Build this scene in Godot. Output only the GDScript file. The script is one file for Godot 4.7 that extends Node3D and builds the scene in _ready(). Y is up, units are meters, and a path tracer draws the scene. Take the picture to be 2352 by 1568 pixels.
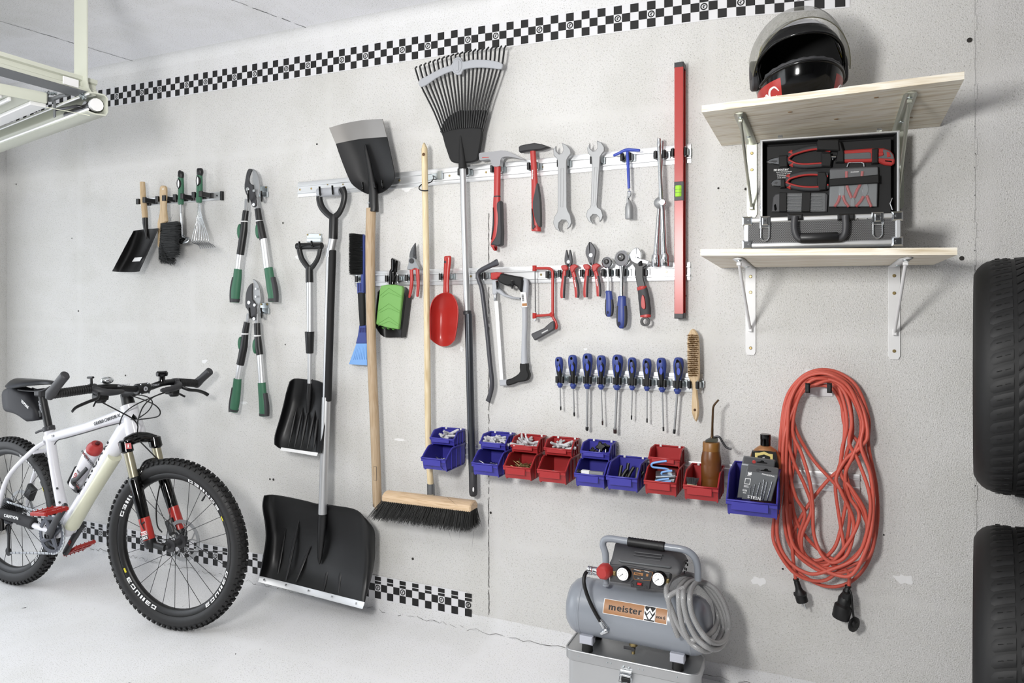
extends Node3D
# A garage wall hung with tools, a bicycle on the white floor, shelves, a compressor on a metal box.
# World: wall plane z = 0, z grows towards the viewer, x along the wall, y up, metres.

const F := 1640.0          # focal length in pixels of the 2352 x 1568 frame
const CX := 1176.0
const HY := 690.0          # horizon row
const DIST := 2.4          # camera to wall
const EYE := 1.24          # camera height
const TOP := 2.37          # ceiling height
var sn := sin(atan(722.0 / 1640.0))
var cs := cos(atan(722.0 / 1640.0))
var kx := 0.0
var ky := 0.0
var ks := 1.0
var used := {}
var M := {}
var rng := RandomNumberGenerator.new()

class B:
	var st := SurfaceTool.new()
	var o := Vector3.ZERO
	var xf := Transform3D()
	var g := 1
	func _init(off := Vector3.ZERO) -> void:
		o = off
		st.begin(Mesh.PRIMITIVE_TRIANGLES)
	func tri(a: Vector3,b: Vector3,c: Vector3,grp := -1) -> void:
		st.set_smooth_group(grp)
		st.add_vertex(xf * a - o)
		st.add_vertex(xf * c - o)
		st.add_vertex(xf * b - o)
	func quad(a: Vector3,b: Vector3,c: Vector3,d: Vector3,grp := -1) -> void:
		tri(a,b,c,grp)
		tri(a,c,d,grp)
	func inset(p: PackedVector2Array,d: float) -> PackedVector2Array:
		var r := PackedVector2Array()
		var n := p.size()
		for i in n:
			var e1 := (p[i] - p[(i + n - 1) % n]).normalized()
			var e2 := (p[(i + 1) % n] - p[i]).normalized()
			var n1 := Vector2(-e1.y,e1.x)
			var n2 := Vector2(-e2.y,e2.x)
			var m := (n1 + n2) / maxf(0.35,1.0 + n1.dot(n2))
			r.append(p[i] + m * d)
		return r
	# outline in x, y swept from z0 (back) to z1 (front) with chamfered front (and back) edge
	func plate(pts: PackedVector2Array,z0: float,z1: float,bev := 0.0015,back := false) -> void:
		var p := PackedVector2Array()
		for q in pts:
			if p.is_empty() or p[p.size() - 1].distance_to(q) > 1e-6:
				p.append(q)
		var area := 0.0
		for i in p.size():
			area += p[i].cross(p[(i + 1) % p.size()])
		if area < 0:
			p.reverse()
		var n := p.size()
		var f := inset(p,bev) if bev > 0 else p
		var idx := Geometry2D.triangulate_polygon(f)
		if idx.is_empty():
			f = p
			idx = Geometry2D.triangulate_polygon(f)
		for i in range(0,idx.size(),3):
			var a := f[idx[i]]
			var b := f[idx[i + 1]]
			var c := f[idx[i + 2]]
			if (b - a).cross(c - a) < 0:
				var t := b
				b = c
				c = t
			tri(Vector3(a.x,a.y,z1),Vector3(b.x,b.y,z1),Vector3(c.x,c.y,z1))
			tri(Vector3(a.x,a.y,z0),Vector3(c.x,c.y,z0),Vector3(b.x,b.y,z0))
		var zb := z0 + (bev if back else 0.0)
		var zf := z1 - bev
		g += 1
		for i in n:
			var j := (i + 1) % n
			var d1 := (p[i] - p[(i + n - 1) % n]).normalized()
			var d2 := (p[j] - p[i]).normalized()
			if d1.dot(d2) < 0.85:
				g += 1
			quad(Vector3(p[i].x,p[i].y,zb),Vector3(p[j].x,p[j].y,zb),Vector3(p[j].x,p[j].y,zf),Vector3(p[i].x,p[i].y,zf),g)
			if bev > 0:
				quad(Vector3(p[i].x,p[i].y,zf),Vector3(p[j].x,p[j].y,zf),Vector3(f[j].x,f[j].y,z1),Vector3(f[i].x,f[i].y,z1),g + 100000)
				if back:
					quad(Vector3(f[i].x,f[i].y,z0),Vector3(f[j].x,f[j].y,z0),Vector3(p[j].x,p[j].y,zb),Vector3(p[i].x,p[i].y,zb),g + 200000)
		g += 1
	# plate with a hole: two loops of the same number of points, both in the same turning sense
	func ringplate(a: PackedVector2Array,h: PackedVector2Array,z0: float,z1: float) -> void:
		var n := a.size()
		var area := 0.0
		for i in n:
			area += a[i].cross(a[(i + 1) % n])
		g += 1
		for k in n:
			var i := k if area > 0 else (k + 1) % n
			var j := (k + 1) % n if area > 0 else k
			var a0 := Vector3(a[i].x,a[i].y,z0)
			var a1 := Vector3(a[j].x,a[j].y,z0)
			var h0 := Vector3(h[i].x,h[i].y,z0)
			var h1 := Vector3(h[j].x,h[j].y,z0)
			var u := Vector3(0,0,z1 - z0)
			quad(a0 + u,a1 + u,h1 + u,h0 + u)
			quad(a1,a0,h0,h1)
			quad(a0,a1,a1 + u,a0 + u,g)
			quad(h1,h0,h0 + u,h1 + u,g + 100000)
		g += 1
	# box of full size s about c, its own axes in basis
	func bx(c: Vector3,s: Vector3,bev := 0.001,basis := Basis()) -> void:
		var keep := xf
		xf = xf * Transform3D(basis,c)
		var x := s.x / 2
		var y := s.y / 2
		bev = minf(bev,minf(x,minf(y,s.z / 2)) * 0.9)
		plate(PackedVector2Array([Vector2(-x,-y),Vector2(x,-y),Vector2(x,y),Vector2(-x,y)]),-s.z / 2,s.z / 2,bev,true)
		xf = keep
	# sweep: path, radius across, radius along ref (each a number or an array)
	func tube(path: Array,ra,rz = null,sides := 12,ref := Vector3.ZERO,closed := false) -> void:
		var n := path.size()
		if rz == null:
			rz = ra
		var rings := []
		var groups := []
		var last := Vector3.ZERO
		for i in n:
			var a: Vector3 = path[(i - 1 + n) % n] if closed or i > 0 else path[0]
			var b: Vector3 = path[(i + 1) % n] if closed or i < n - 1 else path[n - 1]
			var p: Vector3 = path[i]
			var t := (p - a).normalized() + (b - p).normalized()
			t = t.normalized() if t.length() > 1e-5 else (b - a).normalized()
			var want := ref
			if want == Vector3.ZERO:
				want = last if last != Vector3.ZERO else (Vector3(0,0,1) if absf(t.z) < 0.9 else Vector3(0,1,0))
			var nn := want - t * want.dot(t)
			if nn.length() < 1e-3:
				nn = last - t * last.dot(t) if last != Vector3.ZERO else Vector3(1,0,0) - t * t.x
			nn = nn.normalized()
			last = nn
			var bn := nn.cross(t)
			var rA: float = ra[i] if ra is Array else ra
			var rZ: float = rz[i] if rz is Array else rz
			var ring := PackedVector3Array()
			for s in sides:
				var an := TAU * s / sides
				ring.append(p + bn * cos(an) * rA + nn * sin(an) * rZ)
			rings.append(ring)
		g += 1
		var segs := n if closed else n - 1
		var before := 0.0
		for i in segs:
			var q := (i + 1) % n
			if ra is Array:
				var d: float = (path[q] - path[i]).length()
				var slope := atan2(ra[q] - ra[i],d)
				if i > 0 and absf(slope - before) > 0.6:
					g += 1
				before = slope
			for s in sides:
				var s2 := (s + 1) % sides
				quad(rings[i][s],rings[i][s2],rings[q][s2],rings[q][s],g)
		if not closed:
			for s in range(1,sides - 1):
				tri(rings[0][0],rings[0][s + 1],rings[0][s])
				tri(rings[n - 1][0],rings[n - 1][s],rings[n - 1][s + 1])
		g += 1
	# turned shape: profile of [radius, height] along axis from c
	func lathe(c: Vector3,axis: Vector3,prof: Array,sides := 20) -> void:
		var path := []
		var r := []
		var a := axis.normalized()
		for q in prof:
			path.append(c + a * q[1])
			r.append(maxf(q[0],0.00005))
		# equal heights give no direction: nudge
		for i in range(1,path.size()):
			if path[i].distance_to(path[i - 1]) < 1e-6:
				path[i] = path[i] + a * 1e-5
		var n := path.size()
		var nn := (Vector3(0,0,1) - a * a.z)
		if nn.length() < 0.1:
			nn = Vector3(0,1,0) - a * a.y
		nn = nn.normalized()
		var bn := nn.cross(a)
		g += 1
		var before := 0.0
		for i in n - 1:
			var slope := atan2(prof[i + 1][0] - prof[i][0],prof[i + 1][1] - prof[i][1])
			if i > 0 and absf(angle_difference(slope,before)) > 0.6:
				g += 1
			before = slope
			for s in sides:
				var a0 := TAU * s / sides
				var a1 := TAU * (s + 1) / sides
				var d0: Vector3 = bn * cos(a0) + nn * sin(a0)
				var d1: Vector3 = bn * cos(a1) + nn * sin(a1)
				quad(path[i] + d0 * r[i],path[i] + d1 * r[i],path[i + 1] + d1 * r[i + 1],path[i + 1] + d0 * r[i + 1],g)
		for s in range(1,sides - 1):
			var e := []
			for q in [0,s,s + 1]:
				e.append(bn * cos(TAU * q / sides) + nn * sin(TAU * q / sides))
			tri(path[0] + e[0] * r[0],path[0] + e[2] * r[0],path[0] + e[1] * r[0])
			tri(path[n - 1] + e[0] * r[n - 1],path[n - 1] + e[1] * r[n - 1],path[n - 1] + e[2] * r[n - 1])
		g += 1
	func ball(c: Vector3,r: Vector3,n := 10) -> void:
		var at := func(i: int,j: int) -> Vector3:
			var la := PI * (float(i) / n - 0.5)
			var lo := PI * j / n
			return c + Vector3(r.x * cos(la) * cos(lo),r.y * sin(la),-r.z * cos(la) * sin(lo))
		g += 1
		for i in n:
			for j in 2 * n:
				quad(at.call(i,j),at.call(i,j + 1),at.call(i + 1,j + 1),at.call(i + 1,j),g)
		g += 1
	# closed sheet: rows of points, thickness laid behind the side that faces `out`
	func sheet(rows: Array,th: float,out := Vector3(0,0,1),wrap := false) -> void:
		var h := rows.size()
		var w: int = rows[0].size()
		var nor := []
		var sum := Vector3.ZERO
		for i in h:
			var line := []
			for j in w:
				var i0 := maxi(i - 1,0)
				var i1 := mini(i + 1,h - 1)
				var j0 := (j - 1 + w) % w if wrap else maxi(j - 1,0)
				var j1 := (j + 1) % w if wrap else mini(j + 1,w - 1)
				var v: Vector3 = (rows[i][j1] - rows[i][j0]).cross(rows[i1][j] - rows[i0][j])
				v = v.normalized()
				sum += v
				line.append(v)
			nor.append(line)
		var flip := sum.dot(out) < 0
		g += 1
		var jm := w if wrap else w - 1
		for i in h - 1:
			for jj in jm:
				var j := jj
				var j2 := (jj + 1) % w
				var a: Vector3 = rows[i][j]
				var b: Vector3 = rows[i][j2]
				var c: Vector3 = rows[i + 1][j2]
				var d: Vector3 = rows[i + 1][j]
				var s := th if flip else -th
				var a2: Vector3 = a + nor[i][j] * s
				var b2: Vector3 = b + nor[i][j2] * s
				var c2: Vector3 = c + nor[i + 1][j2] * s
				var d2: Vector3 = d + nor[i + 1][j] * s
				if flip:
					quad(a,d,c,b,g)
					quad(a2,b2,c2,d2,g + 100000)
				else:
					quad(a,b,c,d,g)
					quad(a2,d2,c2,b2,g + 100000)
				var edges := []
				if i == 0:
					edges.append([b,a,a2,b2])
				if i == h - 2:
					edges.append([d,c,c2,d2])
				if not wrap and j == 0:
					edges.append([a,d,d2,a2])
				if not wrap and j == w - 2:
					edges.append([c,b,b2,c2])
				for e in edges:
					if flip:
						quad(e[0],e[1],e[2],e[3])
					else:
						quad(e[3],e[2],e[1],e[0])
		g += 1
	func mesh() -> ArrayMesh:
		st.generate_normals()
		return st.commit()

# ---- places -------------------------------------------------------------
func P(u: float,v: float,z: float) -> Vector3:
	var a := (u - CX) / F
	var t := (DIST - z) / (cs + a * sn)
	return Vector3(t * (a * cs - sn),EYE + t * (HY - v) / F,z)
func on_floor(u: float,v: float,y := 0.0) -> Vector3:
	var t := (EYE - y) * F / (v - HY)
	var a := (u - CX) / F
	return Vector3(t * (a * cs - sn),y,DIST - t * (cs + a * sn))
func at_x(u: float,v: float,x: float) -> Vector3:
	var a := (u - CX) / F
	var t := x / (a * cs - sn)
	return Vector3(x,EYE + t * (HY - v) / F,DIST - t * (cs + a * sn))
func k(x: float,y: float,s: float) -> void:
	kx = x
	ky = y
	ks = s
func W(x: float,y: float,z: float) -> Vector3:
	return P(kx + x * ks,ky + y * ks,z)
# flat list x, y, x, y ... of places measured on the wall -> outline at depth z
func L(a: Array,z: float) -> PackedVector2Array:
	var r := PackedVector2Array()
	for i in range(0,a.size(),2):
		var p := W(a[i],a[i + 1],z)
		r.append(Vector2(p.x,p.y))
	return r
# the same as a path in space: x, y, z triples
func T(a: Array) -> Array:
	var r := []
	for i in range(0,a.size(),3):
		r.append(W(a[i],a[i + 1],a[i + 2]))
	return r
# rounded closed outline through the points
func smooth(p: PackedVector2Array,n := 4) -> PackedVector2Array:
	var r := PackedVector2Array()
	var c := p.size()
	for i in c:
		for s in n:
			r.append(p[i].cubic_interpolate(p[(i + 1) % c],p[(i + c - 1) % c],p[(i + 2) % c],float(s) / n))
	return r
# smooth open path in space
func curve(p: Array,n := 6) -> Array:
	var r := []
	var c := p.size()
	for i in c - 1:
		for s in n:
			r.append((p[i] as Vector3).cubic_interpolate(p[i + 1],p[maxi(i - 1,0)],p[mini(i + 2,c - 1)],float(s) / n))
	r.append(p[c - 1])
	return r
func loop(p: Array,n := 6) -> Array:
	var r := []
	var c := p.size()
	for i in c:
		for s in n:
			r.append((p[i] as Vector3).cubic_interpolate(p[(i + 1) % c],p[(i + c - 1) % c],p[(i + 2) % c],float(s) / n))
	return r
func circle(c: Vector2,r: float,n := 20,ry := -1.0) -> PackedVector2Array:
	var q := PackedVector2Array()
	for i in n:
		q.append(c + Vector2(cos(TAU * i / n) * r,sin(TAU * i / n) * (r if ry < 0 else ry)))
	return q
func xy(v: Vector3) -> Vector2:
	return Vector2(v.x,v.y)

# ---- things -------------------------------------------------------------
func numbered(called: String) -> String:
	var n: int = used.get(called,0)
	used[called] = n + 1
	return called if n == 0 else "%s_%03d" % [called,n]
func tag(o: Node,label: String,category: String,group := "",kind := "") -> void:
	if label:
		o.set_meta("label",label)
	if category:
		o.set_meta("category",category)
	if group:
		o.set_meta("group",group)
	if kind:
		o.set_meta("kind",kind)
func thing(called: String,label: String,category: String,base: Vector3,group := "") -> Node3D:
	var o := Node3D.new()
	o.name = numbered(called)
	add_child(o)
	o.position = base
	tag(o,label,category,group)
	return o
func origin(o: Node) -> Vector3:
	var v := Vector3.ZERO
	while o is Node3D and o != self:
		v += o.position
		o = o.get_parent()
	return v
func nb(o: Node = null) -> B:
	return B.new(origin(o) if o else Vector3.ZERO)
func part(o: Node,called: String,b: B,m: Material,label := "") -> MeshInstance3D:
	var i := MeshInstance3D.new()
	i.name = called
	i.mesh = b.mesh()
	i.material_override = m
	o.add_child(i,true)
	if label:
		i.set_meta("label",label)
	return i
func solo(called: String,label: String,category: String,b: B,m: Material,group := "",kind := "") -> MeshInstance3D:
	var i := MeshInstance3D.new()
	i.name = numbered(called)
	i.mesh = b.mesh()
	i.material_override = m
	i.position = b.o
	add_child(i)
	tag(i,label,category,group,kind)
	return i
func structure(called: String,b: B,m: Material) -> MeshInstance3D:
	return solo(called,"","",b,m,"","structure")
# lettering: middle at c, right and up give its axes, h the height of capitals
func text(o: Node,s: String,c: Vector3,right: Vector3,up: Vector3,h: float,m: Material,wide := 1.0,bold := true,called := "lettering") -> MeshInstance3D:
	var f := SystemFont.new()
	f.font_names = PackedStringArray(["Droid Sans"])
	f.font_weight = 700 if bold else 400
	var t := TextMesh.new()
	t.text = s
	t.font = f
	t.font_size = 24
	t.pixel_size = h / 17.5
	t.depth = 0.0006
	t.curve_step = 1.5
	t.material = m
	var i := MeshInstance3D.new()
	i.name = called
	i.mesh = t
	o.add_child(i,true)
	var r := right.normalized()
	var n := r.cross(up).normalized()
	i.transform = Transform3D(Basis(r * wide,n.cross(r),n),c - origin(o))
	return i

# ---- materials ----------------------------------------------------------
func mat(called: String,c: Color,rough := 0.5,metal := 0.0) -> StandardMaterial3D:
	var m := StandardMaterial3D.new()
	m.resource_name = called
	m.albedo_color = c
	m.roughness = rough
	m.metallic = metal
	M[called] = m
	return m
func noise(freq: float,octaves := 4,kind := FastNoiseLite.TYPE_SIMPLEX_SMOOTH,sd := 1) -> FastNoiseLite:
	var n := FastNoiseLite.new()
	n.noise_type = kind
	n.seed = sd
	n.frequency = freq
	n.fractal_octaves = octaves
	return n
func noise_tex(n: FastNoiseLite,side := 512,ramp: Gradient = null,bump := 0.0) -> NoiseTexture2D:
	var t := NoiseTexture2D.new()
	t.width = side
	t.height = side
	t.seamless = true
	t.noise = n
	if ramp:
		t.color_ramp = ramp
	if bump > 0:
		t.as_normal_map = true
		t.bump_strength = bump
	return t
func ramp(a: Array) -> Gradient:
	var gr := Gradient.new()
	var off := PackedFloat32Array()
	var col := PackedColorArray()
	for q in a:
		off.append(q[0])
		col.append(q[1])
	gr.offsets = off
	gr.colors = col
	return gr
func planar(m: StandardMaterial3D,s: Vector3,world := true) -> void:
	m.uv1_triplanar = true
	m.uv1_world_triplanar = world
	m.uv1_scale = s

func _ready() -> void:
	rng.seed = 7
	# ---- camera ----
	var cam := Camera3D.new()
	cam.name = "camera"
	var near := 0.05
	cam.set_frustum(near * 1568.0 / F,Vector2(0,near * (HY - 784.0) / F),near,60.0)
	cam.keep_aspect = Camera3D.KEEP_HEIGHT
	cam.position = Vector3(0,EYE,DIST)
	cam.rotation.y = atan(722.0 / 1640.0)
	add_child(cam)
	cam.current = true
	# ---- sky seen only through the open garage door ----
	var env := Environment.new()
	env.background_mode = Environment.BG_SKY
	var sky := Sky.new()
	var sm := ProceduralSkyMaterial.new()
	sm.sky_top_color = Color(0.62,0.74,0.92)
	sm.sky_horizon_color = Color(0.86,0.9,0.95)
	sm.ground_bottom_color = Color(0.5,0.5,0.5)
	sm.ground_horizon_color = Color(0.7,0.7,0.7)
	sm.sky_energy_multiplier = 0.8
	sky.sky_material = sm
	env.sky = sky
	env.tonemap_mode = Environment.TONE_MAPPER_LINEAR
	env.tonemap_exposure = 0.76
	env.sdfgi_enabled = true
	env.ssao_enabled = true
	env.ssil_enabled = true
	var we := WorldEnvironment.new()
	we.name = "surroundings"
	we.environment = env
	add_child(we)
	# ---- lights: daylight at the door out of view, an unseen key light, an added fill ----
	area("door_daylight",Vector3(-3.92,1.05,1.75),Vector3(-1.0,1.0,1.2),Vector2(2.4,1.8),5.2,Color(0.97,0.985,1.0))
	area("unseen_key_light",Vector3(-0.75,1.55,2.45),Vector3(-1.1,1.8,0),Vector2(0.3,0.3),6.4,Color(1.0,0.995,0.985))  # out of view, placed to throw the wall shadows towards the tyres
	area("added_ceiling_fill",Vector3(-2.0,2.33,2.4),Vector3(-2.0,0.5,0.9),Vector2(1.4,0.4),2.6,Color(1.0,0.995,0.985))  # fill added under the ceiling to brighten the left wall and floor
	materials()
	shell()
	tapes()
	wall_marks()
	door_gear()
	rails()
	left_rack()
	loppers()
	snow_tools()
	long_tools()
	upper_row()
	lower_row()
	drivers()
	bins()
	cord()
	shelves()
	helmet()
	tool_case()
	compressor()
	bike()
	tyres()

func area(called: String,at: Vector3,to: Vector3,size: Vector2,energy: float,c: Color) -> void:
	var l := AreaLight3D.new()
	l.name = called
	l.area_size = size
	l.light_energy = energy
	l.light_color = c
	l.shadow_enabled = true
	add_child(l)
	l.look_at_from_position(at,to,Vector3.UP)

func materials() -> void:
	var grain := noise_tex(noise(0.16,3),1024,null,5.0)
	var speck := noise_tex(noise(0.09,4,FastNoiseLite.TYPE_SIMPLEX,5),1024,ramp([[0.0,Color(0.62,0.61,0.6)],[0.2,Color(0.93,0.93,0.92)],[0.3,Color(1,1,1)],[0.86,Color(1,1,1)],[1.0,Color(0.9,0.89,0.87)]]))
	var blotch := noise_tex(noise(0.012,5,FastNoiseLite.TYPE_SIMPLEX_SMOOTH,9),512,ramp([[0.0,Color(0.955,0.955,0.945)],[0.5,Color(1,1,1)],[1.0,Color(0.98,0.98,0.975)]]))
	for q in [["plaster",Color(0.83,0.826,0.819),0.95,0.45],["plaster_side",Color(0.82,0.815,0.81),0.95,0.5],["white_paint",Color(0.875,0.875,0.88),0.8,0.25],["ceiling_paint",Color(0.92,0.92,0.935),0.95,0.3],["floor_paint",Color(0.94,0.94,0.945),0.42,0.1]]:
		var m := mat(q[0],q[1],q[2])
		m.albedo_texture = speck
		m.normal_enabled = true
		m.normal_texture = grain
		m.normal_scale = q[3]
		planar(m,Vector3.ONE * 1.3)
		m.detail_enabled = true
		m.detail_blend_mode = BaseMaterial3D.BLEND_MODE_MUL
		m.detail_albedo = blotch
		m.detail_uv_layer = BaseMaterial3D.DETAIL_UV_2
		m.uv2_triplanar = true
		m.uv2_world_triplanar = true
		m.uv2_scale = Vector3.ONE * 0.35
	mat("unseen_wall_grey",Color(0.5,0.5,0.49),0.95)  # grey of the unseen walls, chosen to lessen bounced light
	mat("black_plastic",Color(0.055,0.055,0.06),0.42)
	mat("black_matte",Color(0.05,0.05,0.053),0.7)
	mat("black_gloss",Color(0.02,0.02,0.022),0.12)
	mat("dark_grey",Color(0.19,0.19,0.2),0.5)
	mat("grip_grey",Color(0.2,0.2,0.21),0.6)
	mat("mid_grey",Color(0.36,0.37,0.38),0.5)
	mat("light_grey",Color(0.66,0.67,0.69),0.45)
	mat("white_plastic",Color(0.88,0.88,0.88),0.4)
	mat("paper",Color(0.9,0.9,0.9),0.7)
	mat("rubber",Color(0.035,0.035,0.038),0.75)
	mat("rubber_black",Color(0.04,0.04,0.042),0.5)
	mat("tread",Color(0.028,0.028,0.031),0.62)
	mat("tread_block",Color(0.045,0.045,0.05),0.6)
	mat("chrome",Color(0.84,0.85,0.86),0.16,1.0)
	mat("polished",Color(0.55,0.55,0.56),0.4,0.7)
	mat("steel",Color(0.72,0.73,0.74),0.33,1.0)
	mat("satin_steel",Color(0.6,0.605,0.61),0.52,0.6)
	mat("dark_steel",Color(0.3,0.3,0.31),0.4,0.85)
	mat("zinc",Color(0.74,0.77,0.78),0.3,0.9)
	mat("aluminium",Color(0.86,0.865,0.87),0.38,0.75)
	mat("brushed_aluminium",Color(0.77,0.775,0.78),0.42,0.8)
	mat("brass",Color(0.64,0.57,0.4),0.35,0.9)
	mat("brass_wire",Color(0.62,0.48,0.26),0.5,0.5)
	mat("red_tool",Color(0.66,0.2,0.19),0.4)
	mat("red_gloss",Color(0.66,0.18,0.16),0.3)
	mat("red_bin",Color(0.62,0.15,0.16),0.42)
	mat("blue_bin",Color(0.22,0.21,0.58),0.42)
	mat("blue_grip",Color(0.2,0.26,0.52),0.45)
	mat("blue_bright",Color(0.2,0.28,0.66),0.4)
	mat("light_blue",Color(0.46,0.64,0.86),0.35)
	mat("green_grip",Color(0.2,0.4,0.3),0.55)
	mat("lime",Color(0.44,0.64,0.34),0.5)
	mat("cord_red",Color(0.76,0.34,0.28),0.5)
	mat("tank_grey",Color(0.55,0.57,0.6),0.25)
	mat("shroud_grey",Color(0.27,0.27,0.28),0.55)
	mat("champagne",Color(0.6,0.58,0.5),0.35,0.6)
	mat("frame_white",Color(0.88,0.88,0.9),0.15)
	mat("cream",Color(0.83,0.83,0.74),0.3)
	mat("door_white",Color(0.74,0.75,0.7),0.4)
	mat("bristle_black",Color(0.03,0.035,0.03),0.65)
	mat("bristle_grey",Color(0.16,0.16,0.155),0.7)
	mat("print_black",Color(0.05,0.045,0.05),0.6)
	mat("print_white",Color(0.92,0.92,0.92),0.6)
	mat("print_orange",Color(0.64,0.45,0.28),0.4)
	mat("print_yellow",Color(0.85,0.8,0.2),0.5)
	mat("vinyl_white",Color(0.86,0.86,0.87),0.45)
	mat("case_mesh",Color(0.25,0.25,0.25),0.5)
	mat("foam_black",Color(0.06,0.06,0.065),0.85)
	# wood: long grain along one axis, in each thing's own axes
	for q in [["ash",Color(0.71,0.63,0.53),0.55,Vector3(38,1.6,38)],["pine_pole",Color(0.87,0.81,0.68),0.5,Vector3(26,1.2,26)],["beech",Color(0.85,0.75,0.63),0.55,Vector3(2,30,30)],["beech_up",Color(0.8,0.71,0.58),0.55,Vector3(34,2,34)],["pine_board",Color(0.92,0.9,0.85),0.55,Vector3(0.9,14,9)]]:
		var m := mat(q[0],q[1],q[2])
		m.albedo_texture = noise_tex(noise(0.012,4,FastNoiseLite.TYPE_SIMPLEX,used.size() + 3),256,ramp([[0.0,Color(0.78,0.72,0.62)],[0.35,Color(0.95,0.93,0.9)],[0.6,Color(1,1,1)],[0.8,Color(0.93,0.9,0.84)],[1.0,Color(1,0.99,0.97)]]))
		planar(m,q[3],false)
	# perforated-looking weave of the tool case
	var im := Image.create(32,32,false,Image.FORMAT_RGBA8)
	im.fill(Color(0.13,0.13,0.14))
	for y in 32:
		for x in 32:
			var dx := fposmod(x + (8 if (y / 8) % 2 else 0),16.0) - 8.0
			var dy := fposmod(float(y),8.0) - 4.0
			if dx * dx * 0.3 + dy * dy < 7.0:
				im.set_pixel(x,y,Color(0.55,0.55,0.55))
	M.case_mesh.albedo_texture = ImageTexture.create_from_image(im)
	M.case_mesh.albedo_color = Color(0.95,0.95,0.95)
	planar(M.case_mesh,Vector3.ONE * 110.0)
	# braided clear hose
	var hm := Image.create(32,32,false,Image.FORMAT_RGBA8)
	for y in 32:
		for x in 32:
			var a := (x + y) % 8 < 2 or (x - y + 32) % 8 < 2
			hm.set_pixel(x,y,Color(0.62,0.62,0.62) if a else Color(0.8,0.8,0.8))
	var hose := mat("hose",Color(0.8,0.8,0.8),0.25)
	hose.albedo_texture = ImageTexture.create_from_image(hm)
	planar(hose,Vector3.ONE * 60.0)
	var ext := mat("amber_plastic",Color(0.4,0.24,0.1),0.35)
	ext.subsurf_scatter_enabled = true
	ext.subsurf_scatter_strength = 0.1
	var clear := mat("clear_plastic",Color(0.9,0.92,0.93,0.06),0.04)
	clear.transparency = BaseMaterial3D.TRANSPARENCY_ALPHA
	var visor := mat("visor_glass",Color(0.45,0.45,0.4,0.5),0.28)
	visor.transparency = BaseMaterial3D.TRANSPARENCY_ALPHA
	var vial := mat("vial",Color(0.62,0.85,0.25),0.15)
	vial.rim_enabled = true
	var cap := mat("bottle_gold",Color(0.68,0.47,0.28),0.28,0.55)
	cap.clearcoat_enabled = true

var wall: Node3D
var recess: Node3D
var ground: Node3D
var ceiling: Node3D

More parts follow.
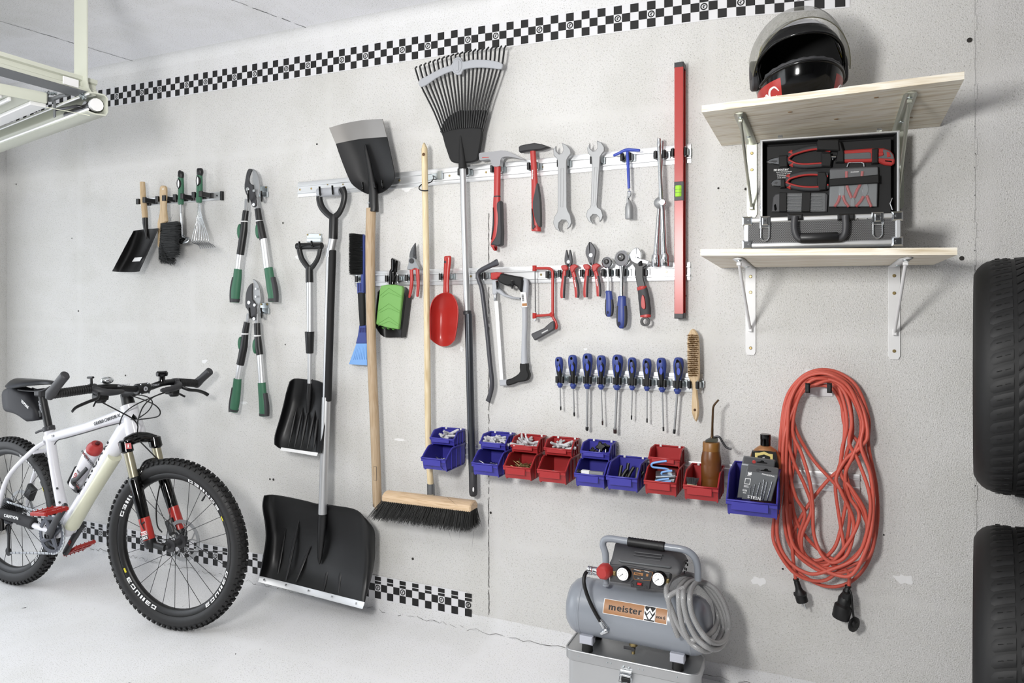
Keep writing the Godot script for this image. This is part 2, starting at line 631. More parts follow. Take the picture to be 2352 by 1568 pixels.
func shell() -> void:
	var edge := P(2238,300,0).x
	var back := 5.2
	var right := 3.2
	var left := -4.0
	var b := nb()
	b.bx(Vector3((left - 0.3 + edge) / 2,TOP / 2,-0.11),Vector3(edge - left + 0.3,TOP + 0.4,0.22),0.0)
	wall = structure("wall_back",b,M.plaster)
	b = nb()
	b.bx(Vector3((edge + right + 0.3) / 2,TOP / 2,-0.1225),Vector3(right + 0.3 - edge,TOP + 0.4,0.24),0.0)
	recess = structure("wall_back_recess",b,M.plaster_side)
	# ragged edge of the thicker plaster
	b = nb()
	for i in 60:
		var y := TOP * i / 60.0
		b.bx(Vector3(edge + rng.randf_range(-0.002,0.004),y + 0.02,-0.003),Vector3(0.007,0.045,0.005),0.001)
	structure("trim_1",b,M.plaster)
	b = nb()
	b.bx(Vector3(-0.4,-0.1,back / 2 - 0.2),Vector3(8.0,0.2,back + 0.8),0.0)
	ground = structure("floor",b,M.floor_paint)
	b = nb()
	b.bx(Vector3(-0.4,TOP + 0.1,back / 2 - 0.2),Vector3(8.0,0.2,back + 0.8),0.0)
	ceiling = structure("ceiling",b,M.ceiling_paint)
	b = nb()
	b.bx(Vector3(right + 0.1,TOP / 2,back / 2),Vector3(0.2,TOP,back),0.0)
	structure("wall_right_unseen",b,M.unseen_wall_grey)  # out of view, set far off and grey to keep the lower right darker
	b = nb()
	b.bx(Vector3(-0.4,TOP / 2,back + 0.1),Vector3(7.6,TOP,0.2),0.0)
	structure("wall_front_unseen",b,M.unseen_wall_grey)  # unseen wall behind the viewer, grey so that less light bounces back
	# door side: pillar, lintel and the far pier leave the door opening free
	b = nb()
	b.bx(Vector3(left - 0.12,TOP / 2,0.2),Vector3(0.24,TOP,0.4),0.0)
	b.bx(Vector3(left - 0.12,TOP - 0.1,1.75),Vector3(0.24,0.2,2.7),0.0)
	b.bx(Vector3(left - 0.12,TOP / 2,(3.1 + back) / 2),Vector3(0.24,TOP,back - 3.1),0.0)
	structure("wall_left",b,M.plaster)
	b = nb()
	b.bx(Vector3(-8.5,-0.11,2.0),Vector3(8.6,0.2,12),0.0)
	structure("ground_outside",b,M.plaster_side)
	# white floor paint run up the foot of the wall, ceiling paint run down from the top
	b = nb()
	var pts := PackedVector2Array()
	for i in 121:
		var x := lerpf(left,edge,i / 120.0)
		pts.append(Vector2(x,0.06 + rng.randf_range(-0.002,0.002)))
	pts.append(Vector2(edge,-0.01))
	pts.append(Vector2(left,-0.01))
	b.plate(pts,-0.002,0.0012,0.0)
	structure("baseboard_back",b,M.white_paint)
	b = nb()
	pts = PackedVector2Array()
	var yl := P(240,210,0)
	var yr := P(1500,2,0)
	for i in 121:
		var x := lerpf(left,edge,i / 120.0)
		pts.append(Vector2(x,lerpf(yl.y,yr.y,(x - yl.x) / (yr.x - yl.x)) - 0.01 + rng.randf_range(-0.003,0.003)))
	pts.append(Vector2(edge,TOP))
	pts.append(Vector2(left,TOP))
	b.plate(pts,-0.002,0.0012,0.0)
	structure("trim_2",b,M.white_paint)
	# soft fillet between wall and ceiling
	b = nb()
	pts = PackedVector2Array()
	for i in 9:
		var a := PI / 2 * i / 8.0
		pts.append(Vector2(0.055 - 0.055 * sin(a),-0.055 + 0.055 * cos(a) - 0.055 + 0.055))
	b.xf = Transform3D(Basis(Vector3(0,0,1),Vector3(0,1,0),Vector3(-1,0,0)),Vector3(0,TOP,0))
	var rows := []
	for x in [left,edge]:
		var row := []
		for i in 9:
			var a := PI / 2 * i / 8.0
			row.append(Vector3(0.05 - 0.05 * cos(a),-0.05 + 0.05 * sin(a),-x))
		rows.append(row)
	b.sheet(rows,0.002,Vector3(1,-1,0))
	structure("trim_3",b,M.white_paint)

# ---- checkered tape along the top and the foot of the wall -----------------
# centres: places on the tape's middle line; anchor: an emblem's place; columns counted from it
func tape(label: String,centres: Array,anchor: float,first: int,last: int,six_first: bool,lined: bool,x_end: float) -> void:
	var s := 0.029
	var pts := []
	for i in range(0,centres.size(),2):
		pts.append(P(centres[i],centres[i + 1],0.0))
	var yof := func(x: float) -> float:
		var n := pts.size()
		for i in n - 1:
			if x <= pts[i + 1].x or i == n - 2:
				return lerpf(pts[i].y,pts[i + 1].y,(x - pts[i].x) / (pts[i + 1].x - pts[i].x))
		return pts[0].y
	var x0 := P(anchor,700,0).x
	var t := thing("checkered_tape",label,"tape",Vector3(x0,yof.call(x0),0.001),"checkered tape strips")
	var b := nb(t)
	var rows := [[],[]]
	for i in range(first,last + 1):
		var x: float = x0 + (i - 0.5) * s if i < last else x_end
		rows[0].append(Vector3(x,yof.call(x) + 1.62 * s,0.0021))
		rows[1].append(Vector3(x,yof.call(x) - 1.62 * s,0.0021))
	b.sheet(rows,0.0012)
	part(t,"backing",b,M.vinyl_white)
	b = nb(t)
	for i in range(first,last):
		var cx := x0 + i * s
		var cells := [1,-1] if posmod(i,2) == 0 else [0]
		for r in cells:
			var q := []
			for d in [[-0.5,-0.5],[0.5,-0.5],[0.5,0.5],[-0.5,0.5]]:
				var x: float = cx + d[0] * s
				q.append(Vector3(x,yof.call(x) + (r + d[1]) * s,0.00235))
			if lined and r == 1:
				var m0: Vector3 = q[0].lerp(q[3],0.36)
				var m1: Vector3 = q[1].lerp(q[2],0.36)
				var n0: Vector3 = q[0].lerp(q[3],0.46)
				var n1: Vector3 = q[1].lerp(q[2],0.46)
				b.quad(q[0],q[1],m1,m0)
				b.quad(n0,n1,q[2],q[3])
			else:
				b.quad(q[0],q[1],q[2],q[3])
		var m := posmod(i,10)
		if m == 0 or m == (6 if six_first else 4):
			var e := nb(t)
			var c := Vector3(cx,yof.call(cx),0.00235)
			for j in 16:
				var a0 := TAU * j / 16
				var a1 := TAU * (j + 1) / 16
				var d0 := Vector3(cos(a0),sin(a0),0)
				var d1 := Vector3(cos(a1),sin(a1),0)
				e.quad(c + d0 * s * 0.27,c + d0 * s * 0.41,c + d1 * s * 0.41,c + d1 * s * 0.27)
			# winged arrow inside the ring
			for w in [[-0.2,0.0,-0.02,-0.2,0.06,-0.2,-0.02,0.06],[-0.02,-0.05,0.2,0.12,0.14,0.2,-0.06,0.03],[-0.12,0.1,0.0,0.08,0.06,0.2,-0.04,0.2]]:
				var z := []
				for h in 4:
					z.append(c + Vector3(w[2 * h] * s,w[2 * h + 1] * s,0))
				e.quad(z[0],z[1],z[2],z[3])
			part(t,"emblem",e,M.print_black)
	part(t,"check_print",b,M.print_black)

func tapes() -> void:
	var x_left := -4.0
	var s := 0.029
	var n := int((P(231.4,700,0).x - x_left) / s)
	tape("long black and white checkered tape under the ceiling",[-10.0,268.0,67.0,254.8,231.4,227.5,637.4,161.5,1045.4,95.8,1667.0,8.6,1950.0,-18.0],231.4,-n,int((P(1952,10,0).x - P(231.4,700,0).x) / s) + 1,false,false,P(1952,10,0).x)
	n = int((P(1014.4,1300,0).x - x_left) / s)
	tape("short black and white checkered tape low on the wall behind the bicycle",[20.0,1181.0,79.0,1193.0,204.7,1218.2,475.6,1272.5,872.0,1349.2,1014.4,1376.5],1014.4,-n,5,false,true,P(1072.5,1385,0).x)

func jag(b: B,from: Vector3,to: Vector3,along: Vector3,w: float,wobble: float,n: int,up: Vector3,gaps := 0.0) -> void:
	var side := (to - from).cross(up).normalized()
	var last := from
	var f := noise(0.35,3,FastNoiseLite.TYPE_SIMPLEX,int(from.x * 977))
	for i in range(1,n + 1):
		var p := from.lerp(to,float(i) / n) + side * f.get_noise_1d(i) * wobble
		if rng.randf() > gaps:
			var h := w * rng.randf_range(0.5,1.2)
			b.quad(last - side * h + up * 0.0015,p - side * h + up * 0.0015,p + side * h + up * 0.0015,last + side * h + up * 0.0015)
			b.quad(last + side * h + up * 0.0015,p + side * h + up * 0.0015,p - side * h + up * 0.0015,last - side * h + up * 0.0015)
		last = p

func wall_marks() -> void:
	var dark := mat("crack_dark",Color(0.2,0.19,0.18),0.95)
	var soil := mat("dirt_grey",Color(0.52,0.51,0.5),0.95)
	var patch := mat("filler_white",Color(0.9,0.9,0.9),0.95)
	var z := Vector3(0,0,1)
	var b := nb()
	jag(b,P(1123,490,0),P(1123,1180,0),z,0.0013,0.002,90,z,0.12)
	jag(b,P(1123,1180,0),P(1123,1412,0),z,0.0012,0.002,40,z,0.12)
	part(wall,"crack",b,dark)
	b = nb()
	jag(b,on_floor(1080,1452) + Vector3(0,0.012,-1e-3),Vector3(P(190,1270,0).x,0.016,0),z,0.001,0.014,150,z,0.25)
	jag(b,on_floor(1080,1452) + Vector3(0,0.012,0),Vector3(0.38,0.02,0),z,0.001,0.012,60,z,0.25)
	part(wall,"crack",b,soil)
	# ceiling slab joints
	b = nb()
	for q in [[535,0,727,72],[-60,30,340,150],[0,132,86,155]]:
		var pa := []
		for e in [[q[0],q[1]],[q[2],q[3]]]:
			var a: float = (e[0] - CX) / F
			var tt: float = (TOP - EYE) * F / (HY - e[1])
			pa.append(Vector3(tt * (a * cs - sn),TOP,DIST - tt * (cs + a * sn)))
		var d: Vector3 = (pa[0] - pa[1]).normalized()
		jag(b,pa[1],pa[1] + d * 2.6,z,0.0016,0.004,120,Vector3(0,-1,0),0.2)
	part(ceiling,"crack",b,dark)
	# drill holes and old screws
	for q in [[2227,92,5.5],[2209,593,5.0],[1650,432,2.6],[1713,434,3.5],[728,331,3.2],[2030,1228,2.0],[2281,905,1.8],[1127,1177,3.6],[165,547,2.2],[37,423,3.0],[655,791,2.2],[1574,679,3.0],[948,1283,4.0],[620,1100,3.2],[628,1101,4.0],[1798,1306,2.4],[650,512,3.0],[288,862,3.0],[180,714,3.0]]:
		b = nb()
		var on_recess: bool = q[0] > 2238
		var c := P(q[0],q[1],-0.014 if on_recess else 0.001)
		b.lathe(c,z,[[q[2] * 0.0013,0.0],[q[2] * 0.0013,0.0004]],12)
		part(recess if on_recess else wall,"drill_hole",b,dark)
	# filler dabs on the plaster
	for q in [[2075,1330,22,12],[1742,1334,18,12],[470,830,14,7],[918,1010,26,5],[935,432,26,10],[683,590,10,6],[1060,800,6,9],[1345,802,6,3],[560,925,16,5]]:
		b = nb()
		var c := P(q[0],q[1],0.0006)
		var pts := PackedVector2Array()
		for i in 14:
			var r := rng.randf_range(0.55,1.15)
			pts.append(Vector2(c.x + cos(TAU * i / 14) * q[2] * 0.0013 * r,c.y + sin(TAU * i / 14) * q[3] * 0.0013 * r))
		b.plate(smooth(pts,2),-0.001,0.0011,0.0)
		part(wall,"filler_patch",b,patch)
	# chips and dirt on the painted floor
	b = nb()
	var d := nb()
	for i in 110:
		var p := Vector3(rng.randf_range(-3.2,-0.1),0.0006,rng.randf_range(0.02,1.2))
		var n := 5 + rng.randi() % 3
		var r := rng.randf_range(0.0015,0.006) * (2.4 if i % 17 == 0 else 1.0)
		var last := Vector3.ZERO
		var ang := rng.randf() * TAU
		for j in n + 1:
			var a := TAU * j / n
			var v := Vector3(cos(a),0,sin(a) * 0.45).rotated(Vector3.UP,ang) * r * (0.6 + 0.4 * sin(j * 2.3 + i))
			if j > 0:
				(b if i % 4 == 0 else d).tri(p,p + v,p + last)
			last = v
	part(ground,"paint_chip",b,dark)
	part(ground,"dirt_fleck",d,soil)

# ---- the open garage door: end of its track, strap from the ceiling, door panel ----
func on_plane(u: float,v: float,p: Vector3,n: Vector3) -> Vector3:
	var a := (u - CX) / F
	var d := Vector3(a * cs - sn,(HY - v) / F,-(cs + a * sn))
	var e := Vector3(0,EYE,DIST)
	return e + d * ((p - e).dot(n) / d.dot(n))

func door_gear() -> void:
	var e := Vector3(-2.109,1.834,0.87)
	var d := Vector3(-0.79,0,-0.19).normalized()       # along the track,away from the viewer
	var n := Vector3(0.19,0,-0.79).normalized()
	n = -n if n.z < 0 else n                              # from the track towards the room
	n = Vector3(-d.z,0,d.x) if Vector3(-d.z,0,d.x).z > 0 else Vector3(d.z,0,-d.x)
	var t := thing("garage_door_track","white steel channel of the overhead garage door hanging from a ceiling strap","door track",e)
	# profile in (n, y): a C open to the room
	var b := nb(t)
	var prof := [[0.022,0.0],[0.0,-0.004],[-0.03,-0.002],[-0.034,0.006],[-0.034,0.05],[-0.028,0.057],[0.0,0.058],[0.02,0.054]]
	var rows := []
	for s in [0.0,1.75]:
		var row := []
		for q in prof:
			row.append(e + d * s + n * q[0] + Vector3(0,q[1],0))
		rows.append(row)
	b.sheet(rows,0.0045,n)
	part(t,"channel",b,M.door_white)
	b = nb(t)
	for q in [[0.021,0.004,0.004],[0.019,0.053,0.003]]:
		b.tube([e + n * q[0] + Vector3(0,q[1],0),e + n * q[0] + Vector3(0,q[1],0) + d * 1.75],q[2],q[2],8)
	part(t,"rolled_lip",b,M.white_plastic)
	b = nb(t)
	b.lathe(e - n * 0.01 + Vector3(0,0.027,0) + d * 0.03,d,[[0.017,0.0],[0.018,0.02],[0.014,0.024],[0.014,0.2],[0.006,0.21]],18)
	part(t,"end_buffer",b,M.dark_steel)
	b = nb(t)
	b.lathe(e - n * 0.01 + Vector3(0,0.027,0) + d * 0.012,d,[[0.0205,0.0],[0.0205,0.014],[0.016,0.022]],12)
	part(t,"buffer_ring",b,M.white_plastic)
	# strap: from the ceiling straight down, its foot bent to the track
	b = nb(t)
	var pu := on_plane(184,0,e,Vector3(0,0,1))
	var pw := on_plane(213,0,e,Vector3(0,0,1))
	var x0 := pu.x
	var x1 := pw.x
	var strip := []
	for q in [[TOP,0.0],[2.0,0.0],[1.93,0.0],[1.908,0.004],[1.894,0.014],[1.888,0.03]]:
		strip.append([Vector3(x0,q[0],e.z + 0.02 - q[1]),Vector3(x1,q[0],e.z + 0.02 - q[1])])
	b.sheet(strip,0.004,Vector3(0,0,1))
	part(t,"ceiling_strap",b,M.door_white)
	b = nb(t)
	b.lathe(on_plane(193,222,e + n * 0.02,n),n,[[0.011,-0.004],[0.011,0.004],[0.007,0.004],[0.007,0.012]],6)
	part(t,"bolt",b,M.zinc)
	# cross bar from the track's end over to the other track
	b = nb(t)
	var c0 := e + Vector3(-0.05,0.075,0.0)
	var bar := PackedVector2Array()
	for q in [[-0.02,0.0],[0.02,0.0],[0.02,0.012],[0.012,0.016],[0.012,0.03],[0.02,0.034],[0.02,0.046],[-0.02,0.046]]:
		bar.append(Vector2(q[0],q[1]))
	b.xf = Transform3D(Basis(),Vector3(c0.x,c0.y - 0.01,0))
	b.plate(bar,e.z - 0.03,2.2,0.0008)
	part(t,"cross_bar",b,M.door_white)
	b = nb(t)
	b.bx(Vector3(c0.x - 0.005,c0.y - 0.014,1.35),Vector3(0.075,0.004,0.96),0.001)
	part(t,"dark_strip",b,M.mid_grey)  # dark band along the underside of the cross bar
	b = nb(t)
	b.bx(Vector3(c0.x + 0.022,c0.y + 0.006,0.93),Vector3(0.004,0.024,0.05),0.001)
	part(t,"clamp_plate",b,M.white_plastic)
	# the door itself, lying open under the ceiling
	var y := 1.885
	var g := thing("garage_door","open white garage door panel with lengthwise ridges under the ceiling","garage door",e + d * 0.3 + n * 0.3)
	b = nb(g)
	b.bx(e + d * (0.23 + 0.7) + n * (0.05 + 0.55) + Vector3(0,y - e.y + 0.02,0),Vector3(1.4,0.035,1.1),0.004,Basis(d,Vector3.UP,d.cross(Vector3.UP)))
	part(g,"panel",b,M.door_white)
	for q in [[0.075,0.05,0.012],[0.155,0.012,0.012],[0.18,0.012,0.008],[0.2,0.008,0.012],[0.34,0.012,0.012],[0.37,0.012,0.008]]:
		b = nb(g)
		b.bx(e + d * (0.24 + 0.68) + n * q[0] + Vector3(0,y - e.y - q[2] / 2 + 0.003,0),Vector3(1.36,q[2],q[1]),0.003,Basis(d,Vector3.UP,d.cross(Vector3.UP)))
		part(g,"ridge",b,M.white_plastic)
	# roller bracket, roller and lifting cable
	var h := thing("door_roller","grey roller bracket with a wheel running in the door track","roller",e + d * 0.2 + Vector3(0,0.05,0))
	b = nb(h)
	k(0,130,0.1403)
	var pn := e + n * 0.035
	var at := func(x: float,yy: float) -> Vector3:
		return on_plane(kx + x * ks,ky + yy * ks,pn,n)
	var m0: Vector3 = at.call(895,865)
	b.bx(m0,Vector3(0.014,0.052,0.004),0.001,Basis(d,Vector3.UP,d.cross(Vector3.UP)))
	b.tube(curve([at.call(890,745),at.call(850,700),at.call(800,700),at.call(770,640),at.call(800,590)],5),0.008,0.003,8,n)
	b.tube([at.call(880,690),at.call(1000,640),at.call(1100,620)],0.006,0.008,8,n)
	part(h,"bracket",b,M.mid_grey)
	for q in [[700,640],[745,615],[770,600],[905,600],[855,610]]:
		b = nb(h)
		b.lathe(at.call(q[0],q[1]),n,[[0.005,-0.004],[0.005,0.006],[0.0025,0.006],[0.0025,0.012]],6)
		part(h,"bolt",b,M.zinc)
	b = nb(h)
	var wc := e + d * 0.085 + Vector3(0,0.028,0)
	b.lathe(wc - n * 0.014,n,[[0.012,0.0],[0.0205,0.001],[0.0215,0.005],[0.0205,0.011],[0.012,0.012]],22)
	part(h,"wheel",b,M.light_grey)
	b = nb(h)
	b.tube([wc,wc + n * 0.02,m0 - n * 0.004],0.005,0.005,8)
	part(h,"axle",b,M.dark_steel)
	b = nb(h)
	b.tube([on_plane(-30,223,e + n * 0.06,n),on_plane(110,247,e + n * 0.05,n),on_plane(206,265,e + n * 0.03,n)],0.0011,0.0011,6)
	part(h,"lifting_cable",b,M.cream)

# ---- aluminium rails ---------------------------------------------------------
# corners: top left, top right, bottom right, bottom left, as they show on the wall
func rail(label: String,c: Array,screws: Array,deep := 0.012,group := "aluminium tool rails") -> Node3D:
	var p := []
	for i in 4:
		p.append(P(c[2 * i],c[2 * i + 1],deep * 0.6))
	var t := thing("tool_rail",label,"rail",Vector3((p[0].x + p[1].x) / 2,p[3].y,0.001),group)
	var a: Vector3 = (p[0] + p[3]) / 2
	var e: Vector3 = (p[1] + p[2]) / 2
	var h: float = ((p[0].y - p[3].y) + (p[1].y - p[2].y)) / 2
	var dx := (e - a).normalized()
	var len := a.distance_to(e)
	var up := Vector3(0,0,1).cross(dx)
	# profile across the height: raised lips, recessed channel
	var prof := [[-0.5,0.0],[-0.5,0.5],[-0.46,0.55],[-0.3,0.55],[-0.27,1.0],[-0.2,1.0],[-0.17,0.35],[0.17,0.35],[0.2,1.0],[0.27,1.0],[0.3,0.55],[0.46,0.55],[0.5,0.5],[0.5,0.0]]
	var b := nb(t)
	var poly := PackedVector2Array()
	for q in prof:
		poly.append(Vector2(q[0] * h,q[1] * deep))
	b.xf = Transform3D(Basis(up,Vector3(0,0,1),dx),a + Vector3(0,0,-deep * 0.6 + 0.001))
	b.plate(poly,0,len,0.0)
	part(t,"profile",b,M.aluminium)
	for x in screws:
		b = nb(t)
		var q := a + dx * (P(x,690,0).x - a.x) / dx.x
		b.lathe(Vector3(q.x,q.y,0.001 + deep * 0.3),Vector3(0,0,1),[[0.0042,0.0],[0.0042,0.0018],[0.003,0.0026]],12)
		part(t,"screw",b,M.brass)
	return t

func rails() -> void:
	rail("long upper aluminium rail that carries the hammers and spanners",[683,418.6,1588,330,1587,373,685,452.7],[691,717,919,1034,1118,1247])
	rail("long middle aluminium rail that carries the pliers and saws",[815,624,1585.5,600.5,1585.5,644.4,815,657],[1083,1244,1531,1570])
	rail("short aluminium rail behind the row of screwdrivers",[1274,845.5,1615.8,858.6,1614,902.5,1276.6,884.4],[])
	rail("aluminium rail mostly hidden behind the storage bins and the cord",[1060,1018,1975,1090,1975,1133,1060,1053],[1697])

# spring clip: zinc bracket with two black rubber rollers that grip a tool
# u, v: middle between the rollers; w: gap between their middles in pixels
func clip(u: float,v: float,w: float,group: String,label: String,hgt := 0.03,deep := 0.034,zb := 0.01) -> Node3D:
	var c := P(u,v,deep)
	var half := (P(u + w / 2,v,deep).x - P(u - w / 2,v,deep).x) / 2
	var t := thing("tool_clip",label,"clip",Vector3(c.x,c.y,zb),group)
	var b := nb(t)
	b.bx(Vector3(c.x + 0.004,c.y,zb + 0.0015),Vector3(half * 2 + 0.024,hgt * 0.85,0.003),0.0008)
	for s in [-1,1]:
		var path := [Vector3(c.x + s * half * 0.6,c.y,zb + 0.002),Vector3(c.x + s * (half + 0.006),c.y,zb + 0.006),Vector3(c.x + s * (half + 0.009),c.y,deep * 0.7),Vector3(c.x + s * (half + 0.002),c.y,deep)]
		b.tube(path,hgt * 0.36,0.0012,8,Vector3(s,0,0.4))
		b.tube([Vector3(c.x + s * half,c.y - hgt * 0.56,deep),Vector3(c.x + s * half,c.y + hgt * 0.56,deep)],0.0025,0.0025,8)
	part(t,"spring_bracket",b,M.zinc)
	for s in [-1,1]:
		b = nb(t)
		b.lathe(Vector3(c.x + s * half,c.y - hgt * 0.44,deep),Vector3.UP,[[0.004,0.0],[0.0066,0.001],[0.0066,hgt * 0.88 - 0.001],[0.004,hgt * 0.88]],14)
		part(t,"roller",b,M.black_plastic)
	return t

# size in metres of one measured pixel at this place
func px(x: float,y: float,z: float) -> float:
	var p := W(x,y,z)
	return ks * (-p.x * sn + (DIST - p.z) * cs) / F
# turned or oval body: centre line x, y, half width in measured pixels
func spin(b: B,a: Array,z: float,flat := 1.0,sides := 16) -> void:
	var path := []
	var r := []
	var rz := []
	for q in a:
		path.append(W(q[0],q[1],z))
		r.append(q[2] * px(q[0],q[1],z))
		rz.append(r[r.size() - 1] * flat)
	b.tube(path,r,rz,sides,Vector3(0,0,1))
# the same with the line and widths smoothed
func spin_smooth(b: B,a: Array,z: float,flat := 1.0,sides := 16,n := 4) -> void:
	var o := []
	var c := a.size()
	for i in c - 1:
		for s in n:
			var row := []
			for d in 3:
				row.append(cubic_interpolate(a[i][d],a[i + 1][d],a[maxi(i - 1,0)][d],a[mini(i + 2,c - 1)][d],float(s) / n))
			o.append(row)
	o.append(a[c - 1])
	spin(b,o,z,flat,sides)
func disc(b: B,x: float,y: float,r: float,z: float,h: float,sides := 18) -> void:
	var m := r * px(x,y,z)
	b.lathe(W(x,y,z),Vector3(0,0,1),[[m,0.0],[m,h * 0.7],[m * 0.85,h]],sides)
# a grid of places x, y, z smoothed into a curved sheet
func patch(rows: Array,n := 4,m := 4) -> Array:
	var fine := []
	for r in rows:
		fine.append(curve(T(r),n))
	var out := []
	for i in fine.size() - 1:
		for s in m:
			var row := []
			for j in fine[0].size():
				row.append((fine[i][j] as Vector3).cubic_interpolate(fine[i + 1][j],fine[maxi(i - 1,0)][j],fine[mini(i + 2,fine.size() - 1)][j],float(s) / m))
			out.append(row)
	out.append(fine[fine.size() - 1])
	return out
func hair(b: B,from: Vector3,to: Vector3,w: float) -> void:
	var d := (to - from).normalized()
	var s := d.cross(Vector3(0.3,0.2,1)).normalized()
	var q := d.cross(s)
	var c := [s * w,(-s * 0.5 + q * 0.87) * w,(-s * 0.5 - q * 0.87) * w]
	for i in 3:
		b.quad(from + c[i],from + c[(i + 1) % 3],to + c[(i + 1) % 3] * 0.4,to + c[i] * 0.4)
func letters(o: Node,s: String,x: float,y: float,z: float,turn: float,h: float,m: Material,wide := 1.0) -> void:
	var r := Vector3(cos(turn),sin(turn),0)
	text(o,s,W(x,y,z),r,Vector3(-r.y,r.x,0),h * px(x,y,z),m,wide)

func left_rack() -> void:
	k(240,370,0.1722)
	var t := thing("tool_rack","black pronged rack holding four hand tools beside the loppers","tool rack",Vector3(W(1000,560,0).x,W(1000,580,0).y,0.0))
	var b := nb(t)
	b.plate(L([470,500,1548,405,1548,516,470,600],0.012),0.0,0.012,0.002)
	part(t,"rail",b,M.aluminium)
	b = nb(t)
	b.plate(L([1540,400,1562,398,1562,518,1540,520],0.014),0.0,0.015,0.001)
	part(t,"end_cap",b,M.black_plastic)
	b = nb(t)
	disc(b,1503,460,11,0.012,0.003)
	part(t,"screw",b,M.dark_steel)
	for q in [[447,538],[535,518],[705,505],[795,493],[940,480],[1040,470],[1190,450],[1285,437]]:
		b = nb(t)
		var f := W(q[0],q[1],0.074)
		b.bx(Vector3(f.x,f.y,0.04),Vector3(0.011,0.02,0.062),0.0015)
		b.bx(Vector3(f.x,f.y,0.074),Vector3(0.017,0.025,0.012),0.002)
		b.bx(Vector3(f.x,f.y,0.016),Vector3(0.02,0.024,0.012),0.002)
		part(t,"prong",b,M.black_plastic)
	# coal shovel
	var z := 0.068
	t = thing("hand_shovel","black steel hand shovel with a ribbed wooden grip and a small white sticker","shovel",W(540,750,z))
	b = nb(t)
	spin(b,[[506,274,20],[506,278,33],[512,400,35],[520,560,37],[527,595,38],[528,605,35],[530,615,38],[531,640,36],[533,652,38],[535,668,36],[536,680,38],[542,756,36]],z,1.0,18)
	part(t,"grip",b,M.beech_up)
	b = nb(t)
	disc(b,484,340,11,z + 0.0085,0.001)
	part(t,"hang_hole",b,M.dark_grey)
	b = nb(t)
	spin(b,[[543,755,37],[545,830,36],[550,880,34],[556,960,22],[560,1040,8]],z,0.9)
	part(t,"socket",b,M.black_plastic)
	b = nb(t)
	b.sheet(patch([[392,930,0.105,420,925,0.075,545,905,0.066,660,898,0.07,716,893,0.1],[330,1045,0.11,372,1075,0.066,520,1060,0.06,630,1045,0.062,690,960,0.1],[240,1215,0.115,300,1255,0.066,430,1250,0.06,540,1245,0.062,585,1200,0.1],[105,1470,0.12,180,1476,0.08,280,1478,0.075,390,1477,0.078,460,1470,0.105]],3,3),0.0018)
	part(t,"blade",b,mat("shovel_black",Color(0.075,0.072,0.075),0.5))
	b = nb(t)
	b.sheet([T([403,1286,0.0665,503,1278,0.0665]),T([367,1340,0.0685,470,1334,0.0685])],0.0006)
	part(t,"sticker",b,M.paper)
	# hand brush
	t = thing("hand_brush","wooden hand brush with long black bristles facing sideways","brush",W(760,800,z))
	b = nb(t)
	b.plate(smooth(L([783,324,812,335,824,365,824,480,818,600,828,720,838,800,800,830,762,850,756,1000,745,1135,716,1135,718,1000,714,830,735,740,748,640,742,480,744,365,755,335],z),2),z - 0.01,z + 0.006,0.004,true)
	part(t,"wooden_back",b,M.beech_up)
	b = nb(t)
	disc(b,782,373,11,z + 0.0056,0.001)
	part(t,"hang_hole",b,M.paper)
	b = nb(t)
	for i in 2600:
		var s := rng.randf()
		var y := lerpf(830,1290,s)
		var x := 745.0 + rng.randf() * 30 - 20 * s
		var from := W(x,y,z + rng.randf_range(-0.022,0.022))
		var reach := rng.randf_range(180,265)
		var to := W(x + reach * (1.0 if s < 0.9 else 0.8),y + rng.randf_range(-35,20) + 70 * s * s * rng.randf() + (70 if s > 0.92 else 0) * rng.randf(),z + rng.randf_range(-0.035,0.05))
		hair(b,from,to,0.0009)
	for i in 500:
		var x := rng.randf_range(722,800)
		hair(b,W(x,rng.randf_range(1090,1290),z + rng.randf_range(-0.02,0.025)),W(x + rng.randf_range(0,180),rng.randf_range(1300,1375),z + rng.randf_range(-0.03,0.04)),0.0009)
	hair(b,W(868,808,z),W(912,708,z + 0.01),0.0006)
	part(t,"bristles",b,M.bristle_black).set_meta("kind","stuff")
	# weeding fork and hand rake with green grips
	var sets := [["weeding_fork","hand weeder with a forked steel blade and green grip",[[1018,132,12],[1015,140,34],[1020,175,42],[1018,212,41],[1016,220,40],[1018,300,42],[1022,400,40],[1018,500,40],[1018,560,40],[1018,578,34]],984,300,2],
		["hand_rake","hand rake with eight fanned steel wire tines and green grip",[[1268,96,14],[1268,104,38],[1275,140,46],[1270,180,41],[1268,190,40],[1268,280,42],[1268,380,42],[1262,470,40],[1262,530,40],[1262,553,34]],1240,262,3]]
	for q in sets:
		t = thing(q[0],q[1],"garden tool",W(q[2][9][0],q[2][9][1],z))
		b = nb(t)
		spin_smooth(b,(q[2] as Array).slice(4),z,0.85)
		part(t,"grip",b,M.green_grip)
		b = nb(t)
		spin_smooth(b,(q[2] as Array).slice(0,5),z,0.85)
		part(t,"end_cap",b,M.black_plastic)
		b = nb(t)
		b.plate(L([q[3],q[4] - 70,q[3] + 20,q[4] - 40,q[3] + 24,q[4],q[3] + 20,q[4] + 40,q[3],q[4] + 70,q[3] - 18,q[4] + 40,q[3] - 22,q[4],q[3] - 18,q[4] - 40],z + 0.014),z + 0.004,z + 0.0155,0.001)
		part(t,"badge",b,M.black_plastic)
		b = nb(t)
		b.plate(L([q[3],q[4] - 55,q[3] + 10,q[4] - 30,q[3] + 12,q[4],q[3] + 10,q[4] + 30,q[3],q[4] + 55,q[3] - 9,q[4] + 30,q[3] - 11,q[4],q[3] - 9,q[4] - 30],z + 0.016),z + 0.01,z + 0.0163,0.0)
		part(t,"badge_print",b,M.paper)
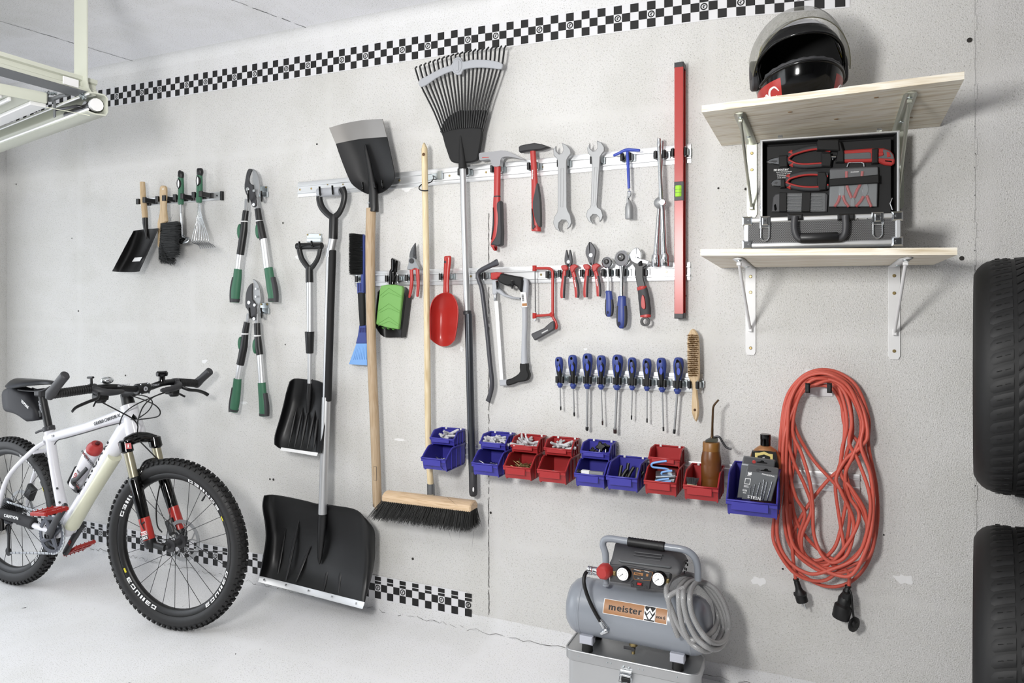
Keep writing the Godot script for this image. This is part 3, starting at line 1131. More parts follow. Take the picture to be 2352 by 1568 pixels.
		if q[0] == "weeding_fork":
			b = nb(t)
			spin(b,[[1018,575,13],[1020,680,13],[1024,740,15]],z)
			part(t,"shank",b,M.steel)
			b = nb(t)
			b.sheet(patch([[1002,690,z,1018,690,z + 0.006,1036,695,z],[1000,800,z,1020,800,z + 0.007,1046,800,z],[1000,930,z + 0.005,1022,930,z + 0.01,1046,930,z + 0.004],[1000,1030,z + 0.01,1025,1030,z + 0.015,1050,1010,z + 0.008],[995,1100,z + 0.015,1050,1080,z + 0.02,1090,1035,z + 0.012]],3,3),0.002)
			b.tube(curve(T([1045,985,z + 0.008,1075,1022,z + 0.008,1110,1030,z + 0.01,1140,1015,z + 0.014]),4),[0.006,0.006,0.006,0.006,0.005,0.005,0.005,0.004,0.004,0.003,0.002,0.001,0.0005],0.0015,8,Vector3(0,0,1))
			b.tube(curve(T([1010,1085,z + 0.014,1060,1085,z + 0.018,1110,1070,z + 0.02,1130,1040,z + 0.022]),4),[0.006,0.006,0.006,0.006,0.005,0.005,0.005,0.004,0.004,0.003,0.002,0.001,0.0005],0.0015,8,Vector3(0,0,1))
			part(t,"forked_blade",b,M.chrome)
		else:
			for i in 8:
				b = nb(t)
				var f := i / 7.0
				var bx := lerpf(1172,1388,f)
				var by := 1080.0 - 10.0 * sin(PI * f)
				b.tube(curve(T([1252 + 18 * f,552,z,lerpf(1238,1303,f),750,z + 0.004,bx,by - 60,z + 0.012,bx,by,z + 0.016,lerpf(1290,1478,f) - 30,1120,z + 0.04,lerpf(1280,1480,f),1172 - 22 * f,z + 0.055]),5),0.0021,0.0021,6)
				part(t,"tine",b,M.chrome)
			b = nb(t)
			b.tube(T([1228,757,z + 0.006,1270,752,z + 0.007,1308,740,z + 0.006]),0.0018,0.0018,6)
			part(t,"cross_wire",b,M.chrome)

# ---- loppers ------------------------------------------------------------------
# wall hanger: zinc plate with black-coated prongs at the given places
func hanger(label: String,plate: Array,tips: Array,z: float,group := "zinc wall hangers with black prongs") -> void:
	var c := W((plate[0] + plate[2]) / 2.0,plate[3],0.002)
	var t := thing("wall_hanger",label,"hanger",Vector3(c.x,c.y,0.001),group)
	var b := nb(t)
	var l := L([plate[0],plate[1],plate[2],plate[1],plate[2],plate[3],plate[0],plate[3]],0.006)
	b.plate(l,0.001,0.004,0.001)
	var mid: float = lerpf(plate[1],plate[3],0.55)
	b.plate(L([plate[0],mid - 3,plate[2],mid - 3,plate[2],plate[3],plate[0],plate[3]],0.012),0.003,0.013,0.002)
	part(t,"plate",b,M.zinc)
	for x in [plate[0] + 8,plate[2] - 8]:
		b = nb(t)
		disc(b,x,plate[1] + 8,6,0.004,0.003)
		part(t,"screw",b,M.brass)
	for q in tips:
		b = nb(t)
		b.tube(curve(T([q[0],q[1],0.008,q[0],q[1] + q[2] * 0.9,z * 0.6,q[0],q[1] + q[2],z,q[0] - 2,q[1] + q[2] * 0.6,z + 0.018,q[0] - 5,q[1] - q[2] * 0.5,z + 0.024]),5),0.0042,0.0042,10)
		part(t,"prong",b,M.black_gloss)

func lopper(label: String,dark: Array,blade: Array,bolts: Array,levers: Array,z: float,ks_hole := []) -> void:
	var t := thing("lopper",label,"loppers",W(levers[0][4][3][0],levers[0][4][3][1],z),"green gripped loppers")
	var b := nb(t)
	b.plate(smooth(L(blade,z),2),z - 0.006,z - 0.0005,0.0018)
	part(t,"blade",b,M.satin_steel)
	b = nb(t)
	b.plate(smooth(L(dark,z),2),z - 0.001,z + 0.006,0.002)
	part(t,"hook_jaw",b,M.dark_grey)
	for q in bolts:
		b = nb(t)
		disc(b,q[0],q[1],q[2],z + 0.005,0.004)
		part(t,"bolt",b,M.chrome)
	for q in levers:
		# 0 strip, 1 upper sleeve, 2 lower sleeve, 3 tube, 4 grip, 5 button
		b = nb(t)
		spin(b,q[0],z - 0.002,0.35,8)
		part(t,"tang",b,M.satin_steel)
		b = nb(t)
		spin(b,q[1],z,0.8)
		part(t,"sleeve",b,M.black_plastic)
		b = nb(t)
		var g0: Array = q[1][q[1].size() - 1]
		spin(b,[[g0[0] - 1,g0[1],g0[2] + 2],[g0[0] - 1,g0[1] + 7,g0[2] + 2]],z,0.8)
		part(t,"ring",b,M.white_plastic)
		b = nb(t)
		spin(b,q[2],z,0.8)
		part(t,"sleeve",b,M.black_plastic)
		b = nb(t)
		spin(b,q[3],z,0.8)
		part(t,"tube",b,M.aluminium)
		b = nb(t)
		spin_smooth(b,q[4],z,0.75)
		var grip := part(t,"grip",b,M.green_grip)
		# dark wrap along the outer edge and the foot of the grip
		b = nb(t)
		var sgn: float = -1.0 if q[4][3][0] < q[3][0][0] else 1.0
		var w := []
		for h in q[4]:
			w.append([h[0] - sgn * -1.0 * h[2] * 0.62 * (1.0 if q[6] > 0 else -1.0) * sgn,h[1],h[2] * 0.42])
		spin_smooth(b,w.slice(1),z + 0.003,1.35)
		var f: Array = q[4][q[4].size() - 1]
		var e: Array = q[4][q[4].size() - 2]
		spin(b,[[lerpf(e[0],f[0],0.45),lerpf(e[1],f[1],0.45),e[2] + 1.5],[f[0],f[1] - 3,f[2] + 2],[f[0],f[1] + 1,f[2] * 0.8]],z,0.77)
		part(grip,"dark_wrap",b,M.grip_grey)
		b = nb(t)
		var u: Array = q[5]
		var pr := px(u[0],u[1],z)
		var cc := W(u[0],u[1],z + 0.004)
		b.ball(cc,Vector3(u[2] * pr,u[3] * pr,0.012),10)
		part(t,"button",b,M.green_grip)

func loppers() -> void:
	k(500,350,0.3189)
	lopper("bypass loppers with silver tubes hung at the higher of two places",[198,262,203,205,213,150,226,122,243,119,250,130,237,160,229,200,240,228,258,234,262,262,284,350,286,378,272,394,255,390,240,345,215,310],
		[243,119,265,126,284,155,296,205,299,262,283,330,268,300,256,232,248,205,250,150],
		[[218,265,15],[263,276,11],[262,376,13]],
		[[[[207,335,16],[203,420,15]],[[203,418,23],[194,494,25]],[[192,502,26],[188,560,29],[163,735,29]],[[161,735,25],[151,840,25]],[[146,838,31],[142,900,34],[132,970,38],[127,1030,37],[124,1079,33]],[159,570,19,56],-1.0],
		[[[275,335,17],[286,408,18]],[[287,406,24],[300,490,26]],[[301,498,28],[312,560,31],[328,625,29]],[[330,622,26],[360,838,28]],[[365,832,34],[376,900,36],[388,970,40],[397,1030,38],[398,1076,36]],[292,562,22,58],1.0]],0.055)
	hanger("zinc hanger that holds the higher loppers",[290,243,357,320],[[222,300,55],[318,300,50]],0.06)
	k(500,600,0.4145)
	lopper("anvil loppers with riveted blade hung below the other loppers",[157,245,160,178,176,137,197,121,194,160,196,210,212,234,216,300,208,325,192,320,180,285,165,262],
		[192,101,203,102,218,118,230,150,237,212,230,240,212,300,198,240,192,200,195,150,200,125],
		[[175,228,11],[206,242,9],[203,318,10],[214,152,6],[213,196,6]],
		[[[[170,290,12],[164,340,12]],[[162,338,18],[152,398,20]],[[152,404,20],[145,470,23],[125,572,23]],[[125,572,18],[113,652,18]],[[110,650,24],[106,700,26],[97,770,29],[92,805,28],[88,832,25]],[126,455,14,38],-1.0],
		[[[213,290,13],[218,342,14]],[[218,342,19],[221,408,19]],[[222,416,20],[226,470,23],[234,518,20]],[[233,516,17],[245,675,20]],[[244,672,24],[248,730,25],[254,790,28],[256,830,28],[256,857,27]],[208,470,15,42],1.0]],0.055)
	hanger("zinc hanger that holds the lower loppers",[234,230,282,290],[[180,275,38],[245,275,36]],0.06)

# ---- snow shovels ---------------------------------------------------------------
func d_grip(t: Node3D,bar: Array,left: Array,right: Array,socket: Array,z: float,bar_mat: Material) -> void:
	var b := nb(t)
	spin_smooth(b,left,z,0.8)
	spin_smooth(b,right,z,0.8)
	spin(b,socket,z,0.9)
	var h := part(t,"d_handle",b,M.black_plastic)
	b = nb(t)
	spin(b,bar,z,0.95)
	part(h,"hand_bar",b,bar_mat)

func snow_tools() -> void:
	k(500,350,0.3189)
	var z := 0.06
	var t := thing("snow_shovel","small black snow shovel with telescopic silver shaft and D-shaped handle","snow shovel",W(665,1500,z))
	d_grip(t,[[572,676,24],[750,672,24]],[[588,672,20],[590,710,21],[606,765,21],[640,815,20],[660,840,20]],[[737,668,18],[735,710,17],[720,765,17],[690,815,18],[665,840,20]],[[660,822,26],[660,850,28],[662,935,29],[662,938,26]],z,M.black_plastic)
	var b := nb(t)
	spin(b,[[664,936,25],[668,1300,24]],z)
	part(t,"upper_tube",b,M.brushed_aluminium)
	b = nb(t)
	spin(b,[[662,1290,34],[662,1305,33],[663,1440,27],[663,1446,25]],z)
	part(t,"clamp_sleeve",b,M.black_plastic)
	b = nb(t)
	b.tube([W(664,1440,z),P(711.5,880,z)],17.0 * px(664,1440,z))
	part(t,"lower_tube",b,M.brushed_aluminium)
	hanger("zinc hanger that holds the small snow shovel",[640,585,745,645],[[592,655,30],[680,650,28]],0.07)
	k(500,600,0.4145)
	b = nb(t)
	b.sheet(patch([[402,668,0.1,425,652,0.075,470,653,0.06,500,656,0.066,540,660,0.06,575,672,0.075,596,694,0.1],[382,735,0.1,410,735,0.06,460,740,0.045,498,744,0.05,540,745,0.045,580,752,0.06,600,765,0.1],[366,805,0.105,396,808,0.066,450,815,0.05,495,818,0.052,535,820,0.05,575,826,0.066,598,835,0.105],[342,890,0.115,375,895,0.08,430,905,0.068,480,910,0.066,525,915,0.068,565,920,0.08,588,925,0.115],[320,965,0.13,352,975,0.1,410,985,0.088,465,992,0.088,510,1000,0.088,555,1005,0.1,578,1010,0.13],[318,1012,0.145,348,1035,0.122,400,1042,0.115,455,1050,0.115,505,1058,0.115,548,1066,0.122,572,1060,0.145]],3,3),0.004)
	var blade := part(t,"blade",b,M.black_plastic)
	for q in [[440,805,392,1025],[472,810,425,1030],[503,812,460,1035],[541,820,496,1040],[560,835,530,1045]]:
		b = nb(t)
		b.tube(T([q[0],q[1],0.05,lerpf(q[0],q[2],0.25),lerpf(q[1],q[3],0.25),0.068,lerpf(q[0],q[2],0.6),lerpf(q[1],q[3],0.6),0.088,q[2],q[3],0.118]),[0.001,0.006,0.007,0.002],[0.001,0.006,0.006,0.001],8,Vector3(0,0,1))
		part(blade,"rib",b,M.black_plastic)
	b = nb(t)
	spin(b,[[512,652,17],[505,745,18],[500,830,12],[498,850,4]],0.056,0.8)
	part(blade,"socket_ridge",b,M.black_plastic)
	b = nb(t)
	b.sheet([T([352,1030,0.128,455,1046,0.124,556,1060,0.128]),T([346,1047,0.131,452,1062,0.127,548,1079,0.131])],0.003)
	part(t,"metal_edge",b,M.white_plastic)
	# the big snow pusher
	k(500,350,0.3189)
	z = 0.07
	t = thing("snow_pusher","wide black snow pusher with riveted metal edge and black foam grip","snow shovel",Vector3(P(730,1380,0.12).x,P(730,1390,0.12).y,0.12))
	d_grip(t,[[728,292,34],[740,290,32],[880,278,32],[885,278,30]],[[742,280,22],[732,330,24],[748,390,25],[788,440,23],[830,470,24]],[[896,260,28],[912,300,24],[905,365,22],[878,430,22],[838,470,24]],[[836,450,26],[836,480,34],[832,622,34],[832,626,30]],z,M.light_grey)
	b = nb(t)
	b.tube([W(831,620,z),P(757,590,z + 0.003)],30.0 * px(831,620,z),null,18)
	b.tube([P(758,570,z + 0.003),P(749.5,918,z + 0.02)],26.0 * px(831,620,z),null,18)
	b.tube([P(749.5,912,z + 0.02),P(741,1180,z + 0.045)],0.0172,null,18)
	part(t,"shaft",b,M.brushed_aluminium)
	b = nb(t)
	var r := 28.0 * px(831,620,z)
	b.tube([P(763.5,574,z + 0.003),P(763.3,577,z + 0.003),P(752.5,919,z + 0.02),P(752.4,921,z + 0.02)],[r * 0.9,r,r * 0.98,r * 0.85],null,20)
	part(t,"foam_grip",b,M.black_matte)
	hanger("zinc hanger on the upper rail that holds the big snow pusher",[785,222,912,285],[[738,265,40],[830,258,42]],0.085)
	k(580,1050,0.2551)
	b = nb(t)
	var rows := [[108,350,0.15,180,342,0.12,330,366,0.11,490,402,0.107,570,424,0.11,640,428,0.112,720,440,0.11,900,469,0.115,985,520,0.12,1045,575,0.09],
		[95,440,0.14,170,440,0.105,320,456,0.093,485,480,0.09,570,492,0.09,640,500,0.09,720,510,0.09,900,546,0.1,1012,596,0.112,1098,660,0.075],
		[122,600,0.135,180,610,0.09,320,630,0.078,490,655,0.073,580,668,0.073,640,676,0.073,720,690,0.075,900,728,0.09,1028,765,0.106,1104,800,0.066],
		[128,740,0.14,185,755,0.095,320,780,0.083,490,810,0.076,580,826,0.076,640,836,0.076,720,850,0.08,900,890,0.095,1038,920,0.112,1100,925,0.072],
		[98,920,0.16,165,945,0.118,300,975,0.106,480,1012,0.1,575,1030,0.1,635,1042,0.1,715,1060,0.102,885,1100,0.116,1022,1130,0.13,1066,1105,0.095],
		[65,1072,0.185,140,1094,0.16,280,1130,0.15,465,1176,0.147,560,1199,0.146,620,1214,0.146,700,1234,0.147,870,1276,0.152,1000,1306,0.165,1010,1296,0.14]]
	b.sheet(patch(rows,3,4),0.005)
	blade = part(t,"blade",b,M.black_plastic)
	for q in [[300,640,215,1105],[420,560,300,1110],[520,800,390,1120],[560,1000,480,1170],[620,1010,560,1190],[700,900,640,1200],[820,840,770,1230]]:
		b = nb(t)
		var m0 := 0.075
		b.tube(T([q[0],q[1],m0 + 0.004,lerpf(q[0],q[2],0.3),lerpf(q[1],q[3],0.3),lerpf(m0,0.146,0.14),lerpf(q[0],q[2],0.65),lerpf(q[1],q[3],0.65),lerpf(m0,0.146,0.48),q[2],q[3],0.142]),[0.002,0.007,0.008,0.003],[0.001,0.0035,0.004,0.001],8,Vector3(0,0,1))
		part(blade,"rib",b,M.black_plastic)
	b = nb(t)
	spin(b,[[640,420,42],[628,560,44],[615,760,36],[606,900,24],[604,950,10],[604,962,3]],0.095,0.75)
	part(blade,"socket",b,M.black_plastic)
	b = nb(t)
	b.sheet([T([62,1066,0.19,300,1124,0.16,530,1182,0.153,780,1246,0.158,1008,1303,0.172]),T([62,1085,0.192,298,1143,0.162,528,1200,0.156,777,1266,0.16,1004,1322,0.175]),T([50,1120,0.2,285,1180,0.172,515,1240,0.166,762,1305,0.17,988,1365,0.184])],0.002)
	part(t,"metal_edge",b,M.aluminium)
	for q in [[107,1099,0.192],[302,1147,0.166],[503,1199,0.16],[715,1254,0.162],[935,1314,0.172]]:
		b = nb(t)
		disc(b,q[0],q[1],9,q[2],0.004)
		part(t,"rivet",b,M.chrome)

# ---- shovel, broom and leaf rake ---------------------------------------------------
func long_tools() -> void:
	k(740,80,0.2551)
	var z := 0.075
	var t := thing("square_shovel","square mouthed shovel hung blade up with black socket, bare steel edge and ash handle","shovel",P(867,1157,z))
	var rows := [[122,980,0.085,240,955,0.072,350,936,0.07,470,926,0.072,582,919,0.085],[170,1120,0.085,290,1090,0.066,400,1075,0.062,510,1065,0.066,613,1065,0.085],[245,1305,0.083,330,1250,0.062,435,1230,0.058,540,1225,0.062,648,1240,0.083],[292,1362,0.08,360,1330,0.06,450,1315,0.056,540,1310,0.06,642,1312,0.08],[355,1405,0.075,410,1390,0.062,460,1385,0.058,520,1385,0.062,598,1375,0.075],[405,1428,0.072,440,1428,0.066,465,1430,0.062,500,1428,0.066,540,1415,0.072]]
	var b := nb(t)
	b.sheet(patch(rows,4,3),0.003)
	part(t,"blade",b,mat("blade_black",Color(0.1,0.1,0.105),0.38,0.3))
	b = nb(t)
	b.sheet(patch([[62,836,0.1,180,802,0.088,300,777,0.085,420,763,0.088,541,757,0.1],[92,910,0.092,210,880,0.08,325,858,0.078,445,845,0.08,562,840,0.092],[122,980,0.085,240,955,0.072,350,936,0.07,470,926,0.072,582,919,0.085]],4,3),0.003)
	part(t,"bare_edge",b,mat("blade_bare",Color(0.56,0.55,0.54),0.45,0.7))
	b = nb(t)
	spin(b,[[382,985,6],[386,992,13],[400,1060,18],[420,1150,22],[438,1250,26],[452,1340,36],[462,1420,44],[464,1560,49],[462,1590,50],[462,1594,46]],z,0.8,18)
	part(t,"socket",b,M.black_plastic)
	b = nb(t)
	disc(b,419,1512,11,z + 0.012,0.003)
	part(t,"rivet",b,M.steel)
	b = nb(t)
	b.tube(curve([P(852.5,478,z),P(850.5,560,z),P(851.5,700,z),P(854.5,830,z),P(861.5,1000,z),P(866.5,1150,z),P(866.6,1156,z)],4),[0.019,0.019,0.019,0.019,0.019,0.0188,0.0188,0.0185,0.0182,0.018,0.018,0.018,0.018,0.018,0.018,0.018,0.018,0.018,0.0178,0.0178,0.0176,0.0175,0.017,0.016,0.014],null,20)
	part(t,"ash_handle",b,M.ash)
	b = nb(t)
	var c := P(862,1087,z + 0.0178)
	b.ringplate(PackedVector2Array([xy(c) + Vector2(-0.007,-0.027),xy(c) + Vector2(0.006,-0.027),xy(c) + Vector2(0.005,0.027),xy(c) + Vector2(-0.008,0.027)]),PackedVector2Array([xy(c) + Vector2(-0.0062,-0.0262),xy(c) + Vector2(0.0052,-0.0262),xy(c) + Vector2(0.0042,0.0262),xy(c) + Vector2(-0.0072,0.0262)]),c.z - 0.001,c.z)
	part(t,"stamp",b,M.dark_grey)
	hanger("zinc hanger on the upper rail under the square shovel",[410,1345,560,1400],[[368,1345,40],[478,1345,42],[545,1330,45]],0.07)
	# broom
	z = 0.075
	t = thing("broom","wide broom with beech head, black bristles and plain pine stick","broom",P(989,1200,z))
	b = nb(t)
	b.tube(curve([P(974.8,338,z),P(974.9,341,z),P(976,420,z),P(978,530,z),P(981,770,z),P(983.5,1000,z),P(989,1112,z)],3),[0.006,0.0095,0.0112,0.0118,0.0118,0.0118,0.0118,0.0118,0.0118,0.0118,0.0118,0.0118,0.0118,0.0118,0.0118,0.0118,0.0118,0.0118,0.0118],null,16)
	part(t,"stick",b,M.pine_pole)
	b = nb(t)
	disc(b,913,1076,15,z + 0.0115,0.0008)
	part(t,"hang_hole",b,mat("hole_brown",Color(0.35,0.25,0.15),0.9))
	k(580,1050,0.2551)
	b = nb(t)
	spin(b,[[1604,238,31],[1605,330,33],[1605,348,34]],z)
	spin(b,[[1575,240,5],[1578,345,6]],z + 0.012)
	spin(b,[[1633,240,5],[1636,345,6]],z + 0.012)
	part(t,"ferrule",b,M.mid_grey)
	b = nb(t)
	spin(b,[[1604,335,24],[1604,360,24],[1602,370,12]],z + 0.01)
	part(t,"stick_end",b,M.pine_pole)
	var a0 := W(1200,345,0.105)
	var a1 := W(1996,440,0.105)
	var dx := (a1 - a0).normalized()
	var fw := Vector3(0,0,1)
	var up := fw.cross(dx).normalized()
	b = nb(t)
	b.xf = Transform3D(Basis(fw,up,fw.cross(up)),a0)
	var prof := PackedVector2Array()
	for q in [[-0.03,-0.014],[0.028,-0.014],[0.031,-0.002],[0.028,0.009],[0.015,0.017],[0.0,0.02],[-0.018,0.017],[-0.03,0.005]]:
		prof.append(Vector2(q[0],q[1]))
	var len := a0.distance_to(a1)
	if fw.cross(up).dot(dx) < 0:
		b.plate(prof,-len,0.0,0.004,true)
	else:
		b.plate(prof,0.0,len,0.004,true)
	part(t,"head",b,M.beech)
	b = nb(t)
	for i in 5200:
		var f := rng.randf()
		var zz := rng.randf_range(-0.026,0.03)
		var tuft := roundf(f * 46) / 46.0
		var from := a0.lerp(a1,lerpf(tuft,f,0.45)) + fw * zz - up * 0.012
		var lean := lerpf(-0.034,0.012,pow(f,0.8))
		var to := from - up * rng.randf_range(0.05,0.068) + dx * (lean + rng.randf_range(-0.008,0.008)) + fw * (zz * 0.9 + 0.012 + rng.randf_range(-0.008,0.01))
		hair(b,from,to,0.0009)
	for q in [[1760,640,1790,745],[1865,650,1866,725],[1990,660,1978,810],[1755,360,1845,435]]:
		hair(b,W(q[0],q[1],0.13),W(q[2],q[3],0.135),0.0005)
	part(t,"bristles",b,M.bristle_grey).set_meta("kind","stuff")
	# wire hook that carries the broom
	k(740,80,0.2551)
	t = thing("wire_hook","black wire hook on a zinc plate round the broom stick","hook",W(1000,1345,0.01))
	b = nb(t)
	b.plate(L([950,1262,1048,1236,1048,1290,950,1312],0.016),0.01,0.016,0.001)
	b.plate(L([1036,1228,1076,1222,1076,1296,1036,1300],0.018),0.01,0.018,0.001)
	part(t,"plate",b,M.zinc)
	b = nb(t)
	b.tube(curve(T([998,1268,0.02,1003,1290,0.04,985,1320,0.06,950,1335,0.07,900,1345,0.075,874,1370,0.085,880,1394,0.098,915,1402,0.1,955,1400,0.096]),4),0.0022,null,8)
	part(t,"wire",b,M.black_gloss)
	# leaf rake
	z = 0.05
	t = thing("leaf_rake","black plastic fan leaf rake with pale grey cross bar, hung tines up","rake",P(1087,1138,z))
	var n := 21
	b = nb(t)
	b.plate(smooth(L([1088,905,1130,868,1250,842,1420,838,1446,866,1440,940,1412,1095,1392,1135,1330,1151,1250,1156,1185,1150,1160,1130,1140,1080],z),2),z - 0.008,z + 0.008,0.004,true)
	part(t,"body",b,M.black_matte)
	b = nb(t)
	spin(b,[[1246,895,4],[1248,915,9],[1255,1040,26],[1262,1130,34],[1266,1200,40],[1266,1204,36]],z + 0.006,0.9)
	part(t,"socket",b,M.black_matte)
	b = nb(t)
	b.plate(L([1062,872,1092,790,1130,742,1190,700,1222,690,1240,678,1300,682,1400,676,1496,680,1470,780,1442,870,1300,850,1090,905],z),z - 0.004,z,0.0)
	part(t,"web",b,M.black_matte)
	for i in n:
		var f := i / float(n - 1)
		var bx := lerpf(1094,1440,f)
		var by := 905.0 - 62.0 * sin(PI * clampf(f * 0.75 + 0.05,0,1))
		var mx := lerpf(888,1612,f)
		var my: float = cubic_interpolate(445,285,190,230,f) if false else 452.0 - 300.0 * f + 145.0 * f * f - 0.0
		var tx := lerpf(838,1640,f)
		var ty := 302.0 - 330.0 * f + 150.0 * f * f
		var bend := 26.0 * (1.0 - absf(f - 0.5))
		b = nb(t)
		var path := T([bx,by + 20,z,lerpf(bx,mx,0.45) - (0.5 - f) * -14,lerpf(by,my,0.45),z + 0.002,mx,my,z + 0.004,tx,ty,z + 0.004])
		path = curve(path,4)
		path.append(W(tx + bend * 0.4,ty - 8,z + 0.012))
		path.append(W(tx + bend,ty - 22 + 8 * (1 - f),z + 0.03))
		b.tube(path,0.0036,0.003,6,Vector3(0,0,1))
		part(t,"tine",b,M.black_plastic)
	b = nb(t)
	b.plate(smooth(L([870,410,940,370,1020,325,1100,288,1160,270,1178,225,1215,195,1248,205,1268,240,1340,224,1440,222,1540,232,1610,250,1622,278,1605,308,1540,300,1440,292,1340,296,1270,312,1250,350,1215,360,1180,340,1165,325,1100,350,1020,390,950,440,900,466,872,458],z + 0.012),2),z + 0.005,z + 0.012,0.002)
	part(t,"cross_bar",b,M.light_grey)
	b = nb(t)
	b.plate(circle(xy(W(1215,277,z + 0.015)),50.0 * px(1215,277,z),20,66.0 * px(1215,277,z)),z + 0.006,z + 0.015,0.003)
	b.plate(L([1202,235,1226,232,1226,318,1202,320],z + 0.018),z + 0.012,z + 0.018,0.001)
	part(t,"hub",b,M.light_grey)
	b = nb(t)
	b.tube([W(1266,1195,z),P(1067,530,z),P(1073,716,z)],0.0122,null,16)
	part(t,"upper_shaft",b,M.brushed_aluminium)
	b = nb(t)
	b.tube([P(1073.2,713,z),P(1073.3,715,z),P(1073.6,721,z),P(1073.7,722,z)],[0.013,0.0155,0.0155,0.0135],null,16)
	part(t,"collar",b,M.dark_grey)
	b = nb(t)
	b.tube([P(1075.5,720,z),P(1082.5,1000,z),P(1085.5,1086,z)],0.0142,null,16)
	part(t,"lower_shaft",b,mat("shaft_grey",Color(0.3,0.31,0.33),0.3,0.7))
	b = nb(t)
	b.tube([P(1086,1082,z),P(1086,1084,z),P(1087,1130,z),P(1087.2,1136,z),P(1087.3,1139,z)],[0.0135,0.015,0.0155,0.014,0.009],null,16)
	part(t,"end_grip",b,M.grip_grey)
	b = nb(t)
	b.plate(circle(xy(P(1086.8,1124,z + 0.0158)),0.003,16,0.009),z + 0.013,z + 0.0162,0.0005)
	part(t,"hang_hole",b,M.paper)

# ---- tools on the upper rail ------------------------------------------------------
func upper_row() -> void:
	var g := "spring clips on the upper rail"
	k(740,80,0.2551)
	clip(1063,394,16.5,g,"spring clip gripping the shaft of the leaf rake")
	k(1090,300,0.2551)
	for q in [[191,341,68,"claw hammer"],[519,317,63,"black headed hammer"],[787,290,62,"first of the two spanners"],[1089,262,67,"spanner beside the blue handle"],[1362,236,66,"blue T-handle wrench"],[1667,215,76,"folding wheel brace"],[1840,192,112,"red spirit level"]]:
		clip(kx + q[0] * ks,ky + q[1] * ks,q[2] * ks,g,"spring clip on the upper rail gripping the " + q[3])
	# claw hammer
	var z := 0.045
	var t := thing("claw_hammer","claw hammer with polished head and red and black handle","hammer",W(190,1035,z),"")
	var b := nb(t)
	b.plate(smooth(L([55,212,75,204,150,196,255,184,310,190,350,210,410,240,462,268,380,248,310,238,262,246,244,275,238,322,180,326,160,285,150,264,100,268,62,272,54,245],z),2),z - 0.013,z + 0.013,0.004,true)
	part(t,"head",b,M.polished)
	b = nb(t)
	b.plate(smooth(L([68,238,128,236,128,242,68,247],z + 0.0135),1),z + 0.012,z + 0.0135,0.0)
	part(t,"head_print",b,M.red_tool)
	b = nb(t)
	spin(b,[[206,318,32],[203,594,32]],z,0.75)
	part(t,"shaft",b,M.red_tool)
	b = nb(t)
	spin(b,[[203,588,33],[203,598,33]],z,0.77)
	part(t,"ring",b,M.grip_grey)
	b = nb(t)
	spin_smooth(b,[[202,598,34],[200,700,37],[200,800,38],[198,900,40],[193,980,44],[190,1030,49],[190,1036,45]],z,0.7)
	part(t,"grip",b,M.red_tool)
	b = nb(t)
	b.plate(smooth(L([198,650,215,636,234,640,240,800,240,1026,170,1028,142,1022,168,985,190,940,200,860,206,780,196,700],z + 0.019),2),z - 0.004,z + 0.0185,0.004)
	b.plate(L([165,690,172,740,176,830,168,900,155,960,148,980,160,850],z + 0.012),z - 0.004,z + 0.013,0.002)
	part(t,"grip_inlay",b,M.grip_grey)
	# machinist's hammer
	t = thing("hammer","hammer with black wedge head and red and grey handle","hammer",W(555,900,z))
	b = nb(t)
	b.plate(L([405,150,420,138,470,126,545,114,612,125,687,152,660,160,610,177,560,181,500,186,415,200,407,190],z),z - 0.011,z + 0.011,0.004,true)
	part(t,"head",b,mat("hammer_black",Color(0.13,0.13,0.14),0.5))
	b = nb(t)
	spin_smooth(b,[[525,178,26],[533,300,28],[540,450,30],[545,600,35],[550,750,38],[552,850,42],[556,895,46],[556,906,43]],z,0.7)
	part(t,"handle",b,M.red_tool)
	b = nb(t)
	b.plate(smooth(L([560,470,572,540,585,640,588,856,565,845,545,800,528,730,524,640,540,560],z + 0.017),2),z - 0.004,z + 0.0165,0.004)
	b.plate(smooth(L([512,700,520,740,530,800,536,870,518,880],z + 0.014),2),z - 0.004,z + 0.015,0.003)
	part(t,"grip_inlay",b,M.grip_grey)
	b = nb(t)
	b.plate(circle(xy(W(537,860,z + 0.0195)),0.0022,12,0.0045),z + 0.015,z + 0.02,0.0)
	part(t,"hang_hole",b,M.dark_grey)
	letters(t,"meister",522,395,z + 0.0145,-PI / 2 - 0.03,17,M.print_white)
	# spanners
	for q in [["open-ended spanner hung in the clip next to the black headed hammer",[735,138,738,185,765,213,790,205,803,175,790,111,835,133,868,175,872,210,848,240,834,265,832,300,835,690,842,715,868,765,877,830,862,865,836,887,846,835,826,807,790,804,764,830,760,870,775,911,735,888,709,830,722,775,748,735,752,690,752,300,748,258,715,225,712,170],[778,340,806,340,800,690,776,690]],
		["smaller open-ended spanner hung beside the blue T-handle wrench",[1040,112,1042,160,1068,186,1092,182,1110,155,1103,91,1145,108,1172,150,1172,185,1150,212,1134,238,1130,300,1106,670,1112,690,1145,712,1160,765,1150,800,1128,822,1122,780,1100,757,1070,755,1047,780,1052,810,1070,840,1030,818,1006,770,1018,718,1044,692,1050,670,1060,300,1056,240,1022,200,1016,160],[1082,330,1108,330,1088,680,1066,680]]]:
		t = thing("spanner",q[0],"spanner",W(q[1][0] + 50,q[1][55 if q[1].size() > 56 else 51],z),"open-ended spanners")
		b = nb(t)
		b.plate(L(q[1],z),z - 0.005,z + 0.005,0.002,true)
		part(t,"body",b,M.satin_steel)
		b = nb(t)
		var o := L(q[2],z)
		var inn := b.inset(o,0.0012) if o[0].x > o[1].x else b.inset(o,-0.0012)
		b.ringplate(o,inn,z + 0.0045,z + 0.0062)
		part(t,"shank_rib",b,M.satin_steel)
	# blue T-handle spark plug wrench
	t = thing("t_handle_wrench","blue coated T-handle wrench with jointed steel socket","wrench",W(1390,795,z))
	b = nb(t)
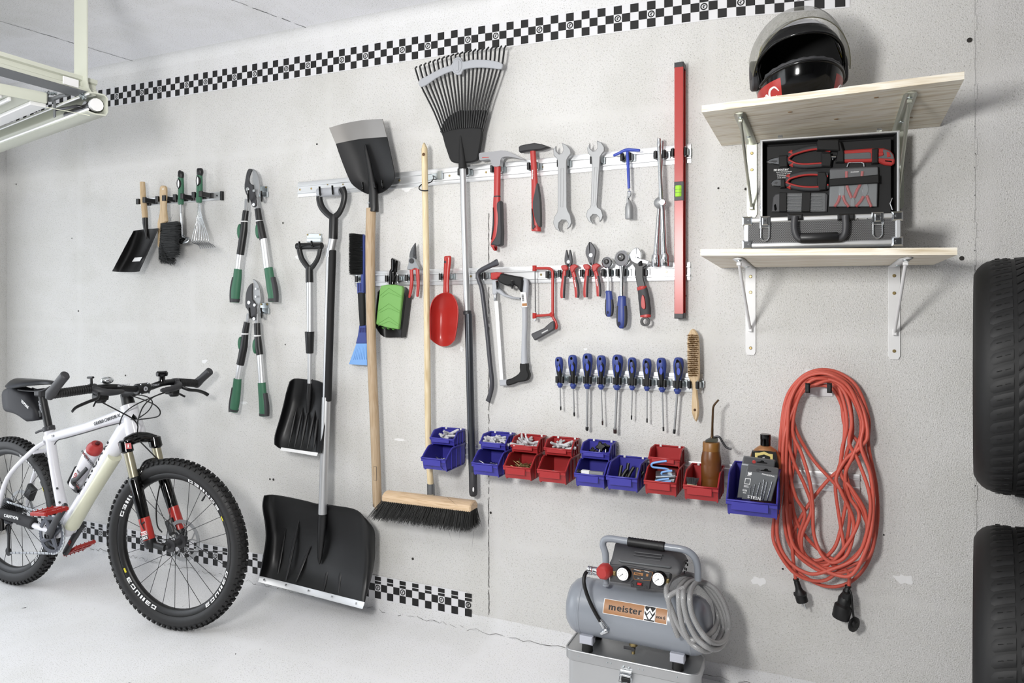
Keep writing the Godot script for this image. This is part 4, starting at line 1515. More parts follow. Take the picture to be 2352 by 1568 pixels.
	spin_smooth(b,[[1250,226,9],[1262,220,13],[1300,203,13],[1345,180,14],[1385,172,15],[1430,174,14],[1478,177,13],[1490,178,9]],z + 0.004)
	part(t,"cross_handle",b,M.blue_bright)
	b = nb(t)
	spin(b,[[1375,172,12],[1382,300,15],[1390,518,12],[1391,522,9]],z)
	part(t,"stem",b,M.blue_bright)
	b = nb(t)
	spin(b,[[1391,518,8],[1392,545,8]],z)
	b.plate(L([1376,545,1412,545,1414,575,1404,600,1376,598],z),z - 0.004,z + 0.006,0.002)
	spin(b,[[1388,590,8],[1385,640,9]],z)
	b.plate(L([1368,600,1384,600,1384,652,1366,652],z + 0.006),z,z + 0.008,0.001)
	part(t,"joint",b,M.chrome)
	b = nb(t)
	spin(b,[[1384,622,14],[1388,640,20],[1391,665,30],[1392,688,37],[1393,790,37],[1393,796,34]],z,1.0,20)
	part(t,"socket",b,M.satin_steel)
	# folding wheel brace
	t = thing("wheel_brace","folding chrome wheel brace with two crossed bars","wheel brace",W(1670,1220,z))
	b = nb(t)
	spin(b,[[1690,92,12],[1689,130,12],[1670,560,13],[1640,1000,22],[1635,1115,27]],z - 0.012,1.0,16)
	spin(b,[[1635,1108,28],[1632,1125,38],[1631,1220,39],[1631,1226,36]],z - 0.012,1.0,20)
	part(t,"rear_bar",b,M.chrome)
	b = nb(t)
	spin(b,[[1660,70,14],[1660,75,18],[1659,112,19],[1660,116,21],[1661,150,17],[1680,600,18],[1692,700,19],[1702,1000,23],[1706,1112,27]],z + 0.012,1.0,16)
	spin(b,[[1706,1105,28],[1710,1122,38],[1711,1215,39],[1711,1221,36]],z + 0.012,1.0,20)
	part(t,"front_bar",b,M.chrome)
	b = nb(t)
	b.ball(W(1668,650,z),Vector3(0.0195,0.0195,0.02),12)
	part(t,"hub",b,M.satin_steel)
	b = nb(t)
	disc(b,1694,647,30,z + 0.012,0.01)
	disc(b,1700,647,12,z + 0.02,0.005,6)
	part(t,"pivot_bolt",b,M.chrome)
	# spirit level
	var p0 := P(1559,149,0.055)
	var p1 := P(1561,731,0.055)
	t = thing("spirit_level","long red spirit level with a green vial hung at the end of the rails","spirit level",p1)
	b = nb(t)
	var w := P(1569,400,0.055).x - P(1548.6,400,0.055).x
	var hx := p0.x
	b.bx(Vector3(hx,(p0.y + p1.y) / 2,0.051),Vector3(w,p0.y - p1.y,0.006),0.0012)
	b.bx(Vector3(hx,(p0.y + p1.y) / 2,0.013),Vector3(w,p0.y - p1.y,0.006),0.0012)
	b.bx(Vector3(hx - 0.001,(p0.y + p1.y) / 2,0.032),Vector3(w * 0.55,p0.y - p1.y,0.036),0.001)
	part(t,"body",b,M.red_gloss)
	for e in [[p0.y + 0.001,1.0],[p1.y + 0.008,-1.0]]:
		b = nb(t)
		b.bx(Vector3(hx,e[0],0.032),Vector3(w + 0.001,0.018,0.045),0.002)
		part(t,"end_cap",b,M.dark_grey)
	k(1090,300,0.2551)
	var va := W(1832,458,0.055)
	var vb := W(1834,628,0.055)
	b = nb(t)
	b.bx(Vector3(hx,(va.y + vb.y) / 2,0.047),Vector3(w + 0.0006,va.y - vb.y,0.018),0.001)
	var holder := part(t,"vial_holder",b,M.dark_grey)
	b = nb(t)
	var mid := (va.y + vb.y) / 2
	b.tube([Vector3(hx - 0.001,mid - 0.0185,0.0545),Vector3(hx - 0.001,mid - 0.017,0.0545),Vector3(hx - 0.001,mid + 0.017,0.0545),Vector3(hx - 0.001,mid + 0.0185,0.0545)],[0.0085,0.0105,0.0105,0.0085],[0.004,0.006,0.006,0.004],16,Vector3(0,0,1))
	part(holder,"vial",b,M.vial)
	for d in [-0.0052,0.0052]:
		b = nb(t)
		b.bx(Vector3(hx - 0.001,mid + d,0.0603),Vector3(0.019,0.0009,0.0006),0.0)
		part(holder,"vial_line",b,M.black_plastic)

# ---- tools on the middle rail -----------------------------------------------------
func plier(label: String,cutter: bool,z: float,jaws: Array,guards: Array,handles: Array,pivot: Array) -> void:
	var t := thing("pliers",label,"pliers",W(handles[0][3][0],handles[0][3][1],z),"red handled pliers on the middle rail")
	for q in jaws:
		var b := nb(t)
		b.plate(smooth(L(q,z),2),z - 0.007,z + 0.004,0.0015,true)
		part(t,"jaw",b,M.dark_steel)
	var b := nb(t)
	disc(b,pivot[0],pivot[1],pivot[2],z + 0.003,0.0025)
	part(t,"pivot",b,M.steel)
	for i in 2:
		b = nb(t)
		spin_smooth(b,handles[i],z,0.62)
		var h := part(t,"handle",b,M.red_tool)
		b = nb(t)
		b.plate(smooth(L(guards[i],z + 0.006),2),z - 0.008,z + 0.007,0.003)
		part(h,"guard",b,M.red_tool)
		b = nb(t)
		var w := []
		for q in handles[i].slice(1):
			w.append([q[0] + q[2] * 0.55,q[1],q[2] * 0.5])
		spin_smooth(b,w,z + 0.001,1.15)
		part(h,"grip_inlay",b,M.grip_grey)

func lower_row() -> void:
	var g := "spring clips on the middle rail"
	k(790,530,0.2998)
	for q in [[121,369,50,"blue snow brush"],[368,365,84,"green and black dustpan set"],[502,360,45,"red secateurs"],[770,350,62,"red scoop"],[1047,343,50,"crowbar"]]:
		clip(kx + q[0] * ks,ky + q[1] * ks,q[2] * ks,g,"spring clip on the middle rail gripping the " + q[3],0.028)
	k(1090,550,0.287)
	for q in [[604,280,44,"small red saw"],[715,271,70,"combination pliers"],[889,268,62,"side cutters"],[1054,264,50,"small ratchet"],[1172,264,58,"large ratchet"],[1326,262,54,"adjustable wrench"]]:
		clip(kx + q[0] * ks,ky + q[1] * ks,q[2] * ks,g,"spring clip on the middle rail gripping the " + q[3],0.028)
	# snow brush with ice scraper
	k(790,530,0.2998)
	var z := 0.042
	var t := thing("snow_brush","blue car snow brush with black bristles and pale blue ice scraper","snow brush",W(120,1030,z))
	var b := nb(t)
	b.plate(smooth(L([138,40,148,26,158,40,162,200,160,330,156,480,108,482,104,400,135,395,138,300,134,120],z),1),z - 0.012,z + 0.008,0.003,true)
	part(t,"brush_back",b,M.blue_grip)
	b = nb(t)
	for i in 2400:
		var f := rng.randf()
		var y := lerpf(28,332,f)
		var from := W(142,y,z + rng.randf_range(-0.014,0.012))
		hair(b,from,W(142 - rng.randf_range(82,108) * (0.97 + 0.03 * sin(f * 90)),y + rng.randf_range(-8,10) - 4,z + rng.randf_range(-0.02,0.022)),0.0009)
	part(t,"bristles",b,M.bristle_black).set_meta("kind","stuff")
	b = nb(t)
	spin(b,[[134,472,28],[134,478,30],[139,600,29],[144,722,25],[145,727,23]],z,0.8)
	part(t,"grip",b,M.black_matte)
	b = nb(t)
	b.plate(L([122,724,170,724,176,800,180,862,96,862,112,800],z),z - 0.006,z + 0.006,0.002)
	part(t,"neck",b,M.blue_grip)
	for q in [[124,742,136,742,134,778,118,778],[141,742,152,742,152,778,140,778],[157,742,167,742,170,778,158,778],[108,402,120,402,120,465,110,465],[126,402,136,402,136,465,127,465]]:
		b = nb(t)
		b.plate(L(q,z + 0.006),z,z + 0.0084 if q[1] < 500 else z + 0.0064,0.0)
		part(t,"slot",b,mat("slot_blue",Color(0.08,0.1,0.35),0.6))
	b = nb(t)
	b.plate(L([100,856,178,856,179,1030,40,1021,62,960,84,900],z),z - 0.004,z + 0.003,0.001)
	part(t,"scraper",b,M.light_blue)
	for i in 8:
		b = nb(t)
		var f := i / 7.0
		b.tube(T([lerpf(104,174,f),868,z + 0.003,lerpf(72,168,f),985,z + 0.003]),[0.001,0.003],[0.0006,0.0016],6,Vector3(0,0,1))
		part(t,"scraper_rib",b,M.light_blue)
	# dustpan set
	t = thing("dustpan_set","small bench brush set with lime green brush in black dustpan","dustpan",W(370,815,0.02))
	b = nb(t)
	spin(b,[[390,217,26],[388,222,31],[385,300,29],[378,306,27],[374,314,29],[368,412,27]],0.038,0.7)
	part(t,"handle",b,M.black_gloss)
	b = nb(t)
	b.sheet(patch([[262,470,0.055,300,440,0.02,420,430,0.018,480,480,0.022],[250,600,0.06,300,600,0.018,410,600,0.016,470,610,0.02],[246,735,0.062,302,810,0.018,400,815,0.016,444,815,0.02]],4,4),0.003)
	b.plate(L([440,428,452,440,484,500,444,817,412,755],0.045),0.014,0.052,0.002)
	part(t,"pan",b,M.black_plastic)
	b = nb(t)
	b.plate(L([282,420,330,412,390,412,440,424,447,440,445,480,418,736,414,754,330,742,246,716,244,705,272,450],0.066),0.05,0.066,0.003)
	part(t,"brush_cover",b,M.lime)
	for q in [[440,492],[558,590],[660,695]]:
		b = nb(t)
		var y0: float = q[0]
		b.tube(T([lerpf(275,255,(y0 - 440) / 220),y0 + 55,0.0665,342,y0,0.0665,lerpf(440,424,(y0 - 440) / 220),y0 + 62,0.0665]),0.0012,0.0012,6)
		b.tube(T([lerpf(290,262,(y0 - 440) / 220),y0 + 68,0.0665,342,y0 + 32,0.0665,lerpf(438,420,(y0 - 440) / 220),y0 + 72,0.0665]),0.001,0.001,6)
		part(t,"chevron",b,M.lime)
	for i in 3:
		b = nb(t)
		b.plate(L([290 + i * 38,738 + i * 5,308 + i * 38,742 + i * 5,306 + i * 38,750 + i * 5,292 + i * 38,746 + i * 5],0.0665),0.06,0.0668,0.0)
		part(t,"bristle_hole",b,mat("lime_dark",Color(0.2,0.4,0.1),0.7))
	# secateurs
	z = 0.045
	t = thing("secateurs","red handled secateurs with a bright curved blade","secateurs",W(540,510,z))
	b = nb(t)
	b.plate(smooth(L([548,92,530,112,512,145,502,180,503,212,530,222,536,190,532,160,540,125],z),2),z - 0.004,z + 0.001,0.001)
	part(t,"blade",b,M.chrome)
	b = nb(t)
	b.plate(smooth(L([548,92,553,120,555,180,556,216,540,222,530,195,534,150],z),2),z,z + 0.004,0.001)
	part(t,"counter_blade",b,M.dark_steel)
	b = nb(t)
	b.plate(smooth(L([500,215,530,205,552,215,560,240,582,280,575,296,545,285,520,300,492,296,488,280,500,250],z),2),z - 0.006,z + 0.006,0.002)
	part(t,"body",b,M.steel)
	b = nb(t)
	disc(b,520,230,20,z + 0.005,0.005)
	disc(b,541,185,6,z + 0.003,0.003)
	part(t,"pivot",b,M.dark_grey)
	b = nb(t)
	spin_smooth(b,[[515,285,10],[517,300,14],[520,380,14],[514,440,14],[506,490,12],[500,512,8]],z,0.8)
	part(t,"handle",b,M.red_tool)
	b = nb(t)
	spin_smooth(b,[[562,275,14],[564,300,16],[568,380,14],[568,440,13],[564,490,11],[562,504,8]],z,0.8)
	part(t,"handle",b,M.red_tool)
	b = nb(t)
	b.plate(L([520,290,560,288,560,296,522,302],z),z - 0.002,z + 0.004,0.001)
	part(t,"latch",b,M.red_tool)
	# scoop
	t = thing("scoop","glossy red plastic scoop hung by its handle","scoop",W(765,880,z))
	b = nb(t)
	spin_smooth(b,[[795,192,18],[795,200,30],[794,240,30],[788,310,27],[784,400,24],[784,470,26],[784,482,20]],z,0.55)
	part(t,"handle",b,M.red_gloss)
	b = nb(t)
	disc(b,776,238,11,z + 0.007,0.001)
	part(t,"hang_hole",b,M.dark_grey)
	b = nb(t)
	var rows := [[722,492,0.07,750,480,0.066,780,474,0.065,810,480,0.066,836,496,0.07],[684,530,0.075,730,525,0.05,780,520,0.044,830,526,0.05,862,545,0.075],[662,600,0.08,715,605,0.036,770,606,0.024,825,606,0.036,874,610,0.08],[660,720,0.08,712,725,0.036,765,728,0.024,820,726,0.036,868,715,0.08],[663,805,0.078,710,820,0.036,760,825,0.024,812,822,0.036,856,790,0.078],[668,832,0.074,705,862,0.046,755,884,0.036,808,874,0.046,848,835,0.074]]
	b.sheet(patch(rows,4,4),0.002)
	part(t,"bowl",b,M.red_gloss)
	b = nb(t)
	b.tube(curve(T([722,492,0.07,684,530,0.076,662,600,0.081,660,720,0.081,663,805,0.079,668,832,0.075]),4),0.0022,0.0022,6)
	part(t,"rim",b,M.red_gloss)
	b = nb(t)
	b.tube(curve(T([836,496,0.07,862,545,0.076,874,610,0.081,868,715,0.081,856,790,0.079,848,835,0.075]),4),0.0022,0.0022,6)
	part(t,"rim",b,M.red_gloss)
	# crowbar
	t = thing("crowbar","grey steel crowbar with a bent claw hung beside the hacksaw","crowbar",W(1105,1305,z))
	b = nb(t)
	b.tube(curve(T([1180,238,z + 0.02,1150,252,z + 0.016,1095,278,z + 0.006,1045,305,z,1026,335,z,1034,380,z,1052,430,z,1066,520,z,1095,760,z,1118,1000,z,1133,1140,z,1132,1200,z,1118,1260,z,1102,1308,z - 0.004]),3),[0.011,0.012,0.012,0.011,0.01,0.0098,0.0095,0.0092,0.009,0.009,0.009,0.009,0.009,0.009,0.009,0.009,0.009,0.009,0.009,0.009,0.009,0.009,0.009,0.009,0.009,0.009,0.009,0.009,0.009,0.009,0.009,0.009,0.009,0.009,0.009,0.009,0.009,0.009,0.0095,0.01],[0.0025,0.004,0.005,0.006,0.007,0.008,0.009,0.009,0.009,0.009,0.009,0.009,0.009,0.009,0.009,0.009,0.009,0.009,0.009,0.009,0.009,0.009,0.009,0.009,0.009,0.009,0.009,0.009,0.009,0.009,0.009,0.009,0.009,0.008,0.007,0.006,0.005,0.004,0.003,0.0015],6,Vector3(0,0,1))
	part(t,"bar",b,mat("crowbar_grey",Color(0.27,0.27,0.29),0.42,0.3))
	# hacksaw
	z = 0.04
	t = thing("hacksaw","large hacksaw with grey frame, black and red grip and white blade","saw",W(1230,1180,z))
	b = nb(t)
	b.plate(smooth(L([1140,372,1180,375,1195,440,1240,485,1300,505,1355,512,1355,524,1290,518,1225,500,1180,470,1165,490,1143,486],z),1),z - 0.008,z + 0.008,0.003,true)
	part(t,"hand_guard",b,M.light_grey)
	b = nb(t)
	spin_smooth(b,[[1372,372,10],[1392,385,20],[1394,440,24],[1388,520,24],[1386,600,22],[1386,720,21],[1382,850,21],[1381,960,24],[1382,1018,27],[1382,1022,25]],z,0.9,14)
	part(t,"frame",b,M.light_grey)
	b = nb(t)
	b.plate(smooth(L([1205,325,1260,335,1330,348,1376,360,1378,420,1362,468,1340,430,1300,412,1270,422,1230,410,1190,380,1200,350],z),2),z - 0.015,z + 0.016,0.005,true)
	part(t,"grip",b,M.black_matte)
	b = nb(t)
	b.plate(L([1136,322,1180,316,1220,320,1216,345,1190,358,1186,368,1150,374,1136,372],z),z - 0.013,z + 0.015,0.003,true)
	part(t,"grip_nose",b,M.red_tool)
	b = nb(t)
	spin(b,[[1160,486,12],[1161,492,14],[1161,530,14],[1162,536,10]],z)
	part(t,"tension_nut",b,M.steel)
	b = nb(t)
	b.plate(L([1153,538,1180,538,1221,1142,1197,1142],z),z - 0.002,z + 0.001,0.0)
	part(t,"blade",b,M.white_plastic)
	b = nb(t)
	b.plate(smooth(L([1355,1016,1410,1016,1412,1060,1426,1095,1420,1130,1395,1150,1340,1158,1290,1178,1254,1180,1252,1140,1285,1130,1330,1105,1356,1075],z),2),z - 0.012,z + 0.012,0.004,true)
	part(t,"elbow_grip",b,M.black_matte)
	b = nb(t)
	b.plate(L([1197,1140,1256,1138,1254,1183,1200,1186],z),z - 0.009,z + 0.009,0.003,true)
	part(t,"end_fitting",b,M.light_grey)
	b = nb(t)
	b.plate(L([1352,472,1392,470,1403,584,1365,586],z + 0.0135),z + 0.006,z + 0.0137,0.0)
	var lab := part(t,"price_label",b,M.paper)
	b = nb(t)
	b.plate(L([1364,556,1400,554,1402,574,1366,576],z + 0.014),z + 0.0132,z + 0.0141,0.0)
	part(lab,"label_stripe",b,M.print_orange)
	b = nb(t)
	for i in 9:
		b.plate(L([1360 + i * 0.6,486 + i * 6,1376 + i * 0.6,485 + i * 6,1376 + i * 0.6,488 + i * 6 + (i % 3),1360 + i * 0.6,489 + i * 6 + (i % 3)],z + 0.014),z + 0.0132,z + 0.0141,0.0)
	part(lab,"barcode_print",b,M.print_black)
	for q in [[1175,405],[1290,400]]:
		b = B.new(W(q[0],q[1],0.02))
		b.tube(curve(T([q[0] - 8,q[1] - 40,0.012,q[0] - 4,q[1] + 25,0.03,q[0],q[1] + 36,0.05,q[0] + 2,q[1] + 18,0.07,q[0] - 4,q[1] - 20,0.08]),4),0.0046,null,10)
		solo("wall_hook","black coated hook under the red nose of the hacksaw grip" if q[0] < 1200 else "black coated hook under the middle of the hacksaw grip","hook",b,M.black_gloss,"hooks under the hacksaw")
	# small saw
	k(1090,550,0.287)
	t = thing("junior_saw","small red bow saw with dark grey handle","saw",W(480,805,z))
	b = nb(t)
	b.tube(curve(T([484,231,z,520,229,z,590,230,z,614,240,z,624,262,z,625,330,z,625,440,z,625,560,z,628,620,z,646,652,z,656,690,z,650,716,z]),3),0.0052,0.004,8,Vector3(0,0,1))
	b.tube(T([484,611,z,560,606,z,600,602,z,622,585,z]),0.0048,0.004,8,Vector3(0,0,1))
	disc(b,617,605,15,z,0.005)
	part(t,"bow",b,M.red_gloss)
	for y in [230,610]:
		b = nb(t)
		b.bx(W(480,y,z),Vector3(0.014,0.02,0.012),0.003)
		part(t,"blade_holder",b,M.red_gloss)
	b = nb(t)
	spin(b,[[488,625,9],[488,648,10],[488,652,7]],z)
	spin(b,[[488,580,7],[488,596,7]],z)
	part(t,"nut",b,M.chrome)
	b = nb(t)
	b.plate(L([481,246,487,246,491,585,484,585],z),z - 0.001,z + 0.001,0.0)
	part(t,"blade",b,M.dark_steel)
	b = nb(t)
	b.plate(smooth(L([612,662,634,650,646,660,648,705,640,722,492,806,482,800,460,762,462,752,560,708],z),1),z - 0.011,z + 0.011,0.004,true)
	part(t,"handle",b,mat("saw_grey",Color(0.27,0.27,0.28),0.55))
	letters(t,"meister",562,735,z + 0.011,0.47,12,M.print_white)
	# combination pliers, side cutters
	z = 0.046
	plier("combination pliers with red and grey grips and dark open jaws",false,z,[[736,82,744,100,752,140,758,170,762,212,735,208,722,175,725,130],[762,82,770,90,780,135,784,180,770,212,742,212,746,170,754,140,757,110]],
		[[690,212,715,204,736,206,746,228,735,246,702,244],[764,212,800,197,826,214,806,232,792,258,775,268,764,240]],
		[[[722,225,14],[716,290,16],[708,370,19],[704,440,20],[706,468,17]],[[782,235,15],[800,300,18],[815,370,20],[820,430,20],[818,465,17]]],[752,178,16])
	letters(get_child(get_child_count() - 1),"meister",806,352,z + 0.0125,-PI / 2 + 0.16,12,M.print_white)
	plier("side cutters with red and grey grips and closed pointed jaws",true,z,[[920,20,905,45,893,75,891,115,905,150,922,195,945,205,930,150,926,110,922,60],[922,20,940,30,960,60,971,85,968,125,958,170,952,205,930,205,920,160,924,110,923,60]],
		[[866,204,895,196,916,206,924,226,908,240,880,238],[938,205,976,190,1004,208,984,226,972,250,950,258,940,235]],
		[[[902,225,14],[897,290,17],[890,370,19],[888,430,20],[890,462,17]],[[960,230,15],[978,290,18],[990,360,20],[994,420,20],[993,455,17]]],[932,125,18])
	letters(get_child(get_child_count() - 1),"meister",981,345,z + 0.0125,-PI / 2 + 0.14,12,M.print_white)
	# ratchets
	for q in [["small socket ratchet with blue and black handle",[1062,184],44,[[1066,225,14],[1070,300,8],[1070,412,11]],[[1072,408,14],[1072,416,26],[1076,432,26],[1078,480,30],[1079,540,34],[1078,590,31],[1077,612,20],[1077,618,12]],[1073,582,8]],
		["large socket ratchet with blue and black handle and round head",[1182,152],63,[[1182,215,24],[1178,300,16],[1178,452,17]],[[1180,450,22],[1180,458,34],[1180,474,34],[1179,530,38],[1180,600,42],[1179,670,40],[1178,700,27],[1178,711,15]],[1165,672,11]]]:
		t = thing("ratchet",q[0],"ratchet",W(q[4][7][0],q[4][7][1],z),"socket ratchets")
		b = nb(t)
		var c := xy(W(q[1][0],q[1][1],z))
		var r: float = q[2] * px(q[1][0],q[1][1],z)
		b.plate(circle(c,r,28,r * 1.05),z - 0.008,z + 0.006,0.003,true)
		spin(b,q[3],z,0.8)
		part(t,"head",b,M.chrome)
		b = nb(t)
		b.plate(circle(c,r * 0.86,28,r * 0.92),z + 0.004,z + 0.0072,0.001)
		part(t,"cover",b,M.dark_steel)
		b = nb(t)
		b.lathe(Vector3(c.x - r * 0.05,c.y + r * 0.15,z + 0.006),Vector3(0,0,1),[[r * 0.5,0.0],[r * 0.5,0.003],[r * 0.38,0.004],[r * 0.36,0.009],[r * 0.1,0.0095]],20)
		part(t,"drive",b,M.black_plastic)
		if r > 0.02:
			b = nb(t)
			b.ball(Vector3(c.x - r * 0.1,c.y + r * 0.22,z + 0.015),Vector3(0.004,0.004,0.003),8)
			part(t,"release_button",b,M.chrome)
		b = nb(t)
		spin_smooth(b,q[4],z,0.8)
		part(t,"handle",b,M.blue_grip)
		for s in [-1.0,1.0]:
			b = nb(t)
			var w := []
			for h in (q[4] as Array).slice(3,7):
				w.append([h[0] + s * h[2] * 0.62,h[1],h[2] * 0.44])
			spin_smooth(b,w,z + 0.001,1.25)
			part(t,"grip_inlay",b,M.grip_grey)
		b = nb(t)
		var hc := W(q[5][0],q[5][1],z)
		b.plate(circle(xy(hc),q[5][2] * px(q[5][0],q[5][1],z),14,q[5][2] * 1.5 * px(q[5][0],q[5][1],z)),z,z + 0.8 * q[4][4][2] * px(q[5][0],q[5][1],z) + 0.0005,0.0)
		part(t,"hang_hole",b,mat("hole_blue",Color(0.04,0.06,0.2),0.7))
	# adjustable wrench
	t = thing("adjustable_wrench","adjustable wrench with bright jaw, black neck and grey and red grip","wrench",W(1365,690,z))
	b = nb(t)
	b.plate(smooth(L([1243,128,1252,100,1272,76,1296,66,1300,100,1305,135,1318,152,1350,158,1395,172,1390,196,1360,220,1300,226,1276,214,1258,180],z),2),z - 0.008,z + 0.006,0.002,true)
	part(t,"jaw",b,M.chrome)
	b = nb(t)
	b.plate(smooth(L([1296,66,1322,78,1336,108,1334,150,1306,142,1284,148,1283,134,1298,128],z),2),z - 0.009,z + 0.007,0.002,true)
	part(t,"fixed_jaw",b,M.chrome)
	b = nb(t)
	b.plate(L([1250,162,1262,170,1300,190,1340,184,1384,192,1378,210,1352,224,1352,300,1372,378,1310,388,1290,300,1286,226],z),z - 0.007,z + 0.0072,0.002,true)
	part(t,"neck",b,M.black_plastic)
	b = nb(t)
	spin(b,[[1322,176,15],[1325,180,18],[1326,188,15],[1327,192,18],[1328,200,15],[1329,204,18],[1330,210,14]],z + 0.008,0.8)
	part(t,"knurl",b,M.black_plastic)
	b = nb(t)
	spin_smooth(b,[[1338,376,34],[1340,384,39],[1350,430,43],[1357,480,47],[1362,520,46],[1366,560,47],[1368,600,45],[1368,614,40]],z,0.5)
	part(t,"grip",b,M.grip_grey)
	b = nb(t)
	spin(b,[[1338,372,36],[1339,378,41],[1340,396,40],[1341,400,37]],z,0.55)
	spin(b,[[1367,600,42],[1368,606,45],[1369,618,44],[1369,622,40]],z,0.55)
	b.plate(smooth(L([1340,445,1355,455,1364,500,1366,548,1352,556,1336,540,1332,500],z + 0.016),2),z + 0.005,z + 0.017,0.001)
	part(t,"grip_inlay",b,M.red_tool)
	b = nb(t)
	var hc := xy(W(1366,656,z))
	var hr := px(1366,656,z)
	b.ringplate(circle(hc,38 * hr,24),circle(hc,20 * hr,24,22 * hr),z - 0.006,z + 0.006)
	part(t,"hang_ring",b,M.black_plastic)

# ---- screwdrivers and the wire brush -------------------------------------------------
func drivers() -> void:
	var z := 0.044
	var kinds := [[675,938,1165,684,33,690,1370,5,0],[785,922,1172,790,38,798,1418,6,0],[905,910,1172,903,42,900,1534,10,0],[1015,925,1178,1014,38,1024,1484,5,1],[1147,920,1182,1140,45,1124,1552,10,1],[1262,942,1185,1262,36,1256,1440,5,2],[1380,950,1190,1380,37,1380,1464,5,2],[1495,945,1200,1502,40,1512,1532,6,2],[1635,942,1212,1624,42,1597,1552,9,2]]
	var words := ["with the shortest shaft, outermost of the row","with a short shaft, second of the row","with a long thick cross-tip shaft, third of the row","with a thin flat reddish tip, fourth of the row","with the longest, thickest flat-tipped shaft, fifth of the row","with a thin short shaft, sixth of the row","with a thin shaft, seventh of the row","with a long thin shaft, second from the wire brush","with a long thick shaft, next to the wire brush"]
	for i in 9:
		var q: Array = kinds[i]
		k(1090,550,0.287)
		var t := thing("screwdriver","blue and black screwdriver " + words[i],"screwdriver",W(q[5],q[6],z),"screwdrivers on the short rail")
		var x0: float = q[0]
		var x1: float = q[3]
		var y0: float = q[1]
		var y1: float = q[2]
		var h := y1 - y0
		var w: float = q[4]
		var at := func(f: float,r: float) -> Array:
			return [lerpf(x0,x1,f),y0 + h * f,r]
		var b := nb(t)
		spin_smooth(b,[at.call(0.0,w * 0.35),at.call(0.03,w * 0.75),at.call(0.12,w * 0.96),at.call(0.25,w),at.call(0.45,w * 0.86),at.call(0.62,w * 0.66),at.call(0.78,w * 0.56),at.call(0.92,w * 0.58),at.call(0.95,w * 0.62)],z,0.95,16,3)
		var hd := part(t,"handle",b,M.blue_grip)
		b = nb(t)
		b.plate(smooth(L([x0 - w * 0.42,y0 + h * 0.12,x0 + w * 0.2,y0 + h * 0.1,x0 + w * 0.55,y0 + h * 0.26,x0 + w * 0.5,y0 + h * 0.45,x1 + w * 0.3,y0 + h * 0.68,x1 + w * 0.22,y0 + h * 0.9,x1 - w * 0.3,y0 + h * 0.9,x0 - w * 0.5,y0 + h * 0.62,x0 - w * 0.72,y0 + h * 0.4,x0 - w * 0.7,y0 + h * 0.22],z + 0.01),3),z - 0.001,z + 0.95 * w * px(x0,y0,z) * 0.94,0.005)
		part(hd,"grip_inlay",b,M.black_matte)
		var zf: float = z + 0.95 * w * px(x0,y0,z) * 0.95
		b = nb(t)
		b.plate(circle(xy(W(x0 - w * 0.08,y0 + h * 0.42,zf)),w * 0.34 * px(x0,y0,z),16,w * 0.72 * px(x0,y0,z)),zf - 0.003,zf + 0.0006,0.0005)
		part(hd,"badge",b,M.blue_bright)
		b = nb(t)
		b.plate(circle(xy(W(x0 - w * 0.28,y0 + h * 0.12,zf)),w * 0.26 * px(x0,y0,z),14,w * 0.36 * px(x0,y0,z)),zf - 0.006,zf + 0.0004,0.0)
		part(hd,"hang_hole",b,M.black_gloss)
		b = nb(t)
		spin(b,[at.call(0.93,w * 0.5),at.call(0.95,w * 0.72),at.call(1.0,w * 0.72),at.call(1.03,w * 0.55),at.call(1.08,w * 0.42)],z,1.0,12)
		part(hd,"collar",b,M.blue_grip)
		b = nb(t)
		var r: float = q[7]
		var ty: float = q[6]
		var tx: float = q[5]
		var f := 36.0 / (ty - y1)
		spin(b,[[x1,y1,r],[lerpf(x1,tx,1 - f),ty - 34,r]],z,1.0,8)
		part(t,"shaft",b,M.satin_steel)
		b = nb(t)
		if q[8] == 0:
			spin(b,[[lerpf(x1,tx,1 - f),ty - 36,r * 1.3],[tx,ty - 12,r * 1.3],[tx,ty - 2,r * 0.3]],z,1.0,8)
		elif q[8] == 1:
			spin(b,[[lerpf(x1,tx,1 - f * 1.6),ty - 60,r * 0.9],[tx,ty - 26,r * 1.5],[tx,ty,r * 1.3]],z,0.5,8)
		else:
			spin(b,[[lerpf(x1,tx,1 - f),ty - 34,r * 1.25],[tx,ty,r * 1.2]],z,1.0,6)
		part(t,"tip",b,mat("tip_brown",Color(0.17,0.1,0.1),0.45,0.5) if q[8] == 1 else M.black_plastic)
		var ry: float = [1120,1122,1125,1130,1132,1138,1145,1152,1158][i]
		clip(kx + lerpf(x0,x1,0.85) * ks,ky + ry * ks,42 * ks,"spring clips on the screwdriver rail","spring clip of the screwdriver " + words[i],0.027,0.05)
	k(1090,550,0.287)
	clip(kx + 1752 * ks,ky + 1163 * ks,64 * ks,"spring clips on the screwdriver rail","spring clip gripping the wooden neck of the wire brush",0.027,0.05)
	var t := thing("wire_brush","wooden wire brush with rows of brass bristles","wire brush",W(1772,1455,z))
	var b := nb(t)
	b.plate(smooth(L([1745,713,1775,735,1795,780,1802,900,1804,1060,1798,1130,1783,1200,1790,1270,1798,1360,1790,1420,1776,1456,1752,1422,1738,1360,1742,1260,1745,1190,1734,1140,1712,1095,1706,1000,1704,800,1718,745],z),2),z - 0.008,z + 0.006,0.004,true)
	part(t,"wooden_back",b,M.beech_up)
	b = nb(t)
	disc(b,1763,1363,11,z + 0.0056,0.001)
	part(t,"hang_hole",b,mat("hole_brown_dark",Color(0.3,0.2,0.12),0.9))
	b = nb(t)
	for r in 21:
		for c in 5:
			var x := 1722.0 + c * 15.0 + (7.0 if r % 2 else 0.0)
			var y := 766.0 + r * 16.0
			for j in 7:
				var from := W(x + rng.randf_range(-4,4),y + rng.randf_range(-3,3),z + 0.005)
				hair(b,from,from + Vector3(rng.randf_range(-0.008,0.0),rng.randf_range(-0.002,0.004),0.022),0.0007)
